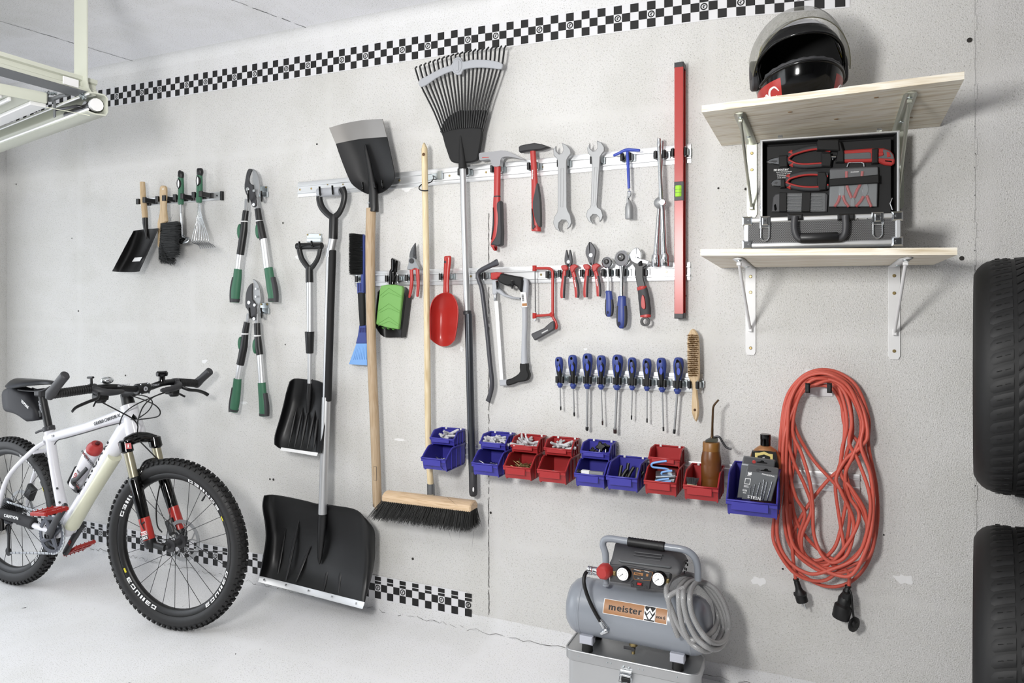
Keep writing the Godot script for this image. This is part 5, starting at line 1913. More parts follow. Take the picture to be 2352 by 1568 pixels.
	part(t,"bristles",b,M.brass_wire).set_meta("kind","stuff")

# ---- stacking bins on the lowest rail --------------------------------------------------
func make_bin(label: String,u: float,w: float,d: float,h: float,y0: float,lip: float,m: Material,group: String) -> Vector3:
	var zb := 0.02
	var o := Vector3(P(u,1000,zb).x,y0,zb)
	var t := thing("storage_bin",label,"storage bin",o + Vector3(w / 2,0,d / 2),group)
	var th := 0.0022
	var side := [[0.0,0.0],[0.0,h],[d * 0.64,h],[d * 0.86,h * (lip + 0.14)],[d * 0.97,h * lip],[d * 0.95,h * lip * 0.7],[d * 0.9,0.0]]
	var poly := PackedVector2Array()
	for q in side:
		poly.append(Vector2(q[0],q[1]))
	var b := nb(t)
	b.xf = Transform3D(Basis(Vector3(0,0,1),Vector3.UP,Vector3(-1,0,0)),o)
	b.plate(poly,-th,0.0,0.0)
	b.plate(poly,-w,-w + th,0.0)
	b.xf = Transform3D()
	b.bx(o + Vector3(w / 2,h / 2,th / 2),Vector3(w,h,th),0.0)
	b.bx(o + Vector3(w / 2,th / 2,d * 0.45),Vector3(w,th,d * 0.9),0.0)
	# front wall and lip, leaning out
	var rows := []
	for q in [[d * 0.985,h * lip],[d * 0.95,h * lip * 0.72],[d * 0.94,h * lip * 0.66],[d * 0.9,0.0]]:
		rows.append([o + Vector3(0,q[1],q[0]),o + Vector3(w,q[1],q[0])])
	b.sheet(rows,th)
	# runners under the floor, ribs on the sides
	for s in [0.003,w - 0.003]:
		b.bx(o + Vector3(s,-0.002,d * 0.45),Vector3(0.004,0.005,d * 0.86),0.0005)
	for f in [0.22,0.45,0.68]:
		for s in [-0.0012,w + 0.0012]:
			b.bx(o + Vector3(s,h * 0.45,d * f),Vector3(0.0026,h * 0.9,0.004),0.0006)
	part(t,"tub",b,m)
	b = nb(t)
	var rim := []
	var line := [[0.002,h],[d * 0.3,h],[d * 0.64,h],[d * 0.7,h * (0.93 + lip * 0.04)],[d * 0.86,h * (lip + 0.16)],[d * 0.93,h * (lip + 0.03)],[d,h * lip]]
	for q in line:
		rim.append(o + Vector3(-0.001,q[1],q[0]))
	rim.append(o + Vector3(w * 0.5,h * lip,d + 0.001))
	line.reverse()
	for q in line:
		rim.append(o + Vector3(w + 0.001,q[1],q[0]))
	b.tube(rim,0.0034,0.0026,8,Vector3.ZERO,true)
	b.bx(o + Vector3(w / 2,h * lip * 0.86,d * 0.985),Vector3(w + 0.006,h * lip * 0.3,0.004),0.0015)
	part(t,"rim",b,m)
	b = nb(t)
	b.bx(o + Vector3(w * 0.47,h * lip * 0.68,d + 0.0035),Vector3(w * 0.74,h * lip * 0.52,0.003),0.001)
	part(t,"label_holder",b,m)
	for f in [0.2,0.85]:
		b = nb(t)
		b.bx(o + Vector3(w * f,h + 0.0005,0.005),Vector3(0.007,0.0065,0.005),0.0004)
		part(t,"hang_slot",b,M.vinyl_white)
	return o

func heap(kind: String,label: String,o: Vector3,w: float,d: float,h0: float,n: int,group: String) -> void:
	var proto: Node3D = null
	for i in n:
		var t: Node3D
		if proto == null:
			t = thing(kind,label,"wall plug" if kind == "wall_plug" else "screw",Vector3.ZERO,group)
			var b := nb(t)
			if kind == "wall_plug":
				b.lathe(Vector3.ZERO,Vector3(1,0,0),[[0.0035,0.0],[0.0044,0.002],[0.004,0.004],[0.0042,0.01],[0.0036,0.018],[0.0042,0.02],[0.0034,0.034],[0.0022,0.036]],8)
				part(t,"sleeve",b,M.plug_grey)
				b = nb(t)
				b.bx(Vector3(0.022,0,0),Vector3(0.024,0.0094,0.0012),0.0002)
				part(t,"fin",b,M.plug_grey)
			else:
				b.lathe(Vector3.ZERO,Vector3(1,0,0),[[0.0014,0.0],[0.0014,0.026],[0.0004,0.032]],6)
				part(t,"shank",b,M.brass if kind == "brass_screw" else M.chrome)
				b = nb(t)
				b.lathe(Vector3(-0.003,0,0),Vector3(1,0,0),[[0.0034,0.0],[0.0032,0.0012],[0.0014,0.0035]],8)
				part(t,"head",b,M.brass if kind == "brass_screw" else M.chrome)
			proto = t
		else:
			t = proto.duplicate()
			t.name = numbered(kind)
			add_child(t)
		var a := rng.randf() * TAU
		var r := sqrt(rng.randf())
		var fx := rng.randf_range(-1,1)
		var fz := rng.randf_range(-1,1)
		var hh := h0 * (1.0 - 0.6 * (fx * fx + fz * fz) / 2.0) * rng.randf_range(0.55,1.0)
		t.position = o + Vector3(w * (0.5 + fx * 0.27),0.006 + hh,d * (0.52 + fz * 0.2))
		t.rotation = Vector3(0,a,rng.randf_range(-0.35,0.5) * (1.8 if i % 7 == 0 else 1.0))
		if kind == "wall_plug":
			t.scale = Vector3.ONE * rng.randf_range(0.8,1.15)

func bins() -> void:
	mat("plug_grey",Color(0.76,0.76,0.77),0.5)
	var up := "small bins of the upper tier"
	var low := "bins of the lower tier"
	var yu := 0.711
	var yl := 0.632
	var wu := 0.096
	var cols := [[1016.5,"blue","behind the rake shaft, farthest from the cord"],[1128.0,"blue","between the rake shaft and the first red bin"],[1197.5,"red","next to the blue bin by the wall crack"],[1271.8,"red","next to the blue bin of black knobs"],[1353.3,"blue",""],[1505.2,"red",""]]
	var tops := ["small blue bin of grey wall plugs over the broom stick","small blue bin heaped with grey wall plugs beside the wall crack","small red bin of grey wall plugs, the one nearer the wall crack","small red bin of thick grey wall plugs beside the bin of black knobs","small blue bin holding black plastic knobs","small empty red bin above the blue hooks"]
	var lows := ["blue bin of bright screws over the broom stick","blue bin of bright screws beside the wall crack","red bin filled with brassy screws","red bin with only a few screws inside","blue bin holding a square silver tube with a white label","red bin of zinc plates and blue coated hooks"]
	for i in 6:
		var m: Material = M.blue_bin if cols[i][1] == "blue" else M.red_bin
		var o := make_bin(lows[i],cols[i][0],wu,0.155,0.074,yl,0.56,m,low)
		var p := make_bin(tops[i],cols[i][0],wu,0.092,0.046,yu,0.5,m,up)
		if i < 4:
			heap("wall_plug",["grey wall plug in the blue bin over the broom stick","grey wall plug in the blue bin beside the wall crack","grey wall plug in the red bin nearer the wall crack","thick grey wall plug in the red bin beside the black knobs"][i],p,wu,0.1,0.034,[16,34,22,24][i],["plugs of the first blue bin","plugs of the second blue bin","plugs of the first red bin","plugs of the second red bin"][i])
			heap("brass_screw" if i == 2 else "screw",["bright screw in the blue bin over the broom stick","bright screw in the blue bin beside the wall crack","brassy screw in the well filled red bin","loose screw in the nearly empty red bin"][i],o,wu,0.19,[0.026,0.028,0.034,0.02][i],[30,28,60,6][i],["screws of the first blue bin","screws of the second blue bin","screws of the first red bin","screws of the second red bin"][i])
	var b6 := make_bin("blue bin of black spring clamps without a bin above it",1422.8,0.097,0.155,0.078,yl,0.56,M.blue_bin,low)
	var b8 := make_bin("red bin holding the brown oil can and a small brush",1590.8,0.1,0.155,0.078,0.628,0.56,M.red_bin,low)
	var b9 := make_bin("large blue bin holding drill sets and a golden bottle beside the cord",1689.0,0.137,0.215,0.112,0.613,0.4,M.blue_bin,"")
	var b5 := Vector3(P(1353.3,1000,0.02).x,yu,0.02)
	# black knobs in the small blue bin
	var places := [[0.03,0.02,0.055,0.011],[0.055,0.034,0.045,0.015],[0.072,0.032,0.04,0.013],[0.045,0.018,0.07,0.009]]
	for i in 4:
		var q: Array = places[i]
		var t := thing("star_knob",["black star knob lowest in the small blue bin","big black star knob standing up in the small blue bin","black star knob leaning at the back of the small blue bin","little dark knob lying at the lip of the small blue bin"][i],"knob",b5 + Vector3(q[0],0.004,q[2]),"knobs in the small blue bin")
		var b := nb(t)
		var c := b5 + Vector3(q[0],q[1],q[2])
		var pts := PackedVector2Array()
		for j in 24:
			pts.append(Vector2(cos(TAU * j / 24),sin(TAU * j / 24)) * q[3] * (1.0 + 0.22 * cos(4.0 * TAU * j / 24)))
		b.xf = Transform3D(Basis.from_euler(Vector3(-0.5 + i * 0.3,0.4 - i * 0.3,0.2 * i)),c)
		b.plate(pts,-0.006,0.006,0.003,true)
		part(t,"knob",b,M.black_gloss)
		b = nb(t)
		b.lathe(c,Vector3(-0.3 + 0.2 * i,-0.8,0.5),[[0.003,0.0],[0.003,0.022]],8)
		part(t,"threaded_stud",b,M.chrome)
	# silver tube
	var bl := Vector3(P(1353.3,1000,0.02).x,yl,0.02)
	var t := thing("square_tube","square silver tube with a black end and white label","tube",bl + Vector3(0.05,0.035,0.13))
	var b := nb(t)
	b.bx(bl + Vector3(0.055,0.044,0.138),Vector3(0.075,0.014,0.014),0.001)
	part(t,"tube",b,M.satin_steel)
	b = nb(t)
	b.tube([bl + Vector3(0.018,0.044,0.138),bl + Vector3(0.012,0.045,0.138),bl + Vector3(0.009,0.045,0.138),bl + Vector3(0.002,0.044,0.139)],[0.006,0.006,0.009,0.006],null,10)
	part(t,"end_knob",b,M.black_plastic)
	b = nb(t)
	b.bx(bl + Vector3(0.032,0.044,0.138),Vector3(0.026,0.0146,0.0146),0.0)
	part(t,"label",b,M.paper)
	# spring clamps
	for i in 3:
		var q: Vector3 = [Vector3(0.028,0.03,0.09),Vector3(0.048,0.036,0.075),Vector3(0.086,0.03,0.1)][i]
		t = thing("spring_clamp",["black spring clamp lying in front in the blue bin","black spring clamp standing highest in the blue bin","black spring clamp against the side of the blue bin"][i],"clamp",b6 + Vector3(q.x,0.004,q.z),"clamps in the blue bin")
		for s in [-1,1]:
			b = nb(t)
			b.tube(curve([b6 + q + Vector3(s * 0.003,-0.025,0.02),b6 + q + Vector3(s * 0.004,-0.008,0.01),b6 + q + Vector3(s * 0.006 + 0.004,0.008,0.002),b6 + q + Vector3(s * 0.009 + 0.01,0.03 - s * 0.006,-0.006)],4),0.006,0.0045,10)
			part(t,"grip",b,M.black_plastic)
		b = nb(t)
		b.lathe(b6 + q + Vector3(-0.008,-0.012,0.014),Vector3(1,0,0),[[0.003,0.0],[0.003,0.018]],8)
		part(t,"pin",b,M.chrome)
	# hooks and plates in the red bin
	var b7 := Vector3(P(1505.2,1000,0.02).x,yl,0.02)
	for i in 4:
		t = thing("coated_hook",["blue coated hook sticking up over the back of the red bin","blue coated hook lying in the middle of the red bin","blue coated hook lying at the lip of the red bin","blue coated hook under the others in the red bin"][i],"hook",b7 + Vector3(0.05,0.03,0.1),"blue hooks in the red bin")
		b = nb(t)
		var c: Vector3 = b7 + [Vector3(0.028,0.085,0.098),Vector3(0.055,0.06,0.1),Vector3(0.045,0.038,0.13),Vector3(0.05,0.03,0.125)][i]
		var s: float = [1.0,0.7,0.9,0.9][i]
		b.tube(curve([c + Vector3(0.03,0.012,0) * s,c + Vector3(0.0,0.006,0.004) * s,c + Vector3(-0.016,0.0,0.006) * s,c + Vector3(-0.014,-0.01,0.006) * s,c + Vector3(0.01,-0.012,0.002) * s,c + Vector3(0.035,-0.016,-0.004) * s,c + Vector3(0.038,-0.03,-0.006) * s],4),0.0034,null,10)
		part(t,"hook",b,M.light_blue)
		b = nb(t)
		b.bx(c + Vector3(0.04,-0.02,0.0) * s,Vector3(0.016,0.012,0.008),0.002)
		part(t,"foot",b,M.chrome)
	for i in 3:
		b = nb()
		b.o = b7 + Vector3(0.055,0.03 + i * 0.012,0.1)
		b.bx(b.o,Vector3(0.062,0.008,0.04),0.0015,Basis.from_euler(Vector3(0.25,0.15 * i - 0.1,0.12)))
		solo("zinc_plate",["zinc plate lowest of the three in the red bin","zinc plate in the middle of the three in the red bin","zinc plate topmost of the three in the red bin"][i],"bracket",b,M.zinc,"zinc plates in the red bin")
	# oil can
	k(1600,900,0.1977)
	var z := 0.1
	var c := W(170,840,z)
	var base := Vector3(c.x,0.634,z)
	t = thing("oil_can","brown translucent oil can with a long bent spout and lever","oil can",base)
	b = nb(t)
	b.lathe(base,Vector3.UP,[[0.029,0.0],[0.0302,0.004],[0.0305,0.05],[0.03,0.053],[0.0305,0.056],[0.031,0.092],[0.0305,0.095],[0.0312,0.098],[0.0305,0.115],[0.027,0.133],[0.0255,0.139]],28)
	part(t,"bottle",b,M.amber_plastic)
	b = nb(t)
	b.lathe(base,Vector3.UP,[[0.0262,0.136],[0.0262,0.16],[0.0245,0.163]],28)
	part(t,"cap",b,mat("amber_cap",Color(0.5,0.34,0.15),0.4))
	b = nb(t)
	b.plate(L([108,572,112,560,180,530,242,536,244,572],z),z - 0.012,z + 0.012,0.003,true)
	part(t,"pump_head",b,mat("pump_olive",Color(0.2,0.2,0.15),0.5))
	b = nb(t)
	b.tube(curve(T([180,535,z,183,400,z,188,260,z,191,195,z,200,160,z,225,125,z,257,90,z]),4),[0.006,0.0045,0.004,0.004,0.0036,0.0036,0.0036,0.0036,0.0034,0.0034,0.0034,0.0034,0.0033,0.0033,0.0033,0.0033,0.0032,0.0032,0.0032,0.0032,0.0031,0.003,0.003,0.003,0.0028],null,10)
	part(t,"spout",b,mat("spout_bronze",Color(0.3,0.22,0.13),0.35,0.5))
	b = nb(t)
	b.tube(curve(T([108,568,z,150,545,z,205,524,z,250,518,z,275,535,z,300,580,z,330,625,z,360,650,z,408,662,z]),4),0.0034,0.0024,8)
	part(t,"lever",b,M.dark_steel)
	# little brush with steel handle
	var s8 := b8 + Vector3(0.02,0.037,0.133)
	t = thing("steel_brush","little wood-backed brush with steel handle lying in the red bin","brush",s8)
	b = nb(t)
	b.bx(s8,Vector3(0.03,0.014,0.014),0.002,Basis.from_euler(Vector3(0,0.1,-0.05)))
	part(t,"block",b,M.beech)
	b = nb(t)
	for i in 260:
		var from := s8 + Vector3(rng.randf_range(-0.013,0.013),0.006,rng.randf_range(-0.005,0.005))
		hair(b,from,from + Vector3((from.x - s8.x) * 0.5 + 0.003,0.021,rng.randf_range(-0.004,0.004)),0.0006)
	part(t,"bristles",b,M.mid_grey).set_meta("kind","stuff")
	b = nb(t)
	b.tube(curve([s8 + Vector3(0.014,-0.002,0),s8 + Vector3(0.026,-0.001,0),s8 + Vector3(0.045,-0.002,0),s8 + Vector3(0.064,-0.006,0)],4),[0.002,0.002,0.0025,0.003,0.004,0.005,0.0055,0.006,0.006,0.0055,0.005,0.004,0.002],null,12)
	part(t,"handle",b,M.chrome)
	# golden bottle
	z = 0.075
	c = W(800,840,z)
	var m := px(800,840,z)
	base = Vector3(c.x,0.618,z)
	t = thing("polish_bottle","golden polish bottle with black cap standing in the large blue bin","bottle",base)
	b = nb(t)
	var path := []
	var ra := []
	var rz := []
	for q in [[0.618,160.0],[0.622,172.0],[W(0,850,z).y,174.0],[W(0,760,z).y,176.0],[W(0,700,z).y,172.0],[W(0,650,z).y,156.0],[W(0,610,z).y,128.0],[W(0,580,z).y,92.0],[W(0,562,z).y,64.0],[W(0,552,z).y,50.0],[W(0,540,z).y,48.0]]:
		path.append(Vector3(c.x,q[0],z))
		ra.append(q[1] * m)
		rz.append(minf(0.026,q[1] * m * 0.75))
	b.tube(path,ra,rz,28,Vector3(0,0,1))
	part(t,"bottle",b,M.bottle_gold)
	b = nb(t)
	b.lathe(Vector3(c.x,W(0,556,z).y,z),Vector3.UP,[[0.0148,0.0],[0.0152,0.002],[0.0152,0.018],[0.0158,0.019],[0.0158,0.0325],[0.0145,0.034]],24)
	part(t,"cap",b,M.black_gloss)
	b = nb(t)
	b.plate(smooth(L([640,715,660,690,790,680,900,700,930,730,935,1000,640,1000],z + 0.024),2),z + 0.01,z + 0.0268,0.0)
	var lab := part(t,"label",b,M.black_plastic)
	b = nb(t)
	var shield := L([678,704,730,704,785,690,840,716,886,722,884,850,860,850,855,750,785,724,708,740,706,850,680,850],z + 0.026)
	b.plate(shield,z + 0.0262,z + 0.0274,0.0)
	part(lab,"label_print",b,mat("label_gold",Color(0.85,0.78,0.5),0.4))
	b = nb(t)
	b.plate(L([770,752,776,752,770,776,763,776],z + 0.026),z + 0.0262,z + 0.0274,0.0)
	b.plate(L([783,752,789,752,785,776,778,776],z + 0.026),z + 0.0262,z + 0.0274,0.0)
	part(lab,"label_mark",b,M.print_white)
	# drill sets
	for i in 2:
		z = 0.165 + 0.028 * i
		var o: Array = [[545,752,560,750,900,795,914,806,905,860,850,1240,470,1230,520,850],[600,848,612,848,940,890,954,902,945,980,866,1272,524,1244,575,910]][i]
		t = thing("drill_set",["grey cassette of drill bits tucked behind the other one","grey cassette of masonry drill bits with large white lettering"][i],"drill set",Vector3(W(700,1250,z).x,0.618,z),"drill sets in the large blue bin")
		b = nb(t)
		b.plate(L(o,z),z - 0.012,z,0.002)
		part(t,"cassette",b,M.mid_grey)
		var dx: float = 0.0 if i == 1 else -45.0
		var dy: float = 0.0 if i == 1 else -95.0
		b = nb(t)
		b.plate(L([600 + dx,850 + dy,950 + dx,892 + dy,944 + dx,962 + dy,590 + dx,915 + dy],z),z,z + 0.0015,0.0005)
		part(t,"hanger_edge",b,M.shroud_grey)
		b = nb(t)
		b.plate(smooth(L([742 + dx,914 + dy,755 + dx,902 + dy,780 + dx,902 + dy,800 + dx,888 + dy,828 + dx,896 + dy,832 + dx,910 + dy,862 + dx,916 + dy,860 + dx,928 + dy],z + 0.0015),2),z,z + 0.0018,0.0)
		part(t,"hang_slot",b,M.black_gloss)
		b = nb(t)
		disc(b,712 + dx,905 + dy,20,z + 0.001,0.001)
		part(t,"colour_dot",b,M.red_tool if i == 0 else M.dark_grey)
		if i == 1:
			for j in 6:
				b = nb(t)
				var q: Array = [[628,1095,606,1230,6],[678,1070,645,1225,8],[735,1050,690,1228,10],[785,1015,745,1240,12],[818,1040,770,1255,11],[880,1035,815,1262,10]][j]
				var pts := []
				var rr := []
				for e in 13:
					pts.append(W(lerpf(q[0],q[2],e / 12.0),lerpf(q[1],q[3],e / 12.0),z + 0.002))
					rr.append(q[4] * m * (0.5 + 0.5 * (e % 2)))
				b.tube(pts,rr,0.0025,8,Vector3(0,0,1))
				part(t,"drill_bit",b,M.steel)
			letters(t,"STEIN",668,1228,z + 0.006,-0.1,34,M.print_white,1.15)
			letters(t,"PROFESSIONAL",833,966,z + 0.0015,-0.12,16,M.print_white,0.9)
			letters(t,"DIN",560,1142,z + 0.0012,-0.12,22,M.print_white,0.9)
			letters(t,"8039",557,1170,z + 0.0012,-0.12,14,M.print_white,0.9)
			b = nb(t)
			for q in [[600,930,612,930,620,945,628,930,640,930,640,962,600,962]]:
				b.plate(L(q,z),z,z + 0.0014,0.0)
			part(t,"emblem",b,M.print_white)
			b = nb(t)
			b.ringplate(L([565,1000,632,1006,618,1075,555,1066],z),L([571,1007,625,1012,613,1069,561,1060],z),z,z + 0.0014)
			part(t,"pictogram_frame",b,M.print_white)
			b = nb(t)
			for y in [1082,1096]:
				b.plate(L([550,y,606,y + 6,605,y + 10,549,y + 4],z),z,z + 0.0014,0.0)
			part(t,"print_line",b,M.print_white)
			letters(t,"meister",612,970,z + 0.0014,-0.1,9,M.print_white)
		else:
			b = nb(t)
			b.plate(L([530,830,900,880,895,895,525,845],z),z,z + 0.0012,0.0)
			part(t,"pale_band",b,M.light_grey)

# ---- extension cord ----------------------------------------------------------------------
func cord() -> void:
	k(1640,820,0.4208)
	var t := thing("extension_cord","long coiled orange-red extension cord hung on two black hooks","cord",W(600,1240,0.03))
	var loops := [
		[370,400,355,620,330,900,380,1090,520,1215,640,1250,760,1215,850,1100,890,900,885,700,840,480,845,330,780,170,690,90,575,66,470,110,400,220],
		[385,400,375,640,318,930,350,1050,450,1180,590,1220,700,1150,850,1080,880,900,860,650,820,470,830,340,760,170,670,100,570,80,480,120,410,230],
		[400,400,390,640,400,860,440,1030,560,1140,680,1195,770,1175,850,1000,870,820,850,640,800,480,815,350,745,175,660,108,570,92,480,132,415,240],
		[415,380,405,600,385,860,420,1040,560,1165,690,1180,800,1120,850,980,800,820,740,700,720,560,760,400,730,200,660,120,570,104,490,142,430,250],
		[380,440,365,700,345,960,400,1110,520,1180,640,1160,780,1090,840,930,855,760,780,560,740,470,750,350,720,220,660,135,570,115,500,150,440,260],
		[425,380,440,500,420,700,440,860,500,980,600,1070,680,1100,710,1040,690,900,665,700,690,560,715,400,700,260,650,150,575,128,500,165,440,270],
		[430,400,480,520,520,660,540,800,545,960,590,1080,660,1120,730,1060,760,900,700,740,665,660,720,560,790,500,838,420,800,250,690,130,570,140,470,210],
		[395,480,400,700,440,900,460,1040,560,1110,650,1040,700,900,720,760,660,690,560,590,500,500,440,390,430,290,490,175,570,152,650,170,690,260,720,380,800,480,760,560,640,660,545,760,480,860,430,960,390,900],
		[405,420,430,560,500,700,535,830,480,980,500,1100,620,1130,740,1000,790,860,740,760,720,640,760,540,800,420,790,300,700,150,575,110,480,140,420,270],
		[372,460,390,700,430,960,520,1100,640,1110,720,1020,740,860,715,700,740,560,800,470,825,380,790,230,700,130,575,96,470,130,395,250],
		[410,440,420,640,450,760,500,860,460,1000,540,1120,680,1150,820,1020,830,860,760,720,690,640,700,500,728,380,705,240,650,130,575,122,495,152,432,260]]
	for i in loops.size():
		var b := nb(t)
		var pts := []
		var l: Array = loops[i]
		for j in range(0,l.size(),2):
			var low: float = clampf((l[j + 1] - 200.0) / 900.0,0.0,1.0)
			pts.append(W(l[j] + rng.randf_range(-5,5),l[j + 1] + rng.randf_range(-5,5),0.034 + 0.0055 * ((i * 5) % 11) * (0.55 + 0.45 * low) + 0.006 * sin(j * 0.9 + i * 1.7)))
		b.tube(loop(pts,6),0.0052,null,10,Vector3.ZERO,true)
		part(t,"cable_turn",b,M.cord_red)
	var b := nb(t)
	b.tube(curve(T([415,800,0.06,420,960,0.065,432,1100,0.06,442,1180,0.055,446,1216,0.05]),6),0.0052,null,10)
	b.tube(curve(T([640,1130,0.06,720,1160,0.062,738,1200,0.058,735,1252,0.05]),6),0.0052,null,10)
	part(t,"cable_end",b,M.cord_red)
	# plug
	var a := W(446,1208,0.05)
	var e := W(483,1335,0.05)
	var d := (e - a).normalized()
	var n := a.distance_to(e)
	b = nb(t)
	b.lathe(a,d,[[0.0085,0.0],[0.009,0.004],[0.0075,0.006],[0.0085,0.01],[0.0095,n * 0.4],[0.012,n * 0.52],[0.0185,n * 0.62],[0.0195,n * 0.64],[0.0185,n * 0.7],[0.0175,n * 0.72],[0.0175,n * 0.97],[0.0165,n]],22)
	b.bx(a + d * n * 0.66,Vector3(0.038,0.006,0.006),0.002)
	var plug := part(t,"plug",b,M.rubber_black)
	for s in [-1,1]:
		b = nb(t)
		b.lathe(e + Vector3(s * 0.0045,0,s * 0.006),d,[[0.0024,0.0],[0.0024,0.016],[0.001,0.019]],10)
		part(plug,"pin",b,M.chrome)
	# socket with its hanging lid
	a = W(733,1246,0.05)
	e = W(690,1425,0.055)
	d = (e - a).normalized()
	n = a.distance_to(e)
	b = nb(t)
	b.lathe(a,d,[[0.008,0.0],[0.0095,0.003],[0.0075,0.006],[0.009,0.012],[0.011,n * 0.22],[0.017,n * 0.36],[0.019,n * 0.4],[0.0185,n * 0.56],[0.0245,n * 0.62],[0.025,n * 0.66],[0.0245,n * 0.97],[0.0225,n]],26)
	b.bx(a + d * n * 0.42,Vector3(0.02,0.05,0.034),0.004,Basis.from_euler(Vector3(0,0,-0.2)))
	var sock := part(t,"socket",b,M.rubber_black)
	b = nb(t)
	b.tube(curve(T([735,1256,0.052,750,1300,0.06,755,1360,0.06,762,1420,0.056]),4),0.003,0.002,8)
	part(sock,"lid_strap",b,M.rubber_black)
	b = nb(t)
	c_disc(b,W(764,1458,0.055),Vector3(0.75,-0.1,0.65),0.0225,0.009)
	c_disc(b,W(770,1458,0.062),Vector3(0.75,-0.1,0.65),0.012,0.014)
	part(sock,"lid",b,M.rubber_black)
	# the two hooks and the pale plate behind
	t = thing("cord_hook","white wall plate with two black hooks carrying the orange cord","hook",W(570,200,0.001))
	b = nb(t)
	b.plate(L([500,66,645,66,650,215,495,215],0.006),0.001,0.006,0.002)
	part(t,"plate",b,M.vinyl_white)
	for x in [511,630]:
		b = nb(t)
		b.tube(T([x,180,0.004,x,185,0.06,x,182,0.1]),0.006,0.005,10)
		b.bx(W(x,168,0.105),Vector3(0.0135,0.029,0.012),0.004)
		part(t,"hook",b,M.black_plastic)

func c_disc(b: B,c: Vector3,n: Vector3,r: float,h: float) -> void:
	b.lathe(c,n,[[r * 0.8,-h / 2],[r,-h / 2 + 0.002],[r,h / 2 - 0.002],[r * 0.8,h / 2]],22)

# ---- two board shelves on brackets ---------------------------------------------------
func hexa(b: B,p: Array) -> void:   # bottom ring 0-3 (front left,front right,back right,back left),top ring 4-7
	b.quad(p[0],p[1],p[5],p[4])
	b.quad(p[1],p[2],p[6],p[5])
	b.quad(p[2],p[3],p[7],p[6])
	b.quad(p[3],p[0],p[4],p[7])
	b.quad(p[4],p[5],p[6],p[7])
	b.quad(p[3],p[2],p[1],p[0])

var shelf_top := {}

func bracket(label: String,u: float,arm_tip: Vector3,y: float,foot: float,m: Material,strut_wall: Vector3,strut_tip: Vector3,screws: Array) -> void:
	var x := P(u,700,0.004).x
	var t := thing("shelf_bracket",label,"bracket",Vector3(x,foot,0.002),"shelf brackets")
	var b := nb(t)
	var pts := PackedVector2Array([Vector2(x - 0.016,y - 0.001),Vector2(x - 0.016,foot + 0.01),Vector2(x - 0.011,foot),Vector2(x + 0.011,foot),Vector2(x + 0.016,foot + 0.01),Vector2(x + 0.016,y - 0.001)])
	b.plate(pts,0.0012,0.005,0.001)
	part(t,"wall_leg",b,m)
	b = nb(t)
	var d := arm_tip - Vector3(x,y,0)
	b.tube([Vector3(x,y - 0.0035,0.003),Vector3(x,y - 0.0035,0.01),Vector3(x,y - 0.0035,0) + d * 0.96,Vector3(x,y - 0.0035,0) + d],[0.016,0.016,0.016,0.011],[0.0024,0.0024,0.0024,0.0024],4,Vector3.UP)
	part(t,"arm",b,m)
	b = nb(t)
	b.tube([strut_wall,strut_tip],0.0045,null,10)
	b.bx(strut_wall.lerp(strut_tip,0.02),Vector3(0.012,0.02,0.008),0.002)
	b.bx(strut_tip.lerp(strut_wall,0.02),Vector3(0.012,0.008,0.02),0.002)
	part(t,"strut",b,m)
	for v in screws:
		b = nb(t)
		b.lathe(P(u,v,0.005),Vector3(0,0,1),[[0.005,-0.001],[0.005,0.001],[0.0035,0.0025]],14)
		part(t,"screw",b,M.brass)
	for f in [0.3,0.9]:
		b = nb(t)
		b.lathe(Vector3(x,y - 0.006,0) + d * f,Vector3(0,-1,0),[[0.007,-0.001],[0.007,0.001],[0.004,0.003]],14)
		part(t,"arm_screw",b,M.zinc)

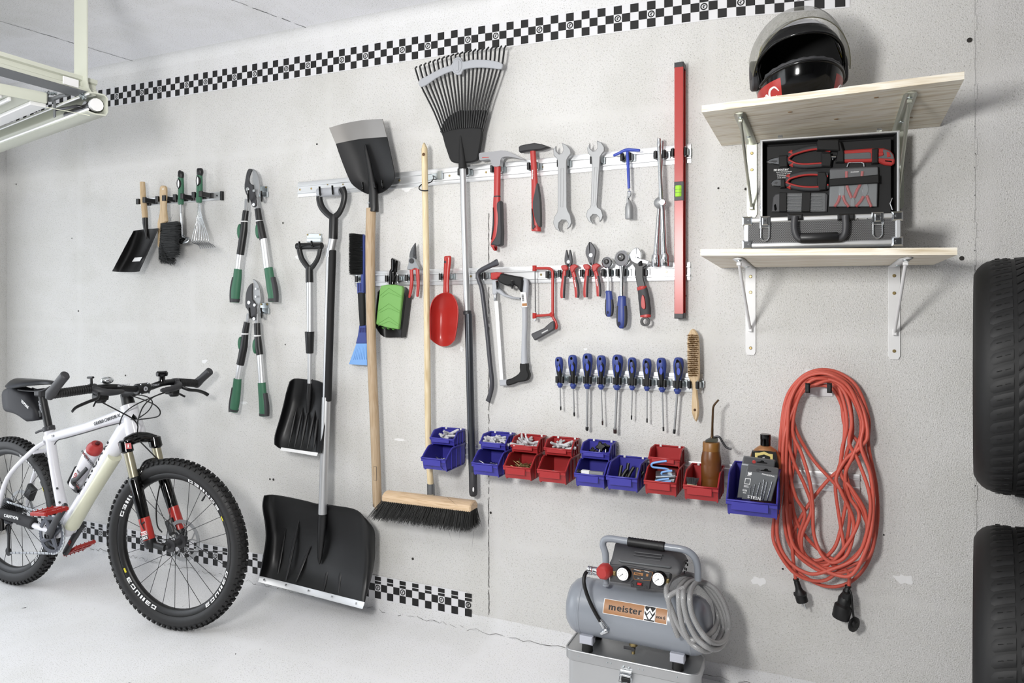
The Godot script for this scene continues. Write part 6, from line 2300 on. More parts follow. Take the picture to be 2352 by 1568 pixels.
func shelves() -> void:
	var zinc := mat("zinc_bracket",Color(0.76,0.77,0.72),0.35,0.75)
	var names := ["upper pine board shelf with the racing helmet on it","lower pine board shelf with the open tool case on it"]
	var c := [[1611,258,2213,182,2160,290,1658,335,0.41,0.0185,0.39],[1605,587,2200,585,2143,608,1659,615,0.42,0.0175,0.4]]
	for i in 2:
		var q: Array = c[i]
		var p := [P(q[0],q[1],q[8]),P(q[2],q[3],q[8]),P(q[4],q[5],0.0065),P(q[6],q[7],0.0065)]
		# one rectangle: sides at right angles to the wall
		var xl: float = (p[0].x + p[3].x) / 2
		var xr: float = (p[1].x + p[2].x) / 2
		var o := []
		for j in 4:
			o.append(Vector3(xl if j in [0,3] else xr,p[j].y,p[j].z))
		for j in 4:
			o.append(o[j] + Vector3(0,q[9],0))
		shelf_top[i] = o
		var t := thing("shelf",names[i],"shelf",(o[0] + o[1] + o[2] + o[3]) / 4,"pine board shelves")
		var b := nb(t)
		hexa(b,o)
		part(t,"board",b,M.pine_board)
		for kk in 5:
			b = nb(t)
			var f := Vector2([0.12,0.36,0.55,0.7,0.86][kk],[0.8,0.25,0.55,0.15,0.7][kk])
			var at: Vector3 = o[0].lerp(o[1],f.x).lerp(o[3].lerp(o[2],f.x),f.y)
			b.lathe(at + Vector3(0,0.0005,0),Vector3(0,-1,0),[[0.006,0.0],[0.006,0.0008]],12)
			part(t,"knot",b,mat("knot_brown",Color(0.6,0.5,0.38),0.6) if kk == 0 else M.knot_brown)
	var u0: Array = shelf_top[0]
	var l0: Array = shelf_top[1]
	var under := func(o: Array,x: float,z: float) -> float:
		var f: float = (x - o[0].x) / (o[1].x - o[0].x)
		var g: float = (o[0].z - z) / (o[0].z - o[3].z)
		return lerpf(lerpf(o[0].y,o[1].y,f),lerpf(o[3].y,o[2].y,f),g)
	for e in [["zinc shelf bracket under the upper shelf on the side of the spirit level",1727,1690,252,u0,zinc,500,1727,478,1697,262,[352,390]],["zinc shelf bracket under the upper shelf on the side of the tyres",2062,2112,200,u0,zinc,480,2060,452,2098,222,[]],
		["white shelf bracket under the lower shelf on the side of the screwdrivers",1724,1690,590,l0,M.white_plastic,815,1726,757,1697,598,[635,671,799]],["white shelf bracket under the lower shelf on the side of the tyres",2054,2090,590,l0,M.white_plastic,825,2053,765,2084,598,[633,673,806]]]:
		var x := P(e[1],700,0.004).x
		var y0: float = under.call(e[4],x,0.01)
		var zt := 0.37
		var tip := P(e[2],e[3],zt)
		tip = Vector3(x,under.call(e[4],x,zt),zt)
		var ft := P(e[1],e[6],0.0).y
		var sw := Vector3(x,P(e[7],e[8],0.012).y,0.012)
		var stip := Vector3(x,under.call(e[4],x,0.34) - 0.012,0.34)
		bracket(e[0],e[1],tip,y0,ft,e[5],sw,stip,e[11])

# ---- racing helmet --------------------------------------------------------------------
func helmet() -> void:
	k(1700,10,0.1403)
	var o: Array = shelf_top[0]
	var z := 0.215
	var fr := P(1833,190,z)
	var f: float = (fr.x - o[4].x) / (o[5].x - o[4].x)
	var y0: float = lerpf((o[4].y + o[7].y) / 2,(o[5].y + o[6].y) / 2,f) + 0.001
	var c := Vector3(fr.x,y0 + 0.118,z)
	var t := thing("helmet","black racing helmet with flipped up smoked visor on the upper shelf","helmet",Vector3(c.x,y0,z))
	var xf := Transform3D(Basis.from_euler(Vector3(-0.06,0.24,0.03)),c)
	var deg := PI / 180.0
	var at := func(phi: float,th: float,s: float) -> Vector3:
		var cp := cos(th * deg)
		var p := Vector3(0.12 * sin(phi * deg) * cp,0.142 * sin(th * deg),0.15 * cos(phi * deg) * cp)
		if th < 0:
			# cheeks go down nearly straight, the chin juts out
			var kf := clampf(-th / 55.0,0.0,1.0)
			p.x = 0.12 * sin(phi * deg) * lerpf(cp,1.0 - 0.16 * kf,0.85)
			p.z = 0.15 * cos(phi * deg) * lerpf(cp,1.0 - 0.2 * kf,0.85)
			p.y = -0.118 * kf
			if absf(phi) < 90:
				p.z += 0.012 * cos(phi * deg) * sin(PI * minf(kf * 1.2,1.0))
		return xf * (p * s)
	var up_edge := func(phi: float) -> float:
		return 24.0 - 15.0 * pow(absf(phi) / 76.0,3.0)
	var low_edge := func(phi: float) -> float:
		return -16.0 - 5.0 * pow(absf(phi) / 76.0,2.0) + 4.0 * cos(phi * deg)
	var zones := {"black": nb(t),"red": nb(t),"white": nb(t),"yellow": nb(t)}
	var lin := nb(t)
	var port := 78.0
	var n := 72
	var ths := [90.0,80.0,70.0,62.0,55.0,48.0,41.0,34.0,0.0,-1.0,-24.0,-30.0,-36.0,-42.0,-48.0,-55.0]
	for j in n:
		var p0 := -180.0 + 360.0 * j / n
		var p1 := -180.0 + 360.0 * (j + 1) / n
		var open: bool = p0 >= -port - 0.1 and p1 <= port + 0.1
		for i in ths.size() - 1:
			var a0: float = ths[i]
			var b0: float = ths[i + 1]
			var a1 := a0
			var b1 := b0
			# rows 7..10 bend to the edges of the eye port
			if i == 8 and open:
				continue
			if open:
				if i == 7:
					b0 = up_edge.call(p0)
					b1 = up_edge.call(p1)
				if i == 9:
					a0 = low_edge.call(p0)
					a1 = low_edge.call(p1)
			elif i == 8:
				b0 = -1.0
				b1 = -1.0
			var mid := (p0 + p1) / 2
			var zone := "black"
			if a0 <= -24.0 and absf(mid) > 38 and absf(mid) < 165:
				zone = "red"
			elif a0 <= 55.0 and a0 >= 48.0:
				zone = "white"
			elif absf(mid) > 80 and a0 <= 41 and a0 >= 34:
				zone = "yellow"
			elif a0 > 55.0:
				zone = "red" if a0 > 75 else "black"
			var b: B = zones[zone]
			b.quad(at.call(p0,b0,1.0),at.call(p1,b1,1.0),at.call(p1,a1,1.0),at.call(p0,a0,1.0),5)
			lin.quad(at.call(p0,a0,0.95),at.call(p1,a1,0.95),at.call(p1,b1,0.95),at.call(p0,b0,0.95),5)
	var shell := part(t,"shell",zones.black,M.black_gloss)
	part(shell,"red_panel",zones.red,M.red_gloss)
	part(shell,"white_band",zones.white,M.frame_white)
	part(shell,"yellow_patch",zones.yellow,M.print_yellow)
	part(t,"liner",lin,M.foam_black)
	# rubber edge round the port, padded roll at its foot
	var b := nb(t)
	var rim := []
	for j in 27:
		var p := -78.0 + 156.0 * j / 26.0
		rim.append(at.call(p,up_edge.call(p),0.992))
	for j in 27:
		var p := 78.0 - 156.0 * j / 26.0
		rim.append(at.call(p,low_edge.call(p),0.992))
	b.tube(rim,0.0048,null,10,Vector3.ZERO,true)
	part(t,"port_seal",b,M.black_gloss)
	b = nb(t)
	var roll := []
	var rr := []
	for j in 31:
		var p := -66.0 + 132.0 * j / 30.0
		roll.append(at.call(p,low_edge.call(p) + 3.0,0.955))
		rr.append(0.0065 + 0.0012 * sin(j * 2.1) if j > 0 and j < 30 else 0.003)
	b.tube(roll,rr,null,10)
	part(t,"chin_pad",b,M.grip_grey)
	b = nb(t)
	var brow := []
	for j in 27:
		var p := -74.0 + 148.0 * j / 26.0
		brow.append([at.call(p,up_edge.call(p) + 1.0,1.006),at.call(p,up_edge.call(p) + 9.0,1.012)])
	b.sheet(brow,0.003,Vector3(0,0,1))
	part(t,"brow_trim",b,M.black_plastic)
	# visor: the port's cover turned up about the side pivots
	b = nb(t)
	var vis := []
	var turn := Basis(Vector3(1,0,0),-46.0 * deg)
	var edge := []
	for i in 7:
		var row := []
		for j in 33:
			var p := -86.0 + 172.0 * j / 32.0
			var th := lerpf(-17.0,22.0,i / 6.0)
			var w := Vector3(0.13 * sin(p * deg) * cos(th * deg * 0.5),0.15 * sin(th * deg),0.172 * cos(p * deg) * cos(th * deg))
			row.append(xf * (turn * w + Vector3(0,0.008,-0.004)))
			if i == 0:
				edge.append(row[row.size() - 1])
		vis.append(row)
	b.sheet(vis,0.0,Vector3(0,0.6,1))
	part(t,"visor",b,M.visor_glass)
	b = nb(t)
	b.tube(edge,0.0014,null,8)
	part(t,"visor_edge",b,mat("visor_rim",Color(0.35,0.34,0.28),0.3))
	for s in [-1.0,1.0]:
		b = nb(t)
		var pc: Vector3 = at.call(s * 90,1,1.0)
		var out := (xf.basis * Vector3(s,0,0.05)).normalized()
		var bs := Basis(xf.basis * Vector3(0,0,-s),xf.basis * Vector3.UP,out)
		b.xf = Transform3D(bs,pc)
		b.plate(smooth(PackedVector2Array([Vector2(-s * -0.036,0.02),Vector2(-s * -0.03,-0.035),Vector2(s * -0.012,-0.042),Vector2(s * -0.024,-0.015),Vector2(s * -0.014,0.03),Vector2(s * 0.018,0.045)]),3),-0.012,0.008,0.003)
		var cover := part(t,"pivot_cover",b,M.dark_grey)
		b = nb(t)
		b.lathe(pc,out,[[0.014,0.004],[0.014,0.0085],[0.012,0.0095]],22)
		part(cover,"pivot_knob",b,M.grip_grey)
	# white flame script on the red panel
	b = nb(t)
	var scripts := [[-44,-38,-50,-32,-58,-33,-60,-40,-54,-45,-48,-42],[-44,-44,-52,-47,-60,-44,-66,-36,-70,-42,-68,-48],[-72,-36,-76,-44,-80,-36,-84,-44,-82,-50],[-86,-34,-90,-42,-95,-36,-98,-46],[48,-40,56,-34,62,-40,70,-48]]
	for q in scripts:
		var path := []
		for i in range(0,q.size(),2):
			path.append(at.call(q[i],q[i + 1],1.003))
		path = curve(path,5)
		var r := []
		for i in path.size():
			r.append(0.0012 + 0.0026 * sin(PI * i / (path.size() - 1.0)))
		b.tube(path,r,0.001,6,Vector3(0,0,1))
	part(shell,"script_print",b,M.print_white)

# ---- open tool case ----------------------------------------------------------------------
var cx := Transform3D()
func case_plane(x: float,y: float,off: float) -> Vector3:
	return cx.affine_inverse() * on_plane(kx + x * ks,ky + y * ks,cx * Vector3(0,0,off),cx.basis.z)
func CL(a: Array,off: float) -> PackedVector2Array:
	var r := PackedVector2Array()
	for i in range(0,a.size(),2):
		r.append(xy(case_plane(a[i],a[i + 1],off)))
	return r
func cb(t: Node3D) -> B:
	var b := nb(t)
	b.xf = cx
	return b
func ct(a: Array,off: float) -> Array:
	var r := []
	for i in range(0,a.size(),2):
		r.append(case_plane(a[i],a[i + 1],off))
	return r

func tool_case() -> void:
	k(1700,290,0.1849)
	var o: Array = shelf_top[1]
	var f0 := P(1711,540,0.385)
	var f1 := P(2067,540,0.352)
	var ex := f1 - f0
	ex.y = 0
	var w := ex.length()
	ex = ex.normalized()
	var ez := Vector3(-ex.z,0,ex.x)
	var y0: float = (o[4].y + o[5].y) / 2 + 0.003
	cx = Transform3D(Basis(ex,Vector3.UP,ez),Vector3(f0.x,y0,f0.z))
	var h := 0.086
	var d := 0.25
	var t := thing("tool_case","open aluminium framed tool case with tools strapped inside its lid","tool case",cx * Vector3(w / 2,0,-d / 2))
	# base tub
	var b := cb(t)
	b.bx(Vector3(w / 2,0.012 + (h - 0.016) / 2,-0.003),Vector3(w - 0.01,h - 0.016,0.005),0.0)
	b.bx(Vector3(0.003,h / 2,-d / 2),Vector3(0.005,h - 0.016,d - 0.01),0.0)
	b.bx(Vector3(w - 0.003,h / 2,-d / 2),Vector3(0.005,h - 0.016,d - 0.01),0.0)
	b.bx(Vector3(w / 2,h / 2,-d + 0.003),Vector3(w - 0.01,h - 0.016,0.005),0.0)
	part(t,"side_panel",b,M.case_mesh)
	b = cb(t)
	b.bx(Vector3(w / 2,0.004,-d / 2),Vector3(w - 0.03,0.006,d - 0.03),0.001)
	part(t,"bottom",b,M.black_plastic)
	b = cb(t)
	b.bx(Vector3(w / 2,h * 0.5,-d / 2),Vector3(w - 0.02,0.004,d - 0.02),0.0)
	part(t,"lining",b,M.foam_black)
	for e in [[Vector3(w / 2,h - 0.0065,-0.003),Vector3(w,0.013,0.011)],[Vector3(w / 2,0.0125,-0.003),Vector3(w,0.013,0.011)],[Vector3(0.004,h / 2,-0.003),Vector3(0.013,h - 0.01,0.011)],[Vector3(w - 0.004,h / 2,-0.003),Vector3(0.013,h - 0.01,0.011)],[Vector3(0.0,h - 0.0065,-d / 2),Vector3(0.011,0.013,d)],[Vector3(w,h - 0.0065,-d / 2),Vector3(0.011,0.013,d)],[Vector3(w / 2,h - 0.0065,-d),Vector3(w,0.013,0.011)],[Vector3(0.003,0.0125,-d / 2),Vector3(0.011,0.013,d)],[Vector3(w - 0.003,0.0125,-d / 2),Vector3(0.011,0.013,d)]]:
		b = cb(t)
		b.bx(e[0],e[1],0.003)
		part(t,"edge_profile",b,M.aluminium)
	b = cb(t)
	b.xf = cx * Transform3D(Basis(Vector3(1,0,0),-0.6),Vector3(w / 2,0.007,-0.004))
	b.bx(Vector3.ZERO,Vector3(w - 0.02,0.012,0.006),0.001)
	part(t,"chamfer_profile",b,M.mid_grey)
	for e in [[0.006,h - 0.008],[w - 0.006,h - 0.008],[0.006,0.014],[w - 0.006,0.014]]:
		b = cb(t)
		b.bx(Vector3(e[0],e[1],-0.001),Vector3(0.026,0.024,0.012),0.004)
		var cap := part(t,"corner_cap",b,M.chrome)
		b = cb(t)
		b.lathe(Vector3(e[0] + (0.004 if e[0] < 0.1 else -0.004),e[1],0.005),Vector3(0,0,1),[[0.0028,0.0],[0.002,0.002]],10)
		part(cap,"rivet",b,M.chrome)
	# latches
	for lx in [310.0,1708.0]:
		var p := case_plane(lx,1150,0.006)
		b = cb(t)
		b.bx(Vector3(p.x,h - 0.013,0.004),Vector3(0.027,0.032,0.006),0.002)
		b.bx(Vector3(p.x,h - 0.011,0.009),Vector3(0.015,0.02,0.005),0.002)
		var latch := part(t,"latch",b,M.chrome)
		b = cb(t)
		b.tube([Vector3(p.x - 0.0105,h - 0.022,0.006),Vector3(p.x - 0.0105,h - 0.054,0.008),Vector3(p.x - 0.006,h - 0.061,0.008),Vector3(p.x,h - 0.0635,0.008),Vector3(p.x + 0.006,h - 0.061,0.008),Vector3(p.x + 0.0105,h - 0.054,0.008),Vector3(p.x + 0.0105,h - 0.022,0.006)],0.0017,null,8)
		part(latch,"bail",b,M.chrome)
		b = cb(t)
		b.bx(Vector3(p.x,h - 0.01,0.0117),Vector3(0.0022,0.006,0.0006),0.0002)
		b.lathe(Vector3(p.x,h - 0.009,0.0113),Vector3(0,0,1),[[0.002,0.0],[0.002,0.0007]],10)
		part(latch,"keyhole",b,M.black_plastic)
	for lx in [425.0,535.0,1458.0,1576.0]:
		b = cb(t)
		var p := case_plane(lx,1150,0.0)
		b.lathe(Vector3(p.x,p.y,0.0),Vector3(0,0,1),[[0.0028,-0.001],[0.0028,0.001],[0.0016,0.002]],10)
		part(t,"rivet",b,M.chrome)
	# handle
	b = cb(t)
	for q in [[590,780],[1208,1422]]:
		var p0 := case_plane(q[0],1125,0.006)
		var p1 := case_plane(q[1],1125,0.006)
		b.bx(Vector3((p0.x + p1.x) / 2,p0.y - 0.001,0.006),Vector3(p1.x - p0.x,0.017,0.013),0.004)
	part(t,"handle_mount",b,M.black_plastic)
	b = cb(t)
	b.tube(curve(ct([680,1115,672,1240,690,1340,730,1400,790,1408,985,1405,1190,1398,1260,1388,1300,1330,1312,1230,1305,1105],0.016),4),0.0085,0.007,10,Vector3(0,0,1))
	var hd := part(t,"handle",b,M.dark_grey)
	b = cb(t)
	b.tube(ct([745,1384,760,1384,985,1380,1205,1375,1220,1374],0.017),[0.011,0.0128,0.0128,0.0128,0.011],[0.009,0.0105,0.0105,0.0105,0.009],12,Vector3(0,0,1))
	part(hd,"handle_grip",b,M.black_plastic)
	# lid: shallow tray standing open behind
	var zl := -d + 0.012
	var lo := case_plane(258,1075,zl)
	var tl := case_plane(276,186,zl)
	var tr := case_plane(1979,66,zl)
	var x0 := 0.004
	var x1 := w - 0.004
	var yt := (tl.y + tr.y) / 2
	x0 = (lo.x + tl.x) / 2
	x1 = tr.x - 0.004
	b = cb(t)
	b.bx(Vector3((x0 + x1) / 2,(h + yt) / 2,zl - 0.04),Vector3(x1 - x0,yt - h,0.004),0.0)
	b.bx(Vector3(x0 + 0.003,(h + yt) / 2,zl - 0.02),Vector3(0.004,yt - h,0.04),0.0)
	b.bx(Vector3(x1 - 0.003,(h + yt) / 2,zl - 0.02),Vector3(0.004,yt - h,0.04),0.0)
	b.bx(Vector3((x0 + x1) / 2,yt - 0.003,zl - 0.02),Vector3(x1 - x0,0.004,0.04),0.0)
	b.bx(Vector3((x0 + x1) / 2,h + 0.003,zl - 0.02),Vector3(x1 - x0,0.004,0.04),0.0)
	part(t,"lid_lining",b,M.foam_black)
	b = cb(t)
	b.bx(Vector3((x0 + x1) / 2,(h + yt) / 2,zl - 0.012),Vector3(x1 - x0 - 0.03,yt - h - 0.03,0.004),0.002)
	part(t,"tool_board",b,mat("board_black",Color(0.09,0.09,0.095),0.7))
	for e in [[Vector3((x0 + x1) / 2,yt,zl - 0.016),Vector3(x1 - x0 + 0.008,0.006,0.05)],[Vector3((x0 + x1) / 2,h + 0.002,zl - 0.016),Vector3(x1 - x0 + 0.008,0.006,0.05)],[Vector3(x0,(h + yt) / 2,zl - 0.016),Vector3(0.006,yt - h,0.05)],[Vector3(x1,(h + yt) / 2,zl - 0.016),Vector3(0.006,yt - h,0.05)]]:
		b = cb(t)
		b.bx(e[0],e[1],0.0015)
		part(t,"lid_frame",b,M.aluminium)
	for lx in [500.0,1730.0]:
		b = cb(t)
		var p := case_plane(lx,120,zl)
		b.bx(Vector3(p.x,yt + 0.004,zl - 0.002),Vector3(0.014,0.016,0.003),0.001)
		b.tube([Vector3(p.x - 0.006,yt + 0.012,zl),Vector3(p.x + 0.006,yt + 0.012,zl)],0.003,null,8)
		part(t,"catch",b,M.chrome)
	for q in [[1890,960],[268,1010]]:
		b = cb(t)
		var p := case_plane(q[0],q[1],zl)
		b.tube([Vector3(p.x,p.y + 0.016,zl - 0.004),Vector3(p.x - 0.006,p.y,zl + 0.002),Vector3(p.x,p.y - 0.018,zl + 0.004)],0.002,null,6)
		part(t,"lid_stay",b,M.chrome)
	# print on the board
	var zp := zl - 0.009
	for q in [["meister",510,537,42,1.05],["Meister Werkzeuge GmbH",545,566,14,0.95],["Oberkamper Str. 37-39",540,590,14,0.95],["D-42349 Wuppertal",530,614,14,0.95],["Art.Nr. 8971370",520,638,14,0.95]]:
		text(t,q[0],cx * (case_plane(q[1],q[2],zp) + Vector3(0,0,0.0006)),cx.basis.x,Vector3.UP,q[3] * 0.00019,M.print_white,q[4])
	case_tools(zl)

func case_tools(zl: float) -> void:
	var z := zl - 0.002
	var spots := [["pliers","combination pliers strapped along the top of the case lid",[326,440,380,405,475,382,560,372,600,385,600,460,555,480,475,482,400,470,340,456],[600,385,640,345,700,320,800,290,900,270,990,265,1120,290],[600,435,650,460,700,480,800,490,900,485,1010,478,1130,470]],
		["pliers","side cutters strapped below the combination pliers in the case lid",[380,710,410,672,460,658,520,660,570,668,572,735,530,748,460,750,405,740],[570,690,610,640,690,610,780,590,870,582,970,585,1090,605],[570,715,620,735,690,755,780,770,880,775,980,770,1095,745]]]
	for i in 2:
		var q: Array = spots[i]
		var t := thing(q[0],q[1],"pliers",cx * case_plane(q[3][4],q[3][5],z),"tools in the case lid")
		var b := cb(t)
		b.plate(smooth(CL(q[2],z),2),z - 0.006,z + 0.004,0.002)
		part(t,"jaw",b,M.chrome)
		b = cb(t)
		var slit := CL([330,438,372,436,400,428,450,424,465,436,440,452,400,448,372,442] if i == 0 else [420,706,450,690,470,704,452,722,420,708],z)
		b.plate(slit,z,z + 0.0045,0.0)
		part(t,"jaw_gap",b,M.dark_grey)
		for s in [3,4]:
			b = cb(t)
			b.tube(curve(ct(q[s],z + 0.002),4),0.0082,0.006,10,Vector3(0,0,1))
			var hd := part(t,"handle",b,M.grip_grey)
			b = cb(t)
			var inner := ct(q[s],z + 0.004)
			for e in inner.size():
				inner[e].y += -0.0042 if s == 3 else 0.0042
			b.tube(curve(inner,4),0.0034,0.005,8,Vector3(0,0,1))
			part(hd,"red_inlay",b,M.red_tool)
			b = cb(t)
			var gp := case_plane(q[s][2],q[s][3],z)
			b.bx(gp + Vector3(-0.001,0.003 if s == 3 else -0.003,0.003),Vector3(0.012,0.014,0.01),0.004,Basis(Vector3(0,0,1),0.5 if s == 3 else -0.5))
			part(hd,"guard",b,M.red_tool)
	# snap-off knife
	var t := thing("utility_knife","red and grey snap-off knife strapped in the top corner of the case lid","knife",cx * case_plane(1600,400,z),"tools in the case lid")
	var b := cb(t)
	b.plate(smooth(CL([1240,330,1300,300,1500,284,1640,275,1780,275,1860,300,1905,350,1920,420,1915,465,1880,490,1800,482,1710,448,1640,445,1300,452,1240,440],z),1),z - 0.008,z + 0.004,0.003)
	part(t,"body",b,M.red_tool)
	b = cb(t)
	b.plate(CL([1260,345,1600,325,1625,340,1625,405,1260,415],z),z,z + 0.0052,0.001)
	b.plate(smooth(CL([1770,290,1850,310,1895,360,1905,410,1860,405,1720,400,1720,380,1780,360],z),2),z,z + 0.0052,0.001)
	part(t,"grey_inlay",b,M.mid_grey)
	b = cb(t)
	b.plate(smooth(CL([1815,318,1850,325,1870,380,1820,390],z),1),z,z + 0.0062,0.001)
	b.plate(smooth(CL([1715,330,1765,322,1780,345,1765,370,1715,372],z),1),z,z + 0.0072,0.001)
	part(t,"slider",b,M.red_tool)
	b = cb(t)
	b.plate(CL([1795,425,1880,432,1882,450,1800,440],z),z,z + 0.0044,0.0)
	part(t,"strap_hole",b,M.black_gloss)
	# straps
	var straps := [["black strap over the jaw of the combination pliers",[478,365,588,358,592,505,482,515]],["black strap over the handles of the combination pliers",[1010,325,1125,330,1140,400,1125,505,1010,500]],["wide black strap folded at the top of the case lid",[955,195,970,172,1222,168,1235,310,955,300]],["black strap end of the snap-off knife",[1200,170,1250,195,1290,330,1290,450,1190,450,1215,330]],["black strap round the grip of the snap-off knife",[1640,278,1715,272,1712,460,1640,462]],["black strap over the jaw of the side cutters",[500,660,560,655,562,762,502,765]],["black strap over the handles of the side cutters",[962,565,1060,570,1085,640,1070,790,985,800,960,690]]]
	for q in straps:
		t = thing("strap",q[0],"strap",cx * case_plane(q[1][0],q[1][5],z),"straps in the case lid")
		b = cb(t)
		b.plate(CL(q[1],z + 0.009),z - 0.008,z + 0.0125 if q[1][0] != 955 else z + 0.018,0.003)
		part(t,"webbing",b,M.black_matte)
	t = thing("hex_key","small chrome bit holder between the strap and the knife","bit holder",cx * case_plane(1150,390,z))
	b = cb(t)
	b.tube(ct([1125,385,1190,380],z + 0.004),0.005,null,6)
	b.tube(ct([1150,372,1150,420],z + 0.004),0.003,null,8)
	part(t,"body",b,M.chrome)
	# boxed set of small pliers
	t = thing("plier_set","boxed set of three mini pliers in a clear pack in the case lid","plier set",cx * case_plane(1400,1000,z),"tools in the case lid")
	b = cb(t)
	b.plate(CL([1112,540,1125,525,1690,500,1710,508,1715,600,1700,1000,1104,1002],z),z - 0.008,z + 0.006,0.002)
	part(t,"tray",b,M.shroud_grey)
	b = cb(t)
	b.plate(CL([1120,748,1702,712,1698,996,1106,998],z + 0.007),z + 0.005,z + 0.0075,0.001)
	part(t,"card",b,mat("card_grey",Color(0.45,0.46,0.47),0.5))
	b = cb(t)
	var hk := CL([1328,505,1345,455,1380,448,1500,445,1535,460,1540,500],z)
	var hp := []
	for q in hk:
		hp.append(Vector3(q.x,q.y,z))
	b.tube(hp,0.0016,null,6)
	part(t,"hanger",b,M.light_grey)
	var mini := [[[1228,740,1292,738,1295,830,1275,890,1240,890,1226,830],[1240,860,1220,930,1175,998],[1280,860,1300,930,1350,998]],[[1366,1000,1425,1000,1425,920,1400,865,1368,920],[1385,890,1340,780,1325,700,1322,560],[1415,890,1455,790,1500,700,1520,560]],[[1530,715,1580,712,1596,780,1585,830,1550,890,1525,840,1512,790],[1530,870,1505,920,1440,998],[1575,860,1600,930,1630,998]]]
	for q in mini:
		b = cb(t)
		b.plate(CL(q[0],z + 0.008),z + 0.006,z + 0.0105,0.001)
		var jaw := part(t,"mini_pliers",b,M.steel)
		for s in [1,2]:
			b = cb(t)
			b.tube(curve(ct(q[s],z + 0.009),4),0.0042,0.003,8,Vector3(0,0,1))
			part(jaw,"mini_handle",b,M.red_tool)
	b = cb(t)
	b.plate(CL([1116,540,1690,506,1712,515,1700,998,1106,1000],z + 0.014),z + 0.012,z + 0.014,0.002)
	part(t,"clear_cover",b,M.clear_plastic)
	text(t,"meister",cx * case_plane(1425,565,z + 0.0145),cx.basis.x,Vector3.UP,0.0036,M.print_white,1.2)
	b = cb(t)
	b.plate(CL([1110,655,1720,600,1722,705,1112,745],z + 0.015),z - 0.004,z + 0.018,0.002)
	part(t,"webbing",b,M.black_matte)
	# box of screwdriver bits
	t = thing("bit_box","clear box of long screwdriver bits at the foot of the case lid","bit set",cx * case_plane(740,1060,z),"tools in the case lid")
	b = cb(t)
	b.plate(CL([392,1062,410,880,440,845,520,828,1060,825,1090,850,1080,1060],z),z - 0.008,z + 0.001,0.002)
	part(t,"tray",b,M.shroud_grey)
	b = cb(t)
	b.plate(smooth(CL([425,1010,420,985,440,965,450,1000,455,1030,440,1050,425,1040],z),2),z,z + 0.0016,0.0)
	part(t,"hang_slot",b,M.black_gloss)
	for i in 5:
		for s in [[575,765],[875,1020]]:
			b = cb(t)
			var y := 868.0 + 42.0 * i
			b.tube(ct([s[0],y,s[1],y - 6],z + 0.004),0.0016,null,6)
			part(t,"bit",b,M.chrome)
	b = cb(t)
	b.plate(CL([575,830,1060,828,1055,1060,575,1060],z + 0.007),z + 0.005,z + 0.007,0.001)
	part(t,"clear_cover",b,M.clear_plastic)
	for q in [[488,820,580,822,580,1062,485,1062],[770,820,878,815,868,1062,758,1062]]:
		b = cb(t)
		b.plate(CL(q,z + 0.008),z - 0.006,z + 0.0105,0.002)
		part(t,"webbing",b,M.black_matte)

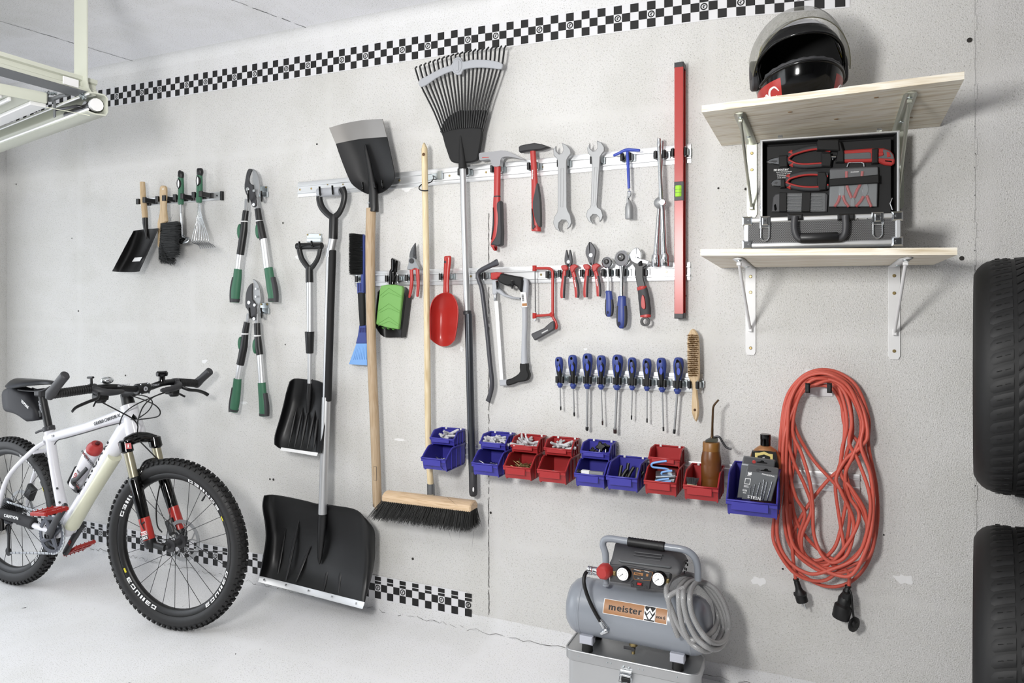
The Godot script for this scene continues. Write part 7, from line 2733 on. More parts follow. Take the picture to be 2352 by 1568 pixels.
# ---- metal box with the compressor ---------------------------------------------------
func compressor() -> void:
	k(1250,1200,0.2347)
	var yl := 0.146
	var fl := on_floor(1297,1500,yl)
	var fr := on_floor(1609,1548,yl)
	var bl := on_floor(1318,1444,yl)
	var x0 := (fl.x + bl.x) / 2
	var x1 := fr.x
	var z1 := (fl.z + fr.z) / 2
	var z0 := bl.z
	var t := thing("metal_box","aluminium transport box with rounded lid and snap latch under the compressor","box",Vector3((x0 + x1) / 2,0,(z0 + z1) / 2))
	var rr := func(inset: float,rad: float) -> PackedVector2Array:
		var p := PackedVector2Array()
		var cor := [[x1 - inset,z1 - inset,0.0],[x0 + inset,z1 - inset,1.0],[x0 + inset,z0 + inset,2.0],[x1 - inset,z0 + inset,3.0]]
		for q in cor:
			var sx := -1.0 if q[2] in [0.0,3.0] else 1.0
			var sz := -1.0 if q[2] < 2.0 else 1.0
			for i in 7:
				var a: float = (q[2] + i / 6.0) * PI / 2
				p.append(Vector2(q[0] + sx * rad + cos(a) * rad,q[1] + sz * rad + sin(a) * rad))
		return p
	var up := Transform3D(Basis(Vector3(1,0,0),Vector3(0,0,1),Vector3(0,-1,0)),Vector3.ZERO)
	var b := nb(t)
	b.xf = up
	b.plate(rr.call(0.011,0.022),-(yl - 0.012),0.0,0.002)
	part(t,"body",b,M.brushed_aluminium)
	b = nb(t)
	b.xf = up
	b.plate(rr.call(0.002,0.03),-yl,-yl + 0.03,0.0025,true)
	part(t,"lid",b,mat("lid_aluminium",Color(0.72,0.725,0.73),0.35,0.85))
	b = nb(t)
	var ring := []
	for q in rr.call(0.004,0.028):
		ring.append(Vector3(q.x,yl + 0.0005,q.y))
	b.tube(ring,0.0035,null,8,Vector3.ZERO,true)
	part(t,"lid_bead",b,M.brushed_aluminium)
	for u in [278,602,642,943,988,1345]:
		b = nb(t)
		var f: float = (u - 170.0) / 1360.0
		b.lathe(Vector3(lerpf(x0 + 0.02,x1 - 0.012,f),yl - 0.013,z1 - 0.002),Vector3(0,0,1),[[0.0024,-0.001],[0.0024,0.0006],[0.0015,0.0016]],10)
		part(t,"rivet",b,M.zinc)
	var lx := on_plane(1250 + 800 * 0.2347,1540,Vector3(0,0,z1 + 0.003),Vector3(0,0,1)).x
	b = nb(t)
	b.bx(Vector3(lx,yl - 0.026,z1 + 0.003),Vector3(0.034,0.006,0.008),0.001)
	b.bx(Vector3(lx,yl - 0.045,z1 + 0.001),Vector3(0.032,0.03,0.006),0.001)
	b.lathe(Vector3(lx - 0.015,yl - 0.036,z1 + 0.008),Vector3(1,0,0),[[0.004,0.0],[0.004,0.03]],12)
	b.tube([Vector3(lx - 0.018,yl - 0.03,z1 + 0.004),Vector3(lx - 0.02,yl - 0.055,z1 + 0.012),Vector3(lx + 0.02,yl - 0.055,z1 + 0.012),Vector3(lx + 0.018,yl - 0.03,z1 + 0.004)],0.0018,null,8)
	var lt := part(t,"latch",b,M.chrome)
	b = nb(t)
	b.bx(Vector3(lx,yl - 0.055,z1 + 0.007),Vector3(0.026,0.026,0.008),0.002)
	part(lt,"latch_tongue",b,M.black_plastic)
	for s in [-1,1]:
		b = nb(t)
		b.lathe(Vector3(lx + s * 0.0085,yl - 0.015,z1 - 0.001),Vector3(0,0,1),[[0.0036,-0.001],[0.0036,0.0006],[0.002,0.002]],12)
		part(t,"rivet",b,M.zinc)
	# compressor
	var z := 0.215
	var pl := P(1306,1400,z)
	var pr := P(1637,1440,z)
	var yc := 0.266
	var r := 0.085
	var ax := Vector3(1,0,0)
	var c0 := Vector3(pl.x,yc,z)
	var len := pr.x - pl.x
	t = thing("compressor","grey portable air compressor with red regulator knob standing on the metal box","compressor",Vector3((pl.x + pr.x) / 2,yl + 0.001,z))
	b = nb(t)
	b.lathe(c0,ax,[[0.004,0.0],[r * 0.45,0.004],[r * 0.72,0.012],[r * 0.9,0.026],[r * 0.985,0.042],[r,0.052],[r * 1.012,0.053],[r * 1.012,0.06],[r,0.061],[r,len - 0.061],[r * 1.012,len - 0.06],[r * 1.012,len - 0.053],[r,len - 0.052],[r * 0.985,len - 0.042],[r * 0.9,len - 0.026],[r * 0.72,len - 0.012],[r * 0.45,len - 0.004],[0.004,len]],48)
	part(t,"tank",b,M.tank_grey)
	# label wrapped on the tank: angles up from the front
	var wrap := func(xa: float,xb: float,a0: float,a1: float,s: float) -> Array:
		var rows := []
		for i in 7:
			var a := lerpf(a1,a0,i / 6.0)
			rows.append([Vector3(xa,yc + sin(a) * (r + s),z + cos(a) * (r + s)),Vector3(xb,yc + sin(a) * (r + s),z + cos(a) * (r + s))])
		return rows
	var zf := z + r
	var la := on_plane(1250 + 575 * 0.2347,1390,Vector3(0,0,zf),Vector3(0,0,1)).x
	var lb := on_plane(1250 + 968 * 0.2347,1400,Vector3(0,0,zf),Vector3(0,0,1)).x
	var lc := on_plane(1250 + 1075 * 0.2347,1400,Vector3(0,0,zf),Vector3(0,0,1)).x
	var ld := on_plane(1250 + 1192 * 0.2347,1400,Vector3(0,0,zf),Vector3(0,0,1)).x
	var ya := on_plane(1420,1200 + 0.2347 * 800,Vector3(0,0,zf),Vector3(0,0,1)).y
	var yb := on_plane(1420,1200 + 0.2347 * 912,Vector3(0,0,zf),Vector3(0,0,1)).y
	var a1 := asin(clampf((ya - yc) / r,-1,1))
	var a0 := asin(clampf((yb - yc) / r,-1,1))
	b = nb(t)
	b.sheet(wrap.call(la - 0.002,ld + 0.002,a0 - 0.02,a1 + 0.02,0.0006),0.0005)
	var label := part(t,"label",b,M.print_white)
	b = nb(t)
	b.sheet(wrap.call(la,lb,a0,a1,0.001),0.0003)
	b.sheet(wrap.call(lc + 0.002,ld,a0,a1,0.001),0.0003)
	part(label,"label_print",b,M.print_orange)
	b = nb(t)
	b.sheet(wrap.call(lb + 0.002,lc,a0,a1,0.001),0.0003)
	part(label,"emblem_ground",b,M.print_black)
	var am := (a0 + a1) / 2
	var nrm := Vector3(0,sin(am),cos(am))
	var upv := Vector3(0,cos(am),-sin(am))
	var mid := Vector3(0,yc,z) + nrm * (r + 0.0022)
	var lh: float = (a1 - a0) * r
	text(t,"meister",Vector3(lerpf(la,lb,0.53),0,0) + mid,ax,upv,lh * 0.44,M.print_black,1.15)
	text(t,"eco 6",Vector3((lc + ld) / 2,0,0) + mid - upv * lh * 0.12,ax,upv,lh * 0.2,M.print_black,1.0)
	b = nb(t)
	var em := Transform3D(Basis(ax,upv,nrm),mid + ax * ((lb + lc) / 2 + 0.001))
	b.xf = em
	var e := lh * 0.42
	b.plate(PackedVector2Array([Vector2(-e,e),Vector2(-e * 0.5,e * 0.3),Vector2(0,e),Vector2(e * 0.5,e * 0.3),Vector2(e,e),Vector2(e,e * 0.55),Vector2(e * 0.5,-e * 0.1),Vector2(0,e * 0.5),Vector2(-e * 0.5,-e * 0.1),Vector2(-e,e * 0.55)]),-0.0003,0.0003,0.0)
	b.plate(PackedVector2Array([Vector2(0,e * 0.3),Vector2(e * 0.45,-e * 0.35),Vector2(0,-e),Vector2(-e * 0.45,-e * 0.35)]),-0.0003,0.0003,0.0)
	b.plate(PackedVector2Array([Vector2(-e,e * 0.1),Vector2(-e * 0.25,-e),Vector2(-e,-e)]),-0.0003,0.0003,0.0)
	b.plate(PackedVector2Array([Vector2(e,e * 0.1),Vector2(e,-e),Vector2(e * 0.25,-e)]),-0.0003,0.0003,0.0)
	part(label,"emblem",b,M.print_white)
	# feet
	for q in [[418,1090],[1305,1265]]:
		var fx := on_plane(1250 + q[0] * 0.2347,1200 + q[1] * 0.2347,Vector3(0,0,z + 0.055),Vector3(0,0,1)).x
		for s in [1.0,-1.0]:
			var fz: float = z + s * 0.05
			b = nb(t)
			b.bx(Vector3(fx,yl + 0.04,fz),Vector3(0.042,0.026,0.034),0.003)
			b.bx(Vector3(fx,yl + 0.05,fz - s * 0.012),Vector3(0.042,0.014,0.03),0.003)
			var foot := part(t,"foot",b,mat("foot_grey",Color(0.72,0.73,0.77),0.3) if not M.has("foot_grey") else M.foot_grey)
			b = nb(t)
			b.lathe(Vector3(fx,yl + 0.001,fz),Vector3.UP,[[0.014,0.0],[0.0175,0.002],[0.0165,0.026],[0.015,0.028]],20)
			part(foot,"rubber_foot",b,M.rubber_black)
	# drain valve
	var dv := on_plane(1250 + 868 * 0.2347,1200 + 1200 * 0.2347,Vector3(0,0,z + 0.035),Vector3(0,0,1))
	b = nb(t)
	b.lathe(Vector3(dv.x,yc - r + 0.012,z + 0.03),Vector3(0,-1,0),[[0.014,0.0],[0.013,0.01],[0.008,0.012],[0.0065,0.024],[0.0055,0.026],[0.0055,0.036],[0.004,0.036]],16)
	var drain := part(t,"drain_valve",b,M.brass)
	b = nb(t)
	b.bx(Vector3(dv.x - 0.012,yc - r - 0.004,z + 0.042),Vector3(0.03,0.009,0.006),0.002)
	b.lathe(Vector3(dv.x + 0.002,yc - r - 0.004,z + 0.034),Vector3(0,0,1),[[0.006,0.0],[0.006,0.012]],12)
	part(drain,"lever",b,M.grip_grey)
	# shroud over the motor
	var zs := z + 0.06
	b = nb(t)
	var G := func(x: float,y: float,zz: float) -> Vector3:
		return W(x,y,zz)
	var body := []
	for q in [[630,405,1330,512,1455,485,z + 0.062,z - 0.05],[650,370,1350,470,1450,380,z + 0.058,z - 0.05],[665,310,1335,400,1430,330,z + 0.045,z - 0.045],[685,225,1250,290,1360,245,z + 0.01,z - 0.04],[705,208,1220,270,1330,225,z - 0.005,z - 0.035]]:
		var a: Vector3 = G.call(q[0],q[1],q[6])
		var bb: Vector3 = G.call(q[2],q[3],q[6])
		var y: float = (a.y + bb.y) / 2
		var row := []
		var xa := a.x
		var xb := bb.x
		var rad := 0.012
		for cn in [[xb - rad,q[6] - rad,0.0],[xa + rad,q[6] - rad,1.0],[xa + rad,q[7] + rad,2.0],[xb - rad,q[7] + rad,3.0]]:
			for i in 4:
				var an: float = (cn[2] + i / 3.0) * PI / 2
				row.append(Vector3(cn[0] + cos(an) * rad,y,cn[1] + sin(an) * rad))
		body.append(row)
	var last := []
	for v in body[body.size() - 1]:
		var q0: Vector3 = body[4][0].lerp(body[4][8],0.5)
		last.append((v as Vector3).lerp(q0,0.97))
	body.append(last)
	b.sheet(body,0.002,Vector3(0,1,0.5),true)
	var shroud := part(t,"shroud",b,M.shroud_grey)
	for i in 4:
		b = nb(t)
		var y := 285.0 + 28 * i
		b.tube([G.call(885 - i * 8,y + 2,z + 0.036 + i * 0.004),G.call(1155 - i * 8,y + 32,z + 0.036 + i * 0.004)],0.0022,null,8)
		part(shroud,"rib",b,M.shroud_grey)
	b = nb(t)
	b.tube([G.call(735,368,z + 0.056),G.call(760,378,z + 0.06),G.call(1220,436,z + 0.06),G.call(1235,432,z + 0.056)],0.0038,null,8)
	part(shroud,"moulding",b,M.mid_grey)
	for q in [[1392,412],[1375,442],[1372,475],[1410,415],[1412,460],[1395,480]]:
		b = nb(t)
		var p: Vector3 = G.call(q[0],q[1],z + 0.02)
		b.bx(Vector3(body[1][0].x + 0.002,p.y,z + 0.03 - (q[0] - 1370) * 0.0012),Vector3(0.004,0.006,0.008),0.001)
		part(shroud,"vent_hole",b,M.black_gloss)
	# instrument panel
	b = nb(t)
	b.plate(smooth(L([636,412,850,430,1230,500,1222,600,1190,662,1040,655,1030,640,845,632,838,605,640,580],z + 0.07),1),z + 0.03,z + 0.068,0.003)
	var panel := part(t,"panel",b,M.shroud_grey)
	b = nb(t)
	b.plate(L([846,448,1072,482,1042,575,1028,655,846,632,845,585,876,560],z + 0.076),z + 0.06,z + 0.0755,0.002)
	part(panel,"switch_plate",b,M.grip_grey)
	b = nb(t)
	var edge := L([852,452,1066,484,1038,572,880,555],z + 0.077)
	b.ringplate(edge,b.inset(edge,-0.0008),z + 0.075,z + 0.0764)
	b.plate(L([878,485,968,496,964,521,874,510],z + 0.077),z + 0.075,z + 0.0764,0.0)
	b.plate(L([998,500,1020,503,1016,528,994,525],z + 0.077),z + 0.075,z + 0.0764,0.0)
	part(panel,"plate_print",b,M.print_orange)
	letters(t,"meister",920,503,z + 0.0768,-0.14,13,M.print_black,1.0)
	letters(t,"AUS",921,543,z + 0.077,-0.14,7,M.print_white)
	letters(t,"EIN",957,548,z + 0.077,-0.14,7,M.print_white)
	letters(t,"AUSGANGSDRUCK",912,465,z + 0.077,-0.14,7,M.print_white,0.8)
	letters(t,"KESSELDRUCK",1004,478,z + 0.077,-0.14,7,M.print_white,0.8)
	b = nb(t)
	b.plate(L([904,580,968,590,962,622,900,611],z + 0.0765),z + 0.07,z + 0.0775,0.001)
	part(panel,"switch_frame",b,M.black_plastic)
	b = nb(t)
	b.plate(L([912,585,955,592,950,615,908,607],z + 0.0775),z + 0.07,z + 0.0795,0.0015)
	part(panel,"red_switch",b,mat("switch_red",Color(0.7,0.08,0.06),0.3))
	for q in [[862,606],[995,628]]:
		b = nb(t)
		disc(b,q[0],q[1],13,z + 0.075,0.002)
		part(panel,"screw",b,M.dark_steel)
	for q in [[768,503,"pressure_gauge"],[1118,552,"pressure_gauge"]]:
		b = nb(t)
		var c: Vector3 = W(q[0],q[1],z + 0.085)
		var m := px(q[0],q[1],z + 0.085)
		var dir := Vector3(-0.12,0.12,1).normalized()
		b.lathe(c - dir * 0.02,dir,[[60 * m,0.0],[70 * m,0.004],[70 * m,0.018],[62 * m,0.022],[60 * m,0.0205]],32)
		var gauge := part(t,q[2],b,M.black_gloss)
		b = nb(t)
		b.lathe(c - dir * 0.001,dir,[[60 * m,0.0],[60 * m,0.0028]],32)
		part(gauge,"dial",b,mat("dial_white",Color(0.93,0.93,0.93),0.35) if not M.has("dial_white") else M.dial_white)
		b = nb(t)
		b.xf = Transform3D(Basis(Vector3.UP.cross(dir).normalized(),dir.cross(Vector3.UP.cross(dir)).normalized(),dir),c + dir * 0.0022)
		for i in 13:
			var a := PI * 1.25 - i * PI * 1.5 / 12
			b.bx(Vector3(cos(a),sin(a),0) * 46 * m,Vector3(9 * m,1.6 * m,0.0005),0.0,Basis(Vector3(0,0,1),a))
		b.bx(Vector3(-12,-10,0.6) * m,Vector3(44 * m,3 * m,0.0006),0.0,Basis(Vector3(0,0,1),0.7))
		b.lathe(Vector3.ZERO,Vector3(0,0,1),[[5 * m,0.0],[5 * m,0.0012]],10)
		part(gauge,"dial_print",b,M.mid_grey)
	b = nb(t)
	b.bx(W(1200,572,z + 0.07),Vector3(0.014,0.016,0.014),0.003)
	b.bx(W(688,495,z + 0.066),Vector3(0.01,0.014,0.012),0.003)
	part(t,"brass_fitting",b,M.brass)
	# regulator knob, coupling, hose with tyre chuck
	var kc := W(583,480,z + 0.085)
	var m := px(583,480,z + 0.085)
	b = nb(t)
	var kd := Vector3(-0.15,0.05,1).normalized()
	b.lathe(kc - kd * 0.022,kd,[[66 * m,0.0],[76 * m,0.004],[76 * m,0.024],[66 * m,0.034],[50 * m,0.038]],8)
	part(t,"regulator_knob",b,M.red_tool)
	b = nb(t)
	for i in 8:
		b.lathe(kc - kd * 0.03,Vector3(1,0,0),[[0.001,0.0],[0.0011,0.0001]],4)
	b.lathe(W(430,462,z + 0.07),(W(520,475,z + 0.07) - W(430,462,z + 0.07)).normalized(),[[0.006,-0.002],[0.013,0.0],[0.013,0.005],[0.011,0.006],[0.013,0.008],[0.0135,0.013],[0.0115,0.015],[0.013,0.018],[0.012,0.03]],18)
	part(t,"coupling",b,M.chrome)
	b = nb(t)
	b.lathe(W(605,560,z + 0.05),Vector3(0,-1,0),[[0.008,-0.004],[0.008,0.01],[0.011,0.012],[0.011,0.017]],14)
	part(t,"riser",b,M.tank_grey)
	b = nb(t)
	b.tube(curve([W(432,478,z + 0.07),W(405,495,z + 0.085),W(388,560,z + 0.1),W(402,650,z + 0.105),W(445,770,z + 0.1),W(500,880,z + 0.098),W(550,965,z + 0.095)],6),0.0058,null,12)
	var hs := part(t,"air_hose",b,M.rubber_black)
	b = nb(t)
	b.tube([W(543,945,z + 0.095),W(552,970,z + 0.095),W(575,1020,z + 0.09),W(583,1032,z + 0.088)],[0.005,0.0062,0.0062,0.004],null,10)
	b.tube([W(552,945,z + 0.1),W(620,1030,z + 0.1)],0.0022,0.004,8)
	b.lathe(W(560,1082,z + 0.078),(W(645,1030,z + 0.09) - W(560,1082,z + 0.078)).normalized(),[[0.006,0.0],[0.007,0.004],[0.0065,0.014],[0.0085,0.016],[0.009,0.026],[0.006,0.03]],14)
	part(hs,"tyre_chuck",b,M.chrome)
	# carrying handle
	b = nb(t)
	b.tube(curve([W(606,570,z + 0.035),W(604,420,z + 0.03),W(598,300,z + 0.022),W(575,220,z + 0.018),W(592,168,z + 0.016),W(660,158,z + 0.016),W(820,182,z + 0.016),W(1190,236,z + 0.016),W(1340,258,z + 0.016),W(1420,290,z + 0.014),W(1478,350,z + 0.01),W(1502,440,z + 0.004),W(1505,560,z)],5),0.0105,null,16)
	var hd := part(t,"handle",b,M.tank_grey)
	b = nb(t)
	var g0 := W(820,184,z + 0.016)
	var g1 := W(1182,236,z + 0.016)
	var gd := (g1 - g0)
	var prof := [[0.0125,0.0],[0.0145,0.002]]
	for i in 22:
		prof.append([0.0145 if i % 2 else 0.0134,0.01 + i * 0.0042])
	prof.append([0.0145,gd.length() - 0.012])
	prof.append([0.0145,gd.length() - 0.002])
	prof.append([0.0125,gd.length()])
	b.lathe(g0,gd,prof,18)
	part(hd,"grip",b,M.rubber_black)
	# coil of clear braided hose hung over the end of the tank
	t = thing("hose_coil","coil of clear braided hose hung over the end of the compressor","hose",W(1560,1250,z + 0.05))
	var turns := [[1195,690,1222,580,1290,520,1370,500,1460,520,1560,590,1650,720,1690,860,1690,980,1650,1060,1560,1130,1480,1150,1400,1130,1320,1020,1250,860],
		[1315,690,1330,620,1390,560,1470,560,1580,640,1680,780,1740,920,1745,1040,1700,1150,1620,1250,1540,1245,1440,1180,1370,1060,1325,880],
		[1360,700,1380,630,1440,575,1530,575,1640,660,1730,800,1780,950,1790,1080,1760,1180,1690,1235,1600,1220,1500,1140,1420,1000,1370,840],
		[1425,720,1445,640,1500,580,1580,590,1680,660,1760,790,1805,950,1800,1060,1760,1150,1690,1180,1610,1150,1530,1060,1460,930,1430,820]]
	for i in turns.size():
		b = nb(t)
		var q: Array = turns[i]
		var pts := []
		var c := q.size() / 2
		for j in c:
			var f := float(j) / c
			# start at the near side, over the top, down behind, back under
			var dz := 0.108 * clampf(1.7 * cos(TAU * (f - 0.84)),-0.8,1.0)
			pts.append(W(q[2 * j],q[2 * j + 1],z + 0.02 + dz + 0.004 * i))
		b.tube(loop(pts,5),0.0078,null,14,Vector3.ZERO,true)
		part(t,"hose_turn",b,M.hose)
	b = nb(t)
	b.tube(curve([W(1365,640,z + 0.1),W(1225,720,z + 0.128),W(1222,800,z + 0.13),W(1245,920,z + 0.128),W(1285,1050,z + 0.12),W(1310,1112,z + 0.115)],5),0.0078,null,14)
	part(t,"hose_end",b,M.hose)

# ---- car tyres stored at the side ------------------------------------------------------
func tyres() -> void:
	var az := 9.6 * PI / 180.0
	var ax := Vector3(cos(az),0,sin(az))       # along the axle,away from the wall's tools
	var fw := Vector3(sin(az),0,-cos(az))      # rolling direction,into the wall
	var specs := [["upper of two worn black car tyres stored on the wall side",2246,577,1140,0.30],["lower of two worn black car tyres stored on the wall side",2246,1187,1785,0.30]]
	for s in 2:
		var q: Array = specs[s]
		var rad := 0.3
		var t0: float = 0.6 * F / (q[3] - q[2]) * 1.06
		var a: float = (q[1] - CX) / F
		var c := Vector3(t0 * (a * cs - sn),EYE + t0 * (HY - (q[2] + q[3]) / 2.0) / F,DIST - t0 * (cs + a * sn))
		var w := 0.215
		var t := thing("tyre",q[0],"tyre",c + ax * w / 2 - Vector3(0,rad,0),"stored car tyres")
		var b := nb(t)
		# profile [radius, distance along axle], from the near bead round the tread to the far bead
		var prof := [[0.205,0.028],[0.212,0.02],[0.214,0.012],[0.222,0.004],[0.24,-0.004],[0.256,-0.005],[0.27,0.002],[0.28,0.011],[0.286,0.02],[0.289,0.034],[0.291,0.06],[0.292,w / 2],[0.291,w - 0.06],[0.289,w - 0.034],[0.286,w - 0.02],[0.28,w - 0.011],[0.256,w + 0.005],[0.222,w - 0.004],[0.205,w - 0.028]]
		var rows := []
		var n := 96
		for p in prof:
			var row := []
			for i in n:
				var an := TAU * i / n
				row.append(c + ax * p[1] + (Vector3.UP * sin(an) - fw * cos(an)) * p[0])
			rows.append(row)
		b.sheet(rows,0.004,Vector3.ZERO,true)
		part(t,"carcass",b,M.tread)
		b = nb(t)
		for rr in [[0.2145,0.0095],[0.2665,-0.0005]]:
			var ring := []
			for i in 72:
				var an := TAU * i / 72
				ring.append(c + ax * rr[1] + (Vector3.UP * sin(an) - fw * cos(an)) * rr[0])
			b.tube(ring,0.0022,null,6,Vector3.ZERO,true)
		part(t,"sidewall_bead",b,M.tread_block)
		# one shoulder block and one centre block, repeated round the tread
		var m := 58
		var shoulder: ArrayMesh = null
		var centre: ArrayMesh = null
		var far: ArrayMesh = null
		for kind in 3:
			b = B.new()
			var half := PI / m
			var row2 := []
			var lanes: Array = [[0.2785,0.006],[0.288,0.018],[0.2945,0.032],[0.2965,0.05],[0.2975,0.068]] if kind == 0 else ([[0.2985,0.077],[0.3,0.095],[0.3,0.12],[0.2985,0.138]] if kind == 1 else [[0.2975,w - 0.068],[0.2965,w - 0.05],[0.2945,w - 0.032],[0.288,w - 0.018],[0.2785,w - 0.006]])
			for p in lanes:
				var row := []
				for i in 5:
					var skew: float = (p[1] - 0.04) * 2.2 if kind != 1 else (p[1] - 0.1) * 7.0
					var an := lerpf(-half * 0.82,half * 0.82,i / 4.0) + skew * 0.5 - pow(maxf(0.0,0.05 - p[1]) * 8.0,2.0) * 0.2
					var dip := 0.0016 if i == 0 or i == 4 else 0.0
					row.append(Vector3(p[1],sin(an) * (p[0] - dip),cos(an) * (p[0] - dip)))
				row2.append(row)
			b.sheet(row2,0.008,Vector3(0,0,1))
			var me := b.mesh()
			if kind == 0:
				shoulder = me
			elif kind == 1:
				centre = me
			else:
				far = me
		for i in m:
			for kind in 3:
				var an := TAU * i / m + (0.03 if kind == 1 else 0.0)
				var mi := MeshInstance3D.new()
				mi.name = "tread_block"
				mi.mesh = [shoulder,centre,far][kind]
				mi.material_override = M.tread_block
				t.add_child(mi,true)
				# local x along the axle, local z outwards
				var o := (Vector3.UP * sin(an) - fw * cos(an)).normalized()
				mi.transform = Transform3D(Basis(ax,o.cross(ax),o),c - t.position)
		# sipes: thin cuts along the shoulder blocks
		b = nb(t)
		for i in m:
			var an := TAU * (i + 0.0) / m
			for e in [[0.036,0.046],[0.052,0.062]]:
				var u0: float = an + 0.004 + (e[0] - 0.04) * 1.1
				var u1: float = an + 0.004 + (e[1] - 0.04) * 1.1
				var p0: Vector3 = c + ax * e[0] + (Vector3.UP * sin(u0) - fw * cos(u0)) * 0.2967
				var p1: Vector3 = c + ax * e[1] + (Vector3.UP * sin(u1) - fw * cos(u1)) * 0.2975
				b.tube([p0,p1],0.0008,null,4)
		part(t,"sipe",b,M.bristle_black)
	# post that carries both tyres on pegs through their hubs
	var b := nb()
	var px0 := 0.74
	b.o = Vector3(px0,0,0.45)
	b.bx(Vector3(px0,TOP / 2,0.45),Vector3(0.05,TOP,0.05),0.004)
	for y in [1.065 + 0.175,0.42 + 0.175]:
		b.bx(Vector3(px0 - 0.14,y,0.43),Vector3(0.3,0.04,0.04),0.004,Basis(Vector3.UP,-az))
	solo("tyre_post","steel post with pegs carrying the two car tyres","tyre rack",b,M.mid_grey)

# ---- mountain bike ---------------------------------------------------------------------
func wheel(t: Node3D,c: Vector3,ax: Vector3,fw: Vector3,called: String,valve: float) -> Node3D:
	var at := func(r: float,an: float,s: float) -> Vector3:
		return c + ax * s + (fw * cos(an) + Vector3.UP * sin(an)) * r
	var b := nb(t)
	var rows := []
	var n := 96
	for p in [[0.266,-0.013],[0.272,-0.021],[0.284,-0.0262],[0.297,-0.0255],[0.308,-0.02],[0.3135,-0.012],[0.315,0.0],[0.3135,0.012],[0.308,0.02],[0.297,0.0255],[0.284,0.0262],[0.272,0.021],[0.266,0.013]]:
		var row := []
		for i in n:
			row.append(at.call(p[0],TAU * i / n,p[1]))
		rows.append(row)
	b.sheet(rows,0.003,Vector3.ZERO,true)
	var w := part(t,called,b,mat("bike_rubber",Color(0.1,0.098,0.1),0.55) if not M.has("bike_rubber") else M.bike_rubber)
	b = nb(t)
	for i in 78:
		var an := TAU * i / 78
		for q in [[0.3085,-0.0205,0.95],[0.3165,-0.0075,0.2],[0.3165,0.0075,-0.2],[0.3085,0.0205,-0.95]]:
			var aa: float = an + (TAU / 156 if absf(q[1]) < 0.01 else 0.0) + (0.012 if q[1] > 0 else 0.0)
			var o: Vector3 = (fw * cos(aa) + Vector3.UP * sin(aa))
			var up: Vector3 = (o * cos(q[2]) - ax * sin(q[2])).normalized()
			var side := up.cross(fw * -sin(aa) + Vector3.UP * cos(aa)).normalized()
			var along := side.cross(up)
			b.bx(c + ax * q[1] + o * q[0],Vector3(0.011,0.0085,0.012),0.001,Basis(side,up,-along))
	part(w,"tread_knobs",b,M.tread).set_meta("kind","stuff")
	b = nb(t)
	rows = []
	for p in [[0.27,-0.0125],[0.268,-0.0145],[0.262,-0.0142],[0.25,-0.0095],[0.2465,-0.004],[0.2465,0.004],[0.25,0.0095],[0.262,0.0142],[0.268,0.0145],[0.27,0.0125]]:
		var row := []
		for i in 72:
			row.append(at.call(p[0],TAU * i / 72,p[1]))
		rows.append(row)
	b.sheet(rows,0.002,Vector3.ZERO,true)
	var rim := part(w,"rim",b,M.black_plastic)
	# spokes
	b = nb(t)
	for i in 24:
		var side := -1.0 if i % 2 else 1.0
		var lead := 0.36 if (i / 2) % 2 else -0.36
		var ar := TAU * i / 24.0
		b.tube([at.call(0.024,ar + lead * 3.2,side * 0.024),at.call(0.247,ar,side * 0.003)],0.0011,null,5)
	part(w,"spokes",b,M.black_plastic)
	b = nb(t)
	b.lathe(c - ax * 0.05,ax,[[0.006,0.0],[0.009,0.004],[0.009,0.018],[0.026,0.02],[0.026,0.026],[0.014,0.03],[0.013,0.07],[0.024,0.074],[0.024,0.079],[0.009,0.081],[0.009,0.096],[0.006,0.1]],20)
	part(w,"hub",b,M.dark_grey)
	b = nb(t)
	b.tube([at.call(0.247,valve,0.0),at.call(0.228,valve,0.0)],0.0026,null,8)
	b.tube([at.call(0.23,valve,0.0),at.call(0.212,valve,0.0)],0.0036,null,8)
	part(w,"valve",b,M.black_plastic)
	# white rim lettering blocks on the near side, slanted like the name on the rim
	b = nb(t)
	for g in [0.62,2.15,3.75,5.35]:
		for l in 6:
			var a0: float = g + l * 0.115
			var kinds := [[[0.0,0.085,0.2535,0.2565],[0.0,0.085,0.2625,0.2655],[0.0,0.02,0.2535,0.2655],[0.02,0.075,0.258,0.2605]],[[0.0,0.085,0.2535,0.2565],[0.065,0.085,0.2535,0.2655],[0.0,0.085,0.2625,0.2655],[0.0,0.02,0.2535,0.26]],[[0.0,0.085,0.2535,0.2565],[0.0,0.02,0.2535,0.2655],[0.065,0.085,0.2535,0.2655]],[[0.0,0.03,0.2535,0.2655],[0.05,0.085,0.2535,0.2655]]]
			for q in kinds[l % 4]:
				var m := maxi(1,int((q[1] - q[0]) / 0.025))
				for e in m:
					var u0: float = a0 + lerpf(q[0],q[1],float(e) / m)
					var u1: float = a0 + lerpf(q[0],q[1],float(e + 1) / m)
					var s0: float = 0.0128 + (q[2] - 0.25) * 0.37
					var s1: float = 0.0128 + (q[3] - 0.25) * 0.37
					b.quad(at.call(q[2],u0,s0),at.call(q[3],u0,s1),at.call(q[3],u1,s1),at.call(q[2],u1,s0))
					b.quad(at.call(q[2],u1,-s0),at.call(q[3],u1,-s1),at.call(q[3],u0,-s1),at.call(q[2],u0,-s0))
	part(rim,"rim_lettering",b,M.print_white)
	b = nb(t)
	for g in [0.45,3.6]:
		b.quad(at.call(0.2545,g,0.0152),at.call(0.261,g,0.0174),at.call(0.261,g + 0.07,0.0174),at.call(0.2545,g + 0.07,0.0152))
	part(rim,"yellow_mark",b,M.print_yellow)
	return w

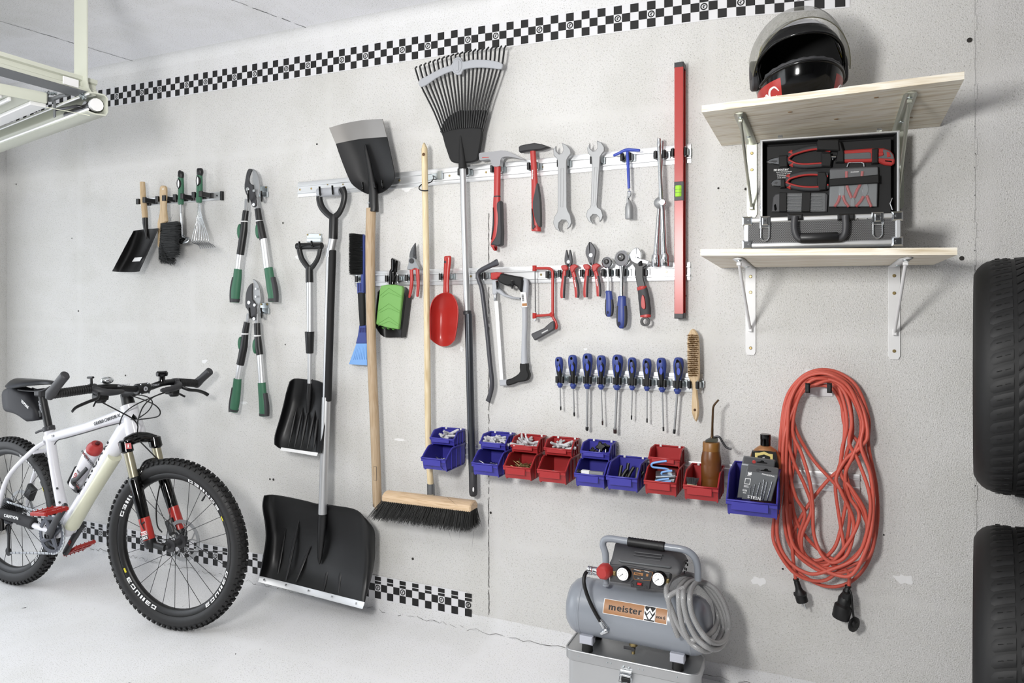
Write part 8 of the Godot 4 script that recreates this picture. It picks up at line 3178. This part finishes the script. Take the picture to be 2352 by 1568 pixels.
func rotor(w: Node3D,t: Node3D,c: Vector3,ax: Vector3,fw: Vector3,s: float) -> void:
	var b := nb(t)
	var at := func(r: float,an: float) -> Vector3:
		return c + ax * s + (fw * cos(an) + Vector3.UP * sin(an)) * r
	var rows := []
	for r in [0.066,0.079]:
		var row := []
		for i in 60:
			row.append(at.call(r + (0.0012 if r > 0.07 and i % 2 else 0.0),TAU * i / 60))
		rows.append(row)
	b.sheet(rows,0.002,ax,true)
	for i in 6:
		var a := TAU * i / 6
		b.tube([at.call(0.02,a),at.call(0.045,a + 0.2),at.call(0.067,a + 0.55)],0.003,0.001,6,ax)
		b.tube([at.call(0.045,a + 0.2),at.call(0.067,a + 0.1)],0.0022,0.001,6,ax)
	part(w,"brake_rotor",b,M.satin_steel)

func bike() -> void:
	var zb := 0.43
	var hub := P(403,1252,0.445)
	hub.y = 0.323
	var t := thing("mountain_bike","white mountain bike with red fork legs, red pedals and black bar ends leaning room on the floor","bicycle",Vector3(-2.7,0,zb))
	t.set_meta("label","white mountain bike with red fork legs and red pedals standing on the floor")
	var psi := 5.5 * PI / 180
	var fax := Vector3(sin(psi),0,cos(psi))
	var ffw := Vector3(cos(psi),0,-sin(psi))
	var fwheel := wheel(t,hub,fax,ffw,"front_wheel",0.95)
	rotor(fwheel,t,hub,fax,ffw,-0.036)
	var rh := P(29,1172,0.42)
	rh.y = 0.323
	var rwheel := wheel(t,rh,Vector3(0,0,1),Vector3(1,0,0),"rear_wheel",2.6)
	rotor(rwheel,t,rh,Vector3(0,0,1),Vector3(1,0,0),-0.036)
	var w: Material = M.frame_white
	# frame
	var head0 := P(296,931,zb)
	var head1 := P(314,1000,zb)
	var bb := P(149,1216,zb)
	var seat0 := P(113,986,zb)
	var b := nb(t)
	b.tube([head0.lerp(head1,-0.02),head0,head0.lerp(head1,0.3),head0.lerp(head1,0.85),head1],[0.03,0.032,0.03,0.036,0.034],null,22)
	b.tube([P(108,1006,zb),P(116,1004,zb),P(200,981,zb),P(275,955,zb),P(298,950,zb)],[0.018,0.02,0.02,0.026,0.028],[0.016,0.018,0.017,0.021,0.024],20,Vector3(0,0,1))
	b.tube([P(303,968,zb),P(290,985,zb),P(255,1040,zb),P(205,1128,zb),P(160,1204,zb),P(150,1216,zb)],[0.03,0.037,0.034,0.032,0.034,0.034],[0.026,0.03,0.029,0.029,0.034,0.036],22,Vector3(0,0,1))
	b.tube([seat0,P(114,1000,zb),P(127,1085,zb),P(142,1160,zb),bb],[0.0185,0.019,0.0185,0.021,0.026],null,20)
	b.lathe(bb - Vector3(0,0,0.038),Vector3(0,0,1),[[0.024,0.0],[0.026,0.003],[0.026,0.073],[0.024,0.076]],24)
	for s in [-1.0,1.0]:
		b.tube(curve([P(112,1014,zb) + Vector3(0,0,s * 0.018),P(96,1032,zb) + Vector3(0,0,s * 0.042),P(50,1090,zb) + Vector3(0,0,s * 0.058),rh + Vector3(0.005,0.012,s * 0.064)],5),0.0095,null,12)
		b.tube(curve([bb + Vector3(-0.02,0,s * 0.03),bb + Vector3(-0.09,0.01,s * 0.045),bb.lerp(rh,0.6) + Vector3(0,0.01,s * 0.056),rh + Vector3(0.01,0,s * 0.064)],5),0.0115,null,12)
		b.bx(rh + Vector3(0.004,0.004,s * 0.064),Vector3(0.03,0.05,0.006),0.003)
	b.tube([P(98,1035,zb) + Vector3(0,0,-0.04),P(98,1035,zb) + Vector3(0,0,0.04)],0.008,null,10)
	var frame := part(t,"frame",b,w)
	b = nb(t)
	b.tube([P(264,1048,zb + 0.008),P(208,1138,zb + 0.008),P(166,1208,zb + 0.008)],[0.0245,0.0225,0.0245],[0.0275,0.0275,0.031],20,Vector3(0,0,1))
	part(frame,"protective_film",b,M.cream)
	# lettering on the tubes
	var dt := (P(262,1020,zb) - P(190,1150,zb)).normalized()
	var du := Vector3(-dt.y,dt.x,0)
	text(t,"CANYON",P(219,1081,zb + 0.027) + du * 0.011,dt,du,0.0145,M.print_black,3.6)
	var tt := (P(275,955,zb) - P(200,981,zb)).normalized()
	text(t,"GRAND CANYON AL",P(246,963,zb + 0.0225),tt,Vector3(-tt.y,tt.x,0),0.014,M.print_black,0.9)
	text(t,"7.0",P(121,1001,zb + 0.0195),tt,Vector3(-tt.y,tt.x,0),0.01,M.print_black,0.9)
	for q in [[138.5,1118],[144,1150]]:
		b = nb(t)
		var p := P(q[0],q[1],zb)
		b.lathe(p + Vector3(0.008,0,0.018),Vector3(0.3,0,1),[[0.005,0.0],[0.005,0.002],[0.003,0.0035]],12)
		part(frame,"bottle_bolt",b,M.dark_steel)
	# head badge
	b = nb(t)
	b.sheet([[P(306,950,zb + 0.033),P(315,960,zb + 0.03)],[P(299,964,zb + 0.035),P(316,963,zb + 0.033)]],0.001)
	part(frame,"head_badge",b,M.black_gloss)
	# chainstay guard
	b = nb(t)
	b.tube([bb.lerp(rh,0.34) + Vector3(0,0.008,0.05),bb.lerp(rh,0.36) + Vector3(0,0.008,0.05),bb.lerp(rh,0.7) + Vector3(0,0.012,0.058),bb.lerp(rh,0.98) + Vector3(0,0.01,0.064)],[0.019,0.024,0.022,0.02],[0.015,0.018,0.018,0.018],14,Vector3(0,0,1))
	var guard := part(frame,"chainstay_guard",b,mat("neoprene",Color(0.13,0.13,0.14),0.7))
	text(t,"CANYON",bb.lerp(rh,0.66) + Vector3(0,0.02,0.077),Vector3(1,-0.02,0),Vector3(0.02,1,0),0.013,M.print_white,1.3)
	# seat post, clamp, saddle, saddle bag
	b = nb(t)
	var sp1 := P(95.5,903,zb)
	b.tube([seat0,sp1],0.0155,null,16)
	var post := part(t,"seat_post",b,M.black_plastic)
	var sd := (seat0 - sp1).normalized()
	text(t,"iridium",sp1.lerp(seat0,0.36) + Vector3(-0.003,0,0.0158),sd,Vector3(-sd.y,sd.x,0),0.011,M.light_grey,1.0)
	b = nb(t)
	b.lathe(seat0 - sd * 0.014,sd,[[0.02,0.0],[0.023,0.002],[0.023,0.018],[0.021,0.02]],20)
	b.tube([seat0 + Vector3(0.02,0.008,0.012),seat0 + Vector3(-0.03,-0.006,0.024),seat0 + Vector3(-0.052,-0.014,0.022)],0.005,0.004,8)
	part(post,"clamp",b,M.dark_grey)
	b = nb(t)
	var bands := [[33,873,33,880,0.004],[40,868,42,887,0.05],[55,869,56,893,0.072],[72,870,72,891,0.068],[90,871,88,886,0.046],[108,872,107,883,0.026],[124,875,123,882,0.018],[132,879,131,883,0.008]]
	var rows := []
	for q in bands:
		var top := P(q[0],q[1],zb)
		var foot := P(q[2],q[3],zb + q[4])
		var row := []
		for i in 11:
			var f := -1.0 + 2.0 * i / 10.0
			var dip := pow(absf(f),2.4)
			row.append(Vector3(top.x,lerpf(top.y,foot.y,dip),zb + f * q[4]))
		rows.append(row)
	var fine := []
	for i in rows.size() - 1:
		for s in 3:
			var row := []
			for j in 11:
				row.append((rows[i][j] as Vector3).cubic_interpolate(rows[i + 1][j],rows[maxi(i - 1,0)][j],rows[mini(i + 2,rows.size() - 1)][j],s / 3.0))
			fine.append(row)
	fine.append(rows[rows.size() - 1])
	b.sheet(fine,0.006,Vector3.UP)
	var saddle := part(t,"saddle",b,mat("saddle_black",Color(0.1,0.1,0.11),0.3))
	b = nb(t)
	for s in [-1.0,1.0]:
		b.tube(curve([P(58,893,zb) + Vector3(0,0,s * 0.03),P(75,896,zb) + Vector3(0,0,s * 0.022),P(105,896,zb) + Vector3(0,0,s * 0.022),P(120,887,zb) + Vector3(0,0,s * 0.008)],4),0.0035,null,8)
	b.bx(sp1 + Vector3(0.004,0.004,0),Vector3(0.04,0.03,0.05),0.006)
	part(saddle,"saddle_rail",b,M.dark_grey)
	b = nb(t)
	var prof := [[20,900,0.034,32,892],[23,925,0.04,44,890],[27,935,0.042,52,915],[40,944,0.042,66,890]]
	# cross-sections from the back face forward and down
	rows = []
	for q in [[24,900,25,932,0.028],[26,891,30,944,0.04],[40,886,48,948,0.042],[58,892,60,955,0.04],[74,900,72,966,0.034],[90,930,88,964,0.028],[98,945,97,962,0.024]]:
		var u := P(q[0],q[1],zb)
		var d := P(q[2],q[3],zb)
		var row := []
		for i in 20:
			var a := TAU * i / 20
			var ca := cos(a)
			var sa := sin(a)
			var sx := signf(ca) * pow(absf(ca),0.55)
			var sy := signf(sa) * pow(absf(sa),0.55)
			row.append(u.lerp(d,0.5 - 0.5 * sy) + Vector3(0,0,q[4] * sx))
		rows.append(row)
	var first := []
	var lastr := []
	var m0: Vector3 = (rows[0][0] + rows[0][10]) / 2
	var m1: Vector3 = (rows[6][0] + rows[6][10]) / 2
	for i in 20:
		first.append((rows[0][i] as Vector3).lerp(m0,0.96))
		lastr.append((rows[6][i] as Vector3).lerp(m1,0.96))
	rows.push_front(first)
	rows.append(lastr)
	b.sheet(rows,0.002,Vector3(0,1,1),true)
	var bag := thing("saddle_bag","black saddle bag strapped under the bicycle saddle","bag",P(70,965,zb))
	var moved := B.new(origin(bag))
	moved.sheet(rows,0.002,Vector3(0,1,1),true)
	part(bag,"body",moved,mat("bag_cloth",Color(0.075,0.075,0.1),0.6))
	b = nb(bag)
	for f in [2,3]:
		var ringp := []
		for v in rows[f]:
			ringp.append(((v as Vector3) - m0) * 1.0 + m0)
		b.tube(ringp,0.0022,null,6,Vector3.ZERO,true)
	part(bag,"piping",b,M.black_gloss)
	b = nb(bag)
	b.lathe(P(100,948,zb) - sd * 0.012,sd,[[0.019,0.0],[0.0195,0.001],[0.0195,0.026],[0.019,0.027]],16)
	part(bag,"strap",b,M.black_plastic)
	var bd := (P(62,934,zb) - P(51,923,zb)).normalized()
	text(bag,"TOPEAK",P(57,928,zb + 0.044),bd,Vector3(-bd.y,bd.x,0),0.012,M.print_white,0.9)
	# cockpit: handlebar square to the wheel, near end towards the viewer
	var bx0 := -2.487
	var bar := func(u: float,v: float) -> Vector3:
		return at_x(u,v,bx0 + 0.028 * exp(-pow((u - 325.0) / 50.0,2.0)))
	b = nb(t)
	b.tube(curve([bar.call(112,906),bar.call(204,893),bar.call(262,889),bar.call(300,893),bar.call(325,892),bar.call(345,889),bar.call(372,880),bar.call(400,877),bar.call(456,880)],5),0.0125,null,14)
	var hb := part(t,"handlebar",b,M.black_plastic)
	for q in [[114,906,203,893.5],[409,877.5,455,880]]:
		b = nb(t)
		var p0: Vector3 = bar.call(q[0],q[1])
		var p1: Vector3 = bar.call(q[2],q[3])
		var path := []
		var rr := []
		for i in 33:
			path.append(p0.lerp(p1,i / 32.0))
			rr.append(0.0152 if i % 2 else 0.0172)
		b.tube(path,rr,null,14)
		part(hb,"grip",b,M.rubber_black)
	for q in [[117,903,151,860],[454,878,483,851]]:
		b = nb(t)
		var p0: Vector3 = bar.call(q[0],q[1])
		var e := P(q[2],q[3],p0.z)
		b.tube([p0 + Vector3(-0.01,-0.018,0),p0,p0.lerp(e,0.3),p0.lerp(e,0.96),e],[0.012,0.02,0.017,0.0175,0.014],[0.012,0.017,0.015,0.015,0.012],16,Vector3(0,0,1))
		part(hb,"bar_end",b,M.dark_grey)
	# stem and steerer
	b = nb(t)
	var sc: Vector3 = bar.call(326,892)
	var st := P(290,906,zb)
	b.tube([sc,sc.lerp(st,0.2),sc.lerp(st,0.8),st],[0.022,0.018,0.02,0.024],[0.024,0.019,0.02,0.024],16,Vector3(0,0,1))
	b.lathe(sc + Vector3(0,0,-0.027),Vector3(0,0,1),[[0.019,0.0],[0.021,0.003],[0.021,0.051],[0.019,0.054]],18)
	b.tube([P(288,901,zb),P(289,903,zb),P(296,929,zb)],[0.016,0.021,0.024],null,18)
	var stem := part(t,"stem",b,M.black_plastic)
	b = nb(t)
	for s in [-0.016,0.016]:
		for y in [-0.017,0.017]:
			b.lathe(sc + Vector3(0.014,y,s),Vector3(1,0,0),[[0.004,0.0],[0.004,0.006]],8)
	part(stem,"clamp_bolts",b,M.chrome)
	b = nb(t)
	b.lathe(sc + Vector3(0.0185,0,0),Vector3(1,0,0.05),[[0.009,0.0],[0.009,0.003]],18)
	part(stem,"logo_cap",b,M.light_grey)
	text(t,"R",sc + Vector3(0.0222,0,0),Vector3(0,0,-1),Vector3.UP,0.008,M.print_black)
	text(t,"RITCHEY",bar.call(279,884) + Vector3(0.013,0,0),Vector3(0,0,-1),Vector3(0,1,0),0.008,M.light_grey,1.2)
	text(t,"RITCHEY",bar.call(348,884) + Vector3(0.013,0,0),Vector3(0,0,-1),Vector3(0,1,0),0.008,M.light_grey,1.2)
	# bells, levers, shifters
	b = nb(t)
	var q0: Vector3 = bar.call(246,889)
	b.ball(q0 + Vector3(0,0.026,0),Vector3(0.02,0.014,0.024),10)
	part(hb,"silver_bell",b,M.chrome)
	b = nb(t)
	q0 = bar.call(372,880)
	b.lathe(q0,Vector3.UP,[[0.016,0.0],[0.012,0.014],[0.012,0.028],[0.021,0.03],[0.0225,0.036],[0.0225,0.044],[0.018,0.05]],18)
	part(hb,"black_bell",b,M.black_gloss)
	for s in 2:
		b = nb(t)
		var lv: Vector3 = bar.call(212,892) if s == 0 else bar.call(402,878)
		var sg := 1.0 if s == 0 else -1.0
		b.lathe(lv + Vector3(0,0,-0.012),Vector3(0,0,1),[[0.017,0.0],[0.018,0.002],[0.018,0.022],[0.017,0.024]],16)
		b.tube(curve([lv + Vector3(0.012,-0.004,0),lv + Vector3(0.035,-0.012,-0.012 * sg),lv + Vector3(0.045,-0.018,-0.05 * sg),lv + Vector3(0.036,-0.02,-0.1 * sg)],4),[0.013,0.014,0.015,0.015,0.014,0.014,0.013,0.013,0.012,0.011,0.01,0.009,0.006],null,12)
		part(hb,"brake_body",b,M.dark_grey)
		b = nb(t)
		b.tube(curve([lv + Vector3(0.034,-0.016,0.0),lv + Vector3(0.058,-0.03,0.02 * sg),lv + Vector3(0.062,-0.038,0.06 * sg),lv + Vector3(0.056,-0.052,0.1 * sg),lv + Vector3(0.06,-0.064,0.118 * sg)],4),0.0075,0.004,10)
		part(hb,"brake_lever",b,M.black_plastic)
		b = nb(t)
		b.bx(lv + Vector3(0.012,-0.03,-0.024 * sg),Vector3(0.045,0.03,0.05),0.01)
		b.lathe(lv + Vector3(0.018,-0.046,-0.02 * sg),Vector3(0,-1,0),[[0.02,-0.006],[0.021,0.0],[0.016,0.008]],16)
		b.tube([lv + Vector3(0.02,-0.045,0.0),lv + Vector3(0.035,-0.06,0.02 * sg)],0.005,0.003,8)
		part(hb,"shifter",b,M.black_plastic)
	b = nb(t)
	var rl := P(203,891,bar.call(203,891).z)
	b.tube([rl,P(210,880,rl.z),P(209.5,868,rl.z)],[0.006,0.006,0.006],0.004,8)
	b.tube([P(202,867,rl.z),P(214,866.5,rl.z)],0.004,0.005,8)
	part(hb,"lockout_lever",b,M.black_plastic)
	# cables
	var cables := [[[P(231,922,0.62),P(275,945,0.56),P(304,961,0.5),P(316,976,0.48),P(316,990,0.47),P(318,1008,0.46),P(338,1030,0.44),P(366,1058,0.41)],0.0024],
		[[P(378,902,0.3),P(352,912,0.38),P(330,932,0.46),P(318,960,0.49),P(316,975,0.485)],0.0024],
		[[P(378,900,0.3),P(345,914,0.4),P(310,930,0.46),P(286,948,0.47),P(277,965,0.46),P(274,981,0.45)],0.0024],
		[[P(300,908,0.52),P(330,918,0.5),P(356,930,0.47),P(368,945,0.44),P(360,957,0.43),P(320,963,0.45)],0.0024],
		[[P(312,906,0.5),P(338,911,0.48),P(350,924,0.46),P(340,944,0.46),P(318,960,0.475)],0.0022],
		[[P(284,969,zb + 0.02),P(240,980,zb + 0.019),P(200,992,zb + 0.018),P(150,1006,zb + 0.018),P(134,1010,zb + 0.02),P(125,1020,zb + 0.02)],0.0022],
		[[P(370,1105,0.39),P(364,1130,0.41),P(359,1165,0.42),P(361,1205,0.42),P(372,1222,0.42)],0.0026]]
	for q in cables:
		b = nb(t)
		b.tube(curve(q[0],6),q[1],null,8)
		part(t,"cable",b,M.rubber_black)
	# fork
	for s in 2:
		var zz: float = 0.498 if s == 0 else 0.385
		var topc: Vector3 = P(291,1026,zz) if s == 0 else P(356,1016,zz)
		var mid: Vector3 = P(308,1096,zz) if s == 0 else P(367,1068,zz)
		var low: Vector3 = P(348,1258,zz) if s == 0 else P(420,1236,zz)
		b = nb(t)
		b.tube([topc,mid.lerp(low,0.08)],0.0165,null,18)
		var leg := part(t,"fork_stanchion",b,M.champagne)
		b = nb(t)
		b.tube([mid,mid.lerp(low,0.02),mid.lerp(low,0.04),mid.lerp(low,0.4),low.lerp(mid,0.42)],[0.018,0.0215,0.0225,0.021,0.02],null,18)
		part(leg,"lower_leg",b,M.black_gloss)
		b = nb(t)
		b.tube([low.lerp(mid,0.425),low.lerp(mid,0.12)],[0.0202,0.0212],null,18)
		var dec := part(leg,"red_decal",b,M.red_gloss)
		b = nb(t)
		b.tube([low.lerp(mid,0.12),low.lerp(mid,0.05),low],[0.0212,0.022,0.016],null,18)
		b.tube([low.lerp(mid,0.06),hub + fax * (0.052 if s == 0 else -0.052)],0.013,0.008,10)
		part(leg,"dropout",b,M.black_plastic)
		if s == 0:
			var lc := low.lerp(mid,0.2) + Vector3(0.008,0,0.0212)
			var ld := (mid - low).normalized()
			b = nb(t)
			b.xf = Transform3D(Basis(Vector3(ld.y,-ld.x,0),ld,Vector3(0,0,1)),lc)
			b.bx(Vector3(0,0.008,0),Vector3(0.03,0.0155,0.002),0.0)
			part(dec,"white_sticker",b,M.print_white)
			b = nb(t)
			b.xf = Transform3D(Basis(Vector3(ld.y,-ld.x,0),ld,Vector3(0,0,1)),lc)
			b.bx(Vector3(0,-0.008,0),Vector3(0.03,0.0155,0.002),0.0)
			part(dec,"black_sticker",b,M.print_black)
			text(t,"ROCK",lc + ld * 0.008 + Vector3(0,0,0.0014),Vector3(ld.y,-ld.x,0),ld,0.011,M.red_tool,0.8)
			text(t,"SHOX",lc - ld * 0.008 + Vector3(0,0,0.0014),Vector3(ld.y,-ld.x,0),ld,0.011,M.print_white,0.8)
			b = nb(t)
			var kc := low.lerp(mid,0.36) + Vector3(0.008,0,0.0212)
			b.tube([kc - ld * 0.02 + Vector3(0.006,0,0),kc + Vector3(-0.004,0.004,0.001),kc + ld * 0.02],0.003,0.001,6,Vector3(0,0,1))
			b.tube([kc,kc + Vector3(0.012,0.01,-0.001)],0.003,0.001,6,Vector3(0,0,1))
			part(dec,"decal_mark",b,M.print_black)
	b = nb(t)
	b.tube(curve([P(289,1016,0.498),P(296,1012,0.49),P(316,1004,0.45),P(340,1004,0.41),P(356,1008,0.385)],4),[0.017,0.018,0.019,0.02,0.02,0.022,0.022,0.023,0.023,0.023,0.022,0.022,0.02,0.019,0.018,0.018,0.017],[0.016,0.016,0.016,0.017,0.018,0.018,0.018,0.018,0.018,0.018,0.018,0.018,0.018,0.017,0.016,0.016,0.016],14)
	for q in [[289,1014,1036,0.498],[355.5,1004,1024,0.385]]:
		b.tube([P(q[0] - 2,q[1] - 3,q[3]),P(q[0] - 2,q[1],q[3]),P(q[0] + 3,q[2],q[3]),P(q[0] + 3,q[2] + 3,q[3])],[0.018,0.024,0.024,0.018],null,18)
	var crown := part(t,"fork_crown",b,M.black_gloss)
	b = nb(t)
	b.sheet([[P(287.5,1018,0.5225),P(300.5,1017,0.5225)],[P(289,1031,0.5225),P(302.5,1030,0.5225)]],0.0006)
	part(crown,"crown_badge",b,M.red_tool)
	text(t,"R",P(295,1024,0.5238),Vector3(1,0,0),Vector3.UP,0.012,M.print_white)
	b = nb(t)
	b.tube(curve([P(314,1102,0.49),P(322,1086,0.48),P(333,1064,0.46),P(345,1057,0.43),P(358,1056,0.4),P(370,1064,0.385)],4),0.011,0.008,12)
	part(t,"fork_arch",b,M.black_gloss)
	b = nb(t)
	b.bx(hub - fax * 0.04 + Vector3(-0.06,0.045,0),Vector3(0.04,0.06,0.03),0.008,Basis(Vector3(0,0,1),0.5))
	b.bx(rh + Vector3(0.06,0.075,-0.04),Vector3(0.05,0.06,0.03),0.008,Basis(Vector3(0,0,1),-0.5))
	part(t,"brake_caliper",b,M.black_plastic)
	# cranks, rings, pedals
	var cc := Vector3(bb.x,bb.y,zb + 0.055)
	cc = P(113,1229,zb + 0.06)
	b = nb(t)
	var teeth := PackedVector2Array()
	for i in 84:
		teeth.append(xy(cc) + Vector2(cos(TAU * i / 84),sin(TAU * i / 84)) * (0.079 if i % 2 else 0.0745))
	b.ringplate(teeth,circle(xy(cc),0.061,84),cc.z - 0.012,cc.z - 0.008)
	b.ringplate(circle(xy(cc),0.055,60),circle(xy(cc),0.046,60),cc.z - 0.022,cc.z - 0.018)
	for i in 4:
		var a := TAU * (i + 0.35) / 4
		b.tube([cc + Vector3(0,0,-0.01),cc + Vector3(cos(a),sin(a),0) * 0.066 + Vector3(0,0,-0.01)],[0.017,0.01],0.005,8,Vector3(0,0,1))
	part(t,"chainring",b,mat("ring_grey",Color(0.33,0.34,0.37),0.4,0.4))
	b = nb(t)
	var pe := P(149,1163,zb + 0.075)
	b.tube([cc + (cc - pe).normalized() * 0.012,cc,cc.lerp(pe,0.5) + Vector3(0,0,0.006),pe,pe + (pe - cc).normalized() * 0.012],[0.012,0.02,0.016,0.0155,0.009],[0.006,0.011,0.009,0.009,0.006],14,Vector3(0,0,1))
	var crank := part(t,"crank",b,M.dark_grey)
	b = nb(t)
	b.lathe(cc + Vector3(0,0,0.006),Vector3(0,0,1),[[0.013,0.0],[0.013,0.007],[0.009,0.008],[0.009,0.005]],20)
	part(crank,"axle_cap",b,M.black_gloss)
	var fe := P(151,1268,zb - 0.075)
	var f0 := P(187,1204,zb - 0.06)
	b = nb(t)
	b.tube([f0,f0.lerp(fe,0.5),fe,fe + (fe - f0).normalized() * 0.012],[0.02,0.016,0.0155,0.009],[0.011,0.009,0.009,0.006],14,Vector3(0,0,1))
	part(t,"crank",b,M.dark_grey)
	text(t,"X0",f0.lerp(fe,0.62) + Vector3(0.002,0,0.0105),(f0 - fe).normalized(),Vector3(-(f0 - fe).y,(f0 - fe).x,0).normalized(),0.014,M.red_tool,1.2)
	b = nb(t)
	b.lathe(fe + Vector3(0,0,0.009),Vector3(0,0,1),[[0.006,0.0],[0.006,0.0015],[0.003,0.0015]],14)
	part(t,"pedal_bolt",b,M.chrome)
	for s in 2:
		b = nb(t)
		var pc: Vector3 = pe + Vector3(-0.002,-0.002,0.06) if s == 0 else fe + Vector3(0.004,0.0,-0.06)
		var tilt := Basis(Vector3(0,0,1),0.1 if s == 0 else 0.5)
		for e in [[Vector3(0.042,0,0),Vector3(0.009,0.013,0.094)],[Vector3(-0.042,0,0),Vector3(0.009,0.013,0.094)],[Vector3(0,0,0.044),Vector3(0.088,0.013,0.009)],[Vector3(0,0,-0.044),Vector3(0.088,0.013,0.009)],[Vector3(0,0,0),Vector3(0.02,0.016,0.096)],[Vector3(0,0,0),Vector3(0.088,0.011,0.008)]]:
			b.bx(pc + tilt * e[0],e[1],0.002,tilt)
		for i in 5:
			for e in [-0.042,0.042]:
				for y in [-0.009,0.009]:
					b.lathe(pc + tilt * Vector3(e,y * 0.6,-0.038 + i * 0.019),tilt * Vector3(0,signf(y),0),[[0.0018,0.0],[0.0018,0.006]],6)
		part(t,"pedal",b,M.red_gloss)
	# cassette, chain, derailleur
	b = nb(t)
	for i in 8:
		var r := 0.056 - 0.0048 * i
		var poly := PackedVector2Array()
		var nt := 36 - 2 * i
		for j in nt * 2:
			poly.append(xy(rh) + Vector2(cos(PI * j / nt),sin(PI * j / nt)) * (r + (0.003 if j % 2 else 0.0)))
		b.plate(poly,rh.z + 0.018 + i * 0.0046,rh.z + 0.0206 + i * 0.0046,0.0)
	part(rwheel,"cassette",b,M.dark_steel)
	b = nb(t)
	var up0 := Vector3(rh.x + 0.01,rh.y + 0.045,rh.z + 0.03)
	var up1 := cc + Vector3(-0.012,0.078,-0.01)
	var lo0 := Vector3(rh.x + 0.05,rh.y - 0.165,rh.z + 0.045)
	var lo1 := cc + Vector3(-0.005,-0.078,-0.01)
	for seg in [[up0,up1],[lo1,lo0]]:
		var n := int((seg[0] as Vector3).distance_to(seg[1]) / 0.0127)
		for i in n:
			var p: Vector3 = (seg[0] as Vector3).lerp(seg[1],(i + 0.5) / n)
			var d: Vector3 = (seg[1] - seg[0]).normalized()
			b.bx(p,Vector3(0.0115,0.0085,0.006 if i % 2 else 0.0035),0.001,Basis(d,Vector3(0,0,1).cross(d),Vector3(0,0,1)))
	for i in 30:
		var a := PI / 2 - PI * (i + 0.5) / 30
		b.bx(cc + Vector3(cos(a),sin(a),0) * 0.078 + Vector3(0,0,-0.01),Vector3(0.009,0.008,0.006 if i % 2 else 0.0035),0.001,Basis(Vector3(0,0,1),a + PI / 2))
	part(t,"chain_links",b,M.steel)
	b = nb(t)
	var d0 := Vector3(rh.x + 0.012,rh.y - 0.03,rh.z + 0.06)
	b.tube([d0 + Vector3(-0.02,0.03,0),d0,d0 + Vector3(0.01,-0.04,0)],[0.018,0.02,0.016],0.012,12,Vector3(0,0,1))
	b.tube([d0 + Vector3(0.03,-0.02,-0.012),d0 + Vector3(0.04,-0.06,-0.012),d0 + Vector3(0.04,-0.13,-0.012)],0.008,0.004,10,Vector3(0,0,1))
	b.lathe(d0 + Vector3(0.034,-0.03,-0.016),Vector3(0,0,1),[[0.018,0.0],[0.018,0.004]],22)
	b.lathe(d0 + Vector3(0.036,-0.13,-0.016),Vector3(0,0,1),[[0.018,0.0],[0.018,0.004]],22)
	var der := part(t,"derailleur",b,M.black_plastic)
	b = nb(t)
	b.bx(d0 + Vector3(-0.005,0.0,0.014),Vector3(0.045,0.024,0.006),0.003)
	part(der,"red_plate",b,M.red_gloss)
	# bottle in its cage
	k(0,1000,0.12755)
	var z := zb
	var bo := thing("water_bottle","white squeeze bottle with red cap held in the bicycle frame","bottle",W(1370,960,z))
	b = nb(bo)
	spin_smooth(b,[[1350,930,60],[1362,905,104],[1375,870,116],[1420,770,118],[1475,650,120],[1510,580,116],[1545,510,122],[1600,400,126],[1655,310,128],[1690,260,124]],z,1.0,24)
	part(bo,"bottle",b,mat("bottle_white",Color(0.9,0.9,0.92),0.25))
	b = nb(bo)
	spin(b,[[1680,282,126],[1690,266,136],[1712,225,138],[1722,205,132],[1740,170,108],[1750,150,96]],z,1.0,26)
	var lidp := part(bo,"cap",b,M.red_tool)
	b = nb(bo)
	spin(b,[[1752,150,40],[1768,125,36],[1772,118,20]],z)
	part(lidp,"nozzle",b,mat("nozzle_dark",Color(0.3,0.06,0.06),0.4))
	var bdir := (W(1690,260,z) - W(1362,905,z)).normalized()
	var side := Vector3(bdir.y,-bdir.x,0)
	var zt := z + 0.036
	for q in [["PROFESSIONAL",1590,415,0.011,"print_black"],["RACING",1545,370,0.009,"red_tool"],["NUTRITION",1600,462,0.01,"print_black"],["RACE",1425,665,0.01,"print_black"],["91",1375,745,0.026,"red_tool"],["POWER",1365,840,0.011,"print_black"],["ENDURANCE",1370,880,0.0095,"print_black"],["TEAM",1395,915,0.008,"red_tool"]]:
		var tx: MeshInstance3D = text(bo,q[0],W(q[1],q[2],zt),side,bdir,q[3],M[q[4]],0.9)
		tx.name = "lettering"
	b = nb(t)
	for s in [-1.0,1.0]:
		b.tube(curve([W(1690,560,z) + Vector3(0,0,s * 0.03),W(1640,640,z) + Vector3(0,0,s * 0.037),W(1560,740,z) + Vector3(0,0,s * 0.042),W(1500,760,z) + Vector3(0,0,s * 0.042),W(1470,800,z) + Vector3(0,0,s * 0.04),W(1510,880,z) + Vector3(0,0,s * 0.034),W(1470,960,z) + Vector3(0,0,s * 0.025),W(1430,1010,z)],4),0.0095,0.003,10,Vector3(0,0,1))
	b.tube(curve([W(1390,560,z),W(1330,680,z),W(1270,800,z),W(1265,850,z),W(1380,990,z),W(1430,1015,z),W(1480,1010,z)],4),0.005,0.012,10,Vector3(0,0,1))
	part(t,"bottle_cage",b,M.black_plastic)
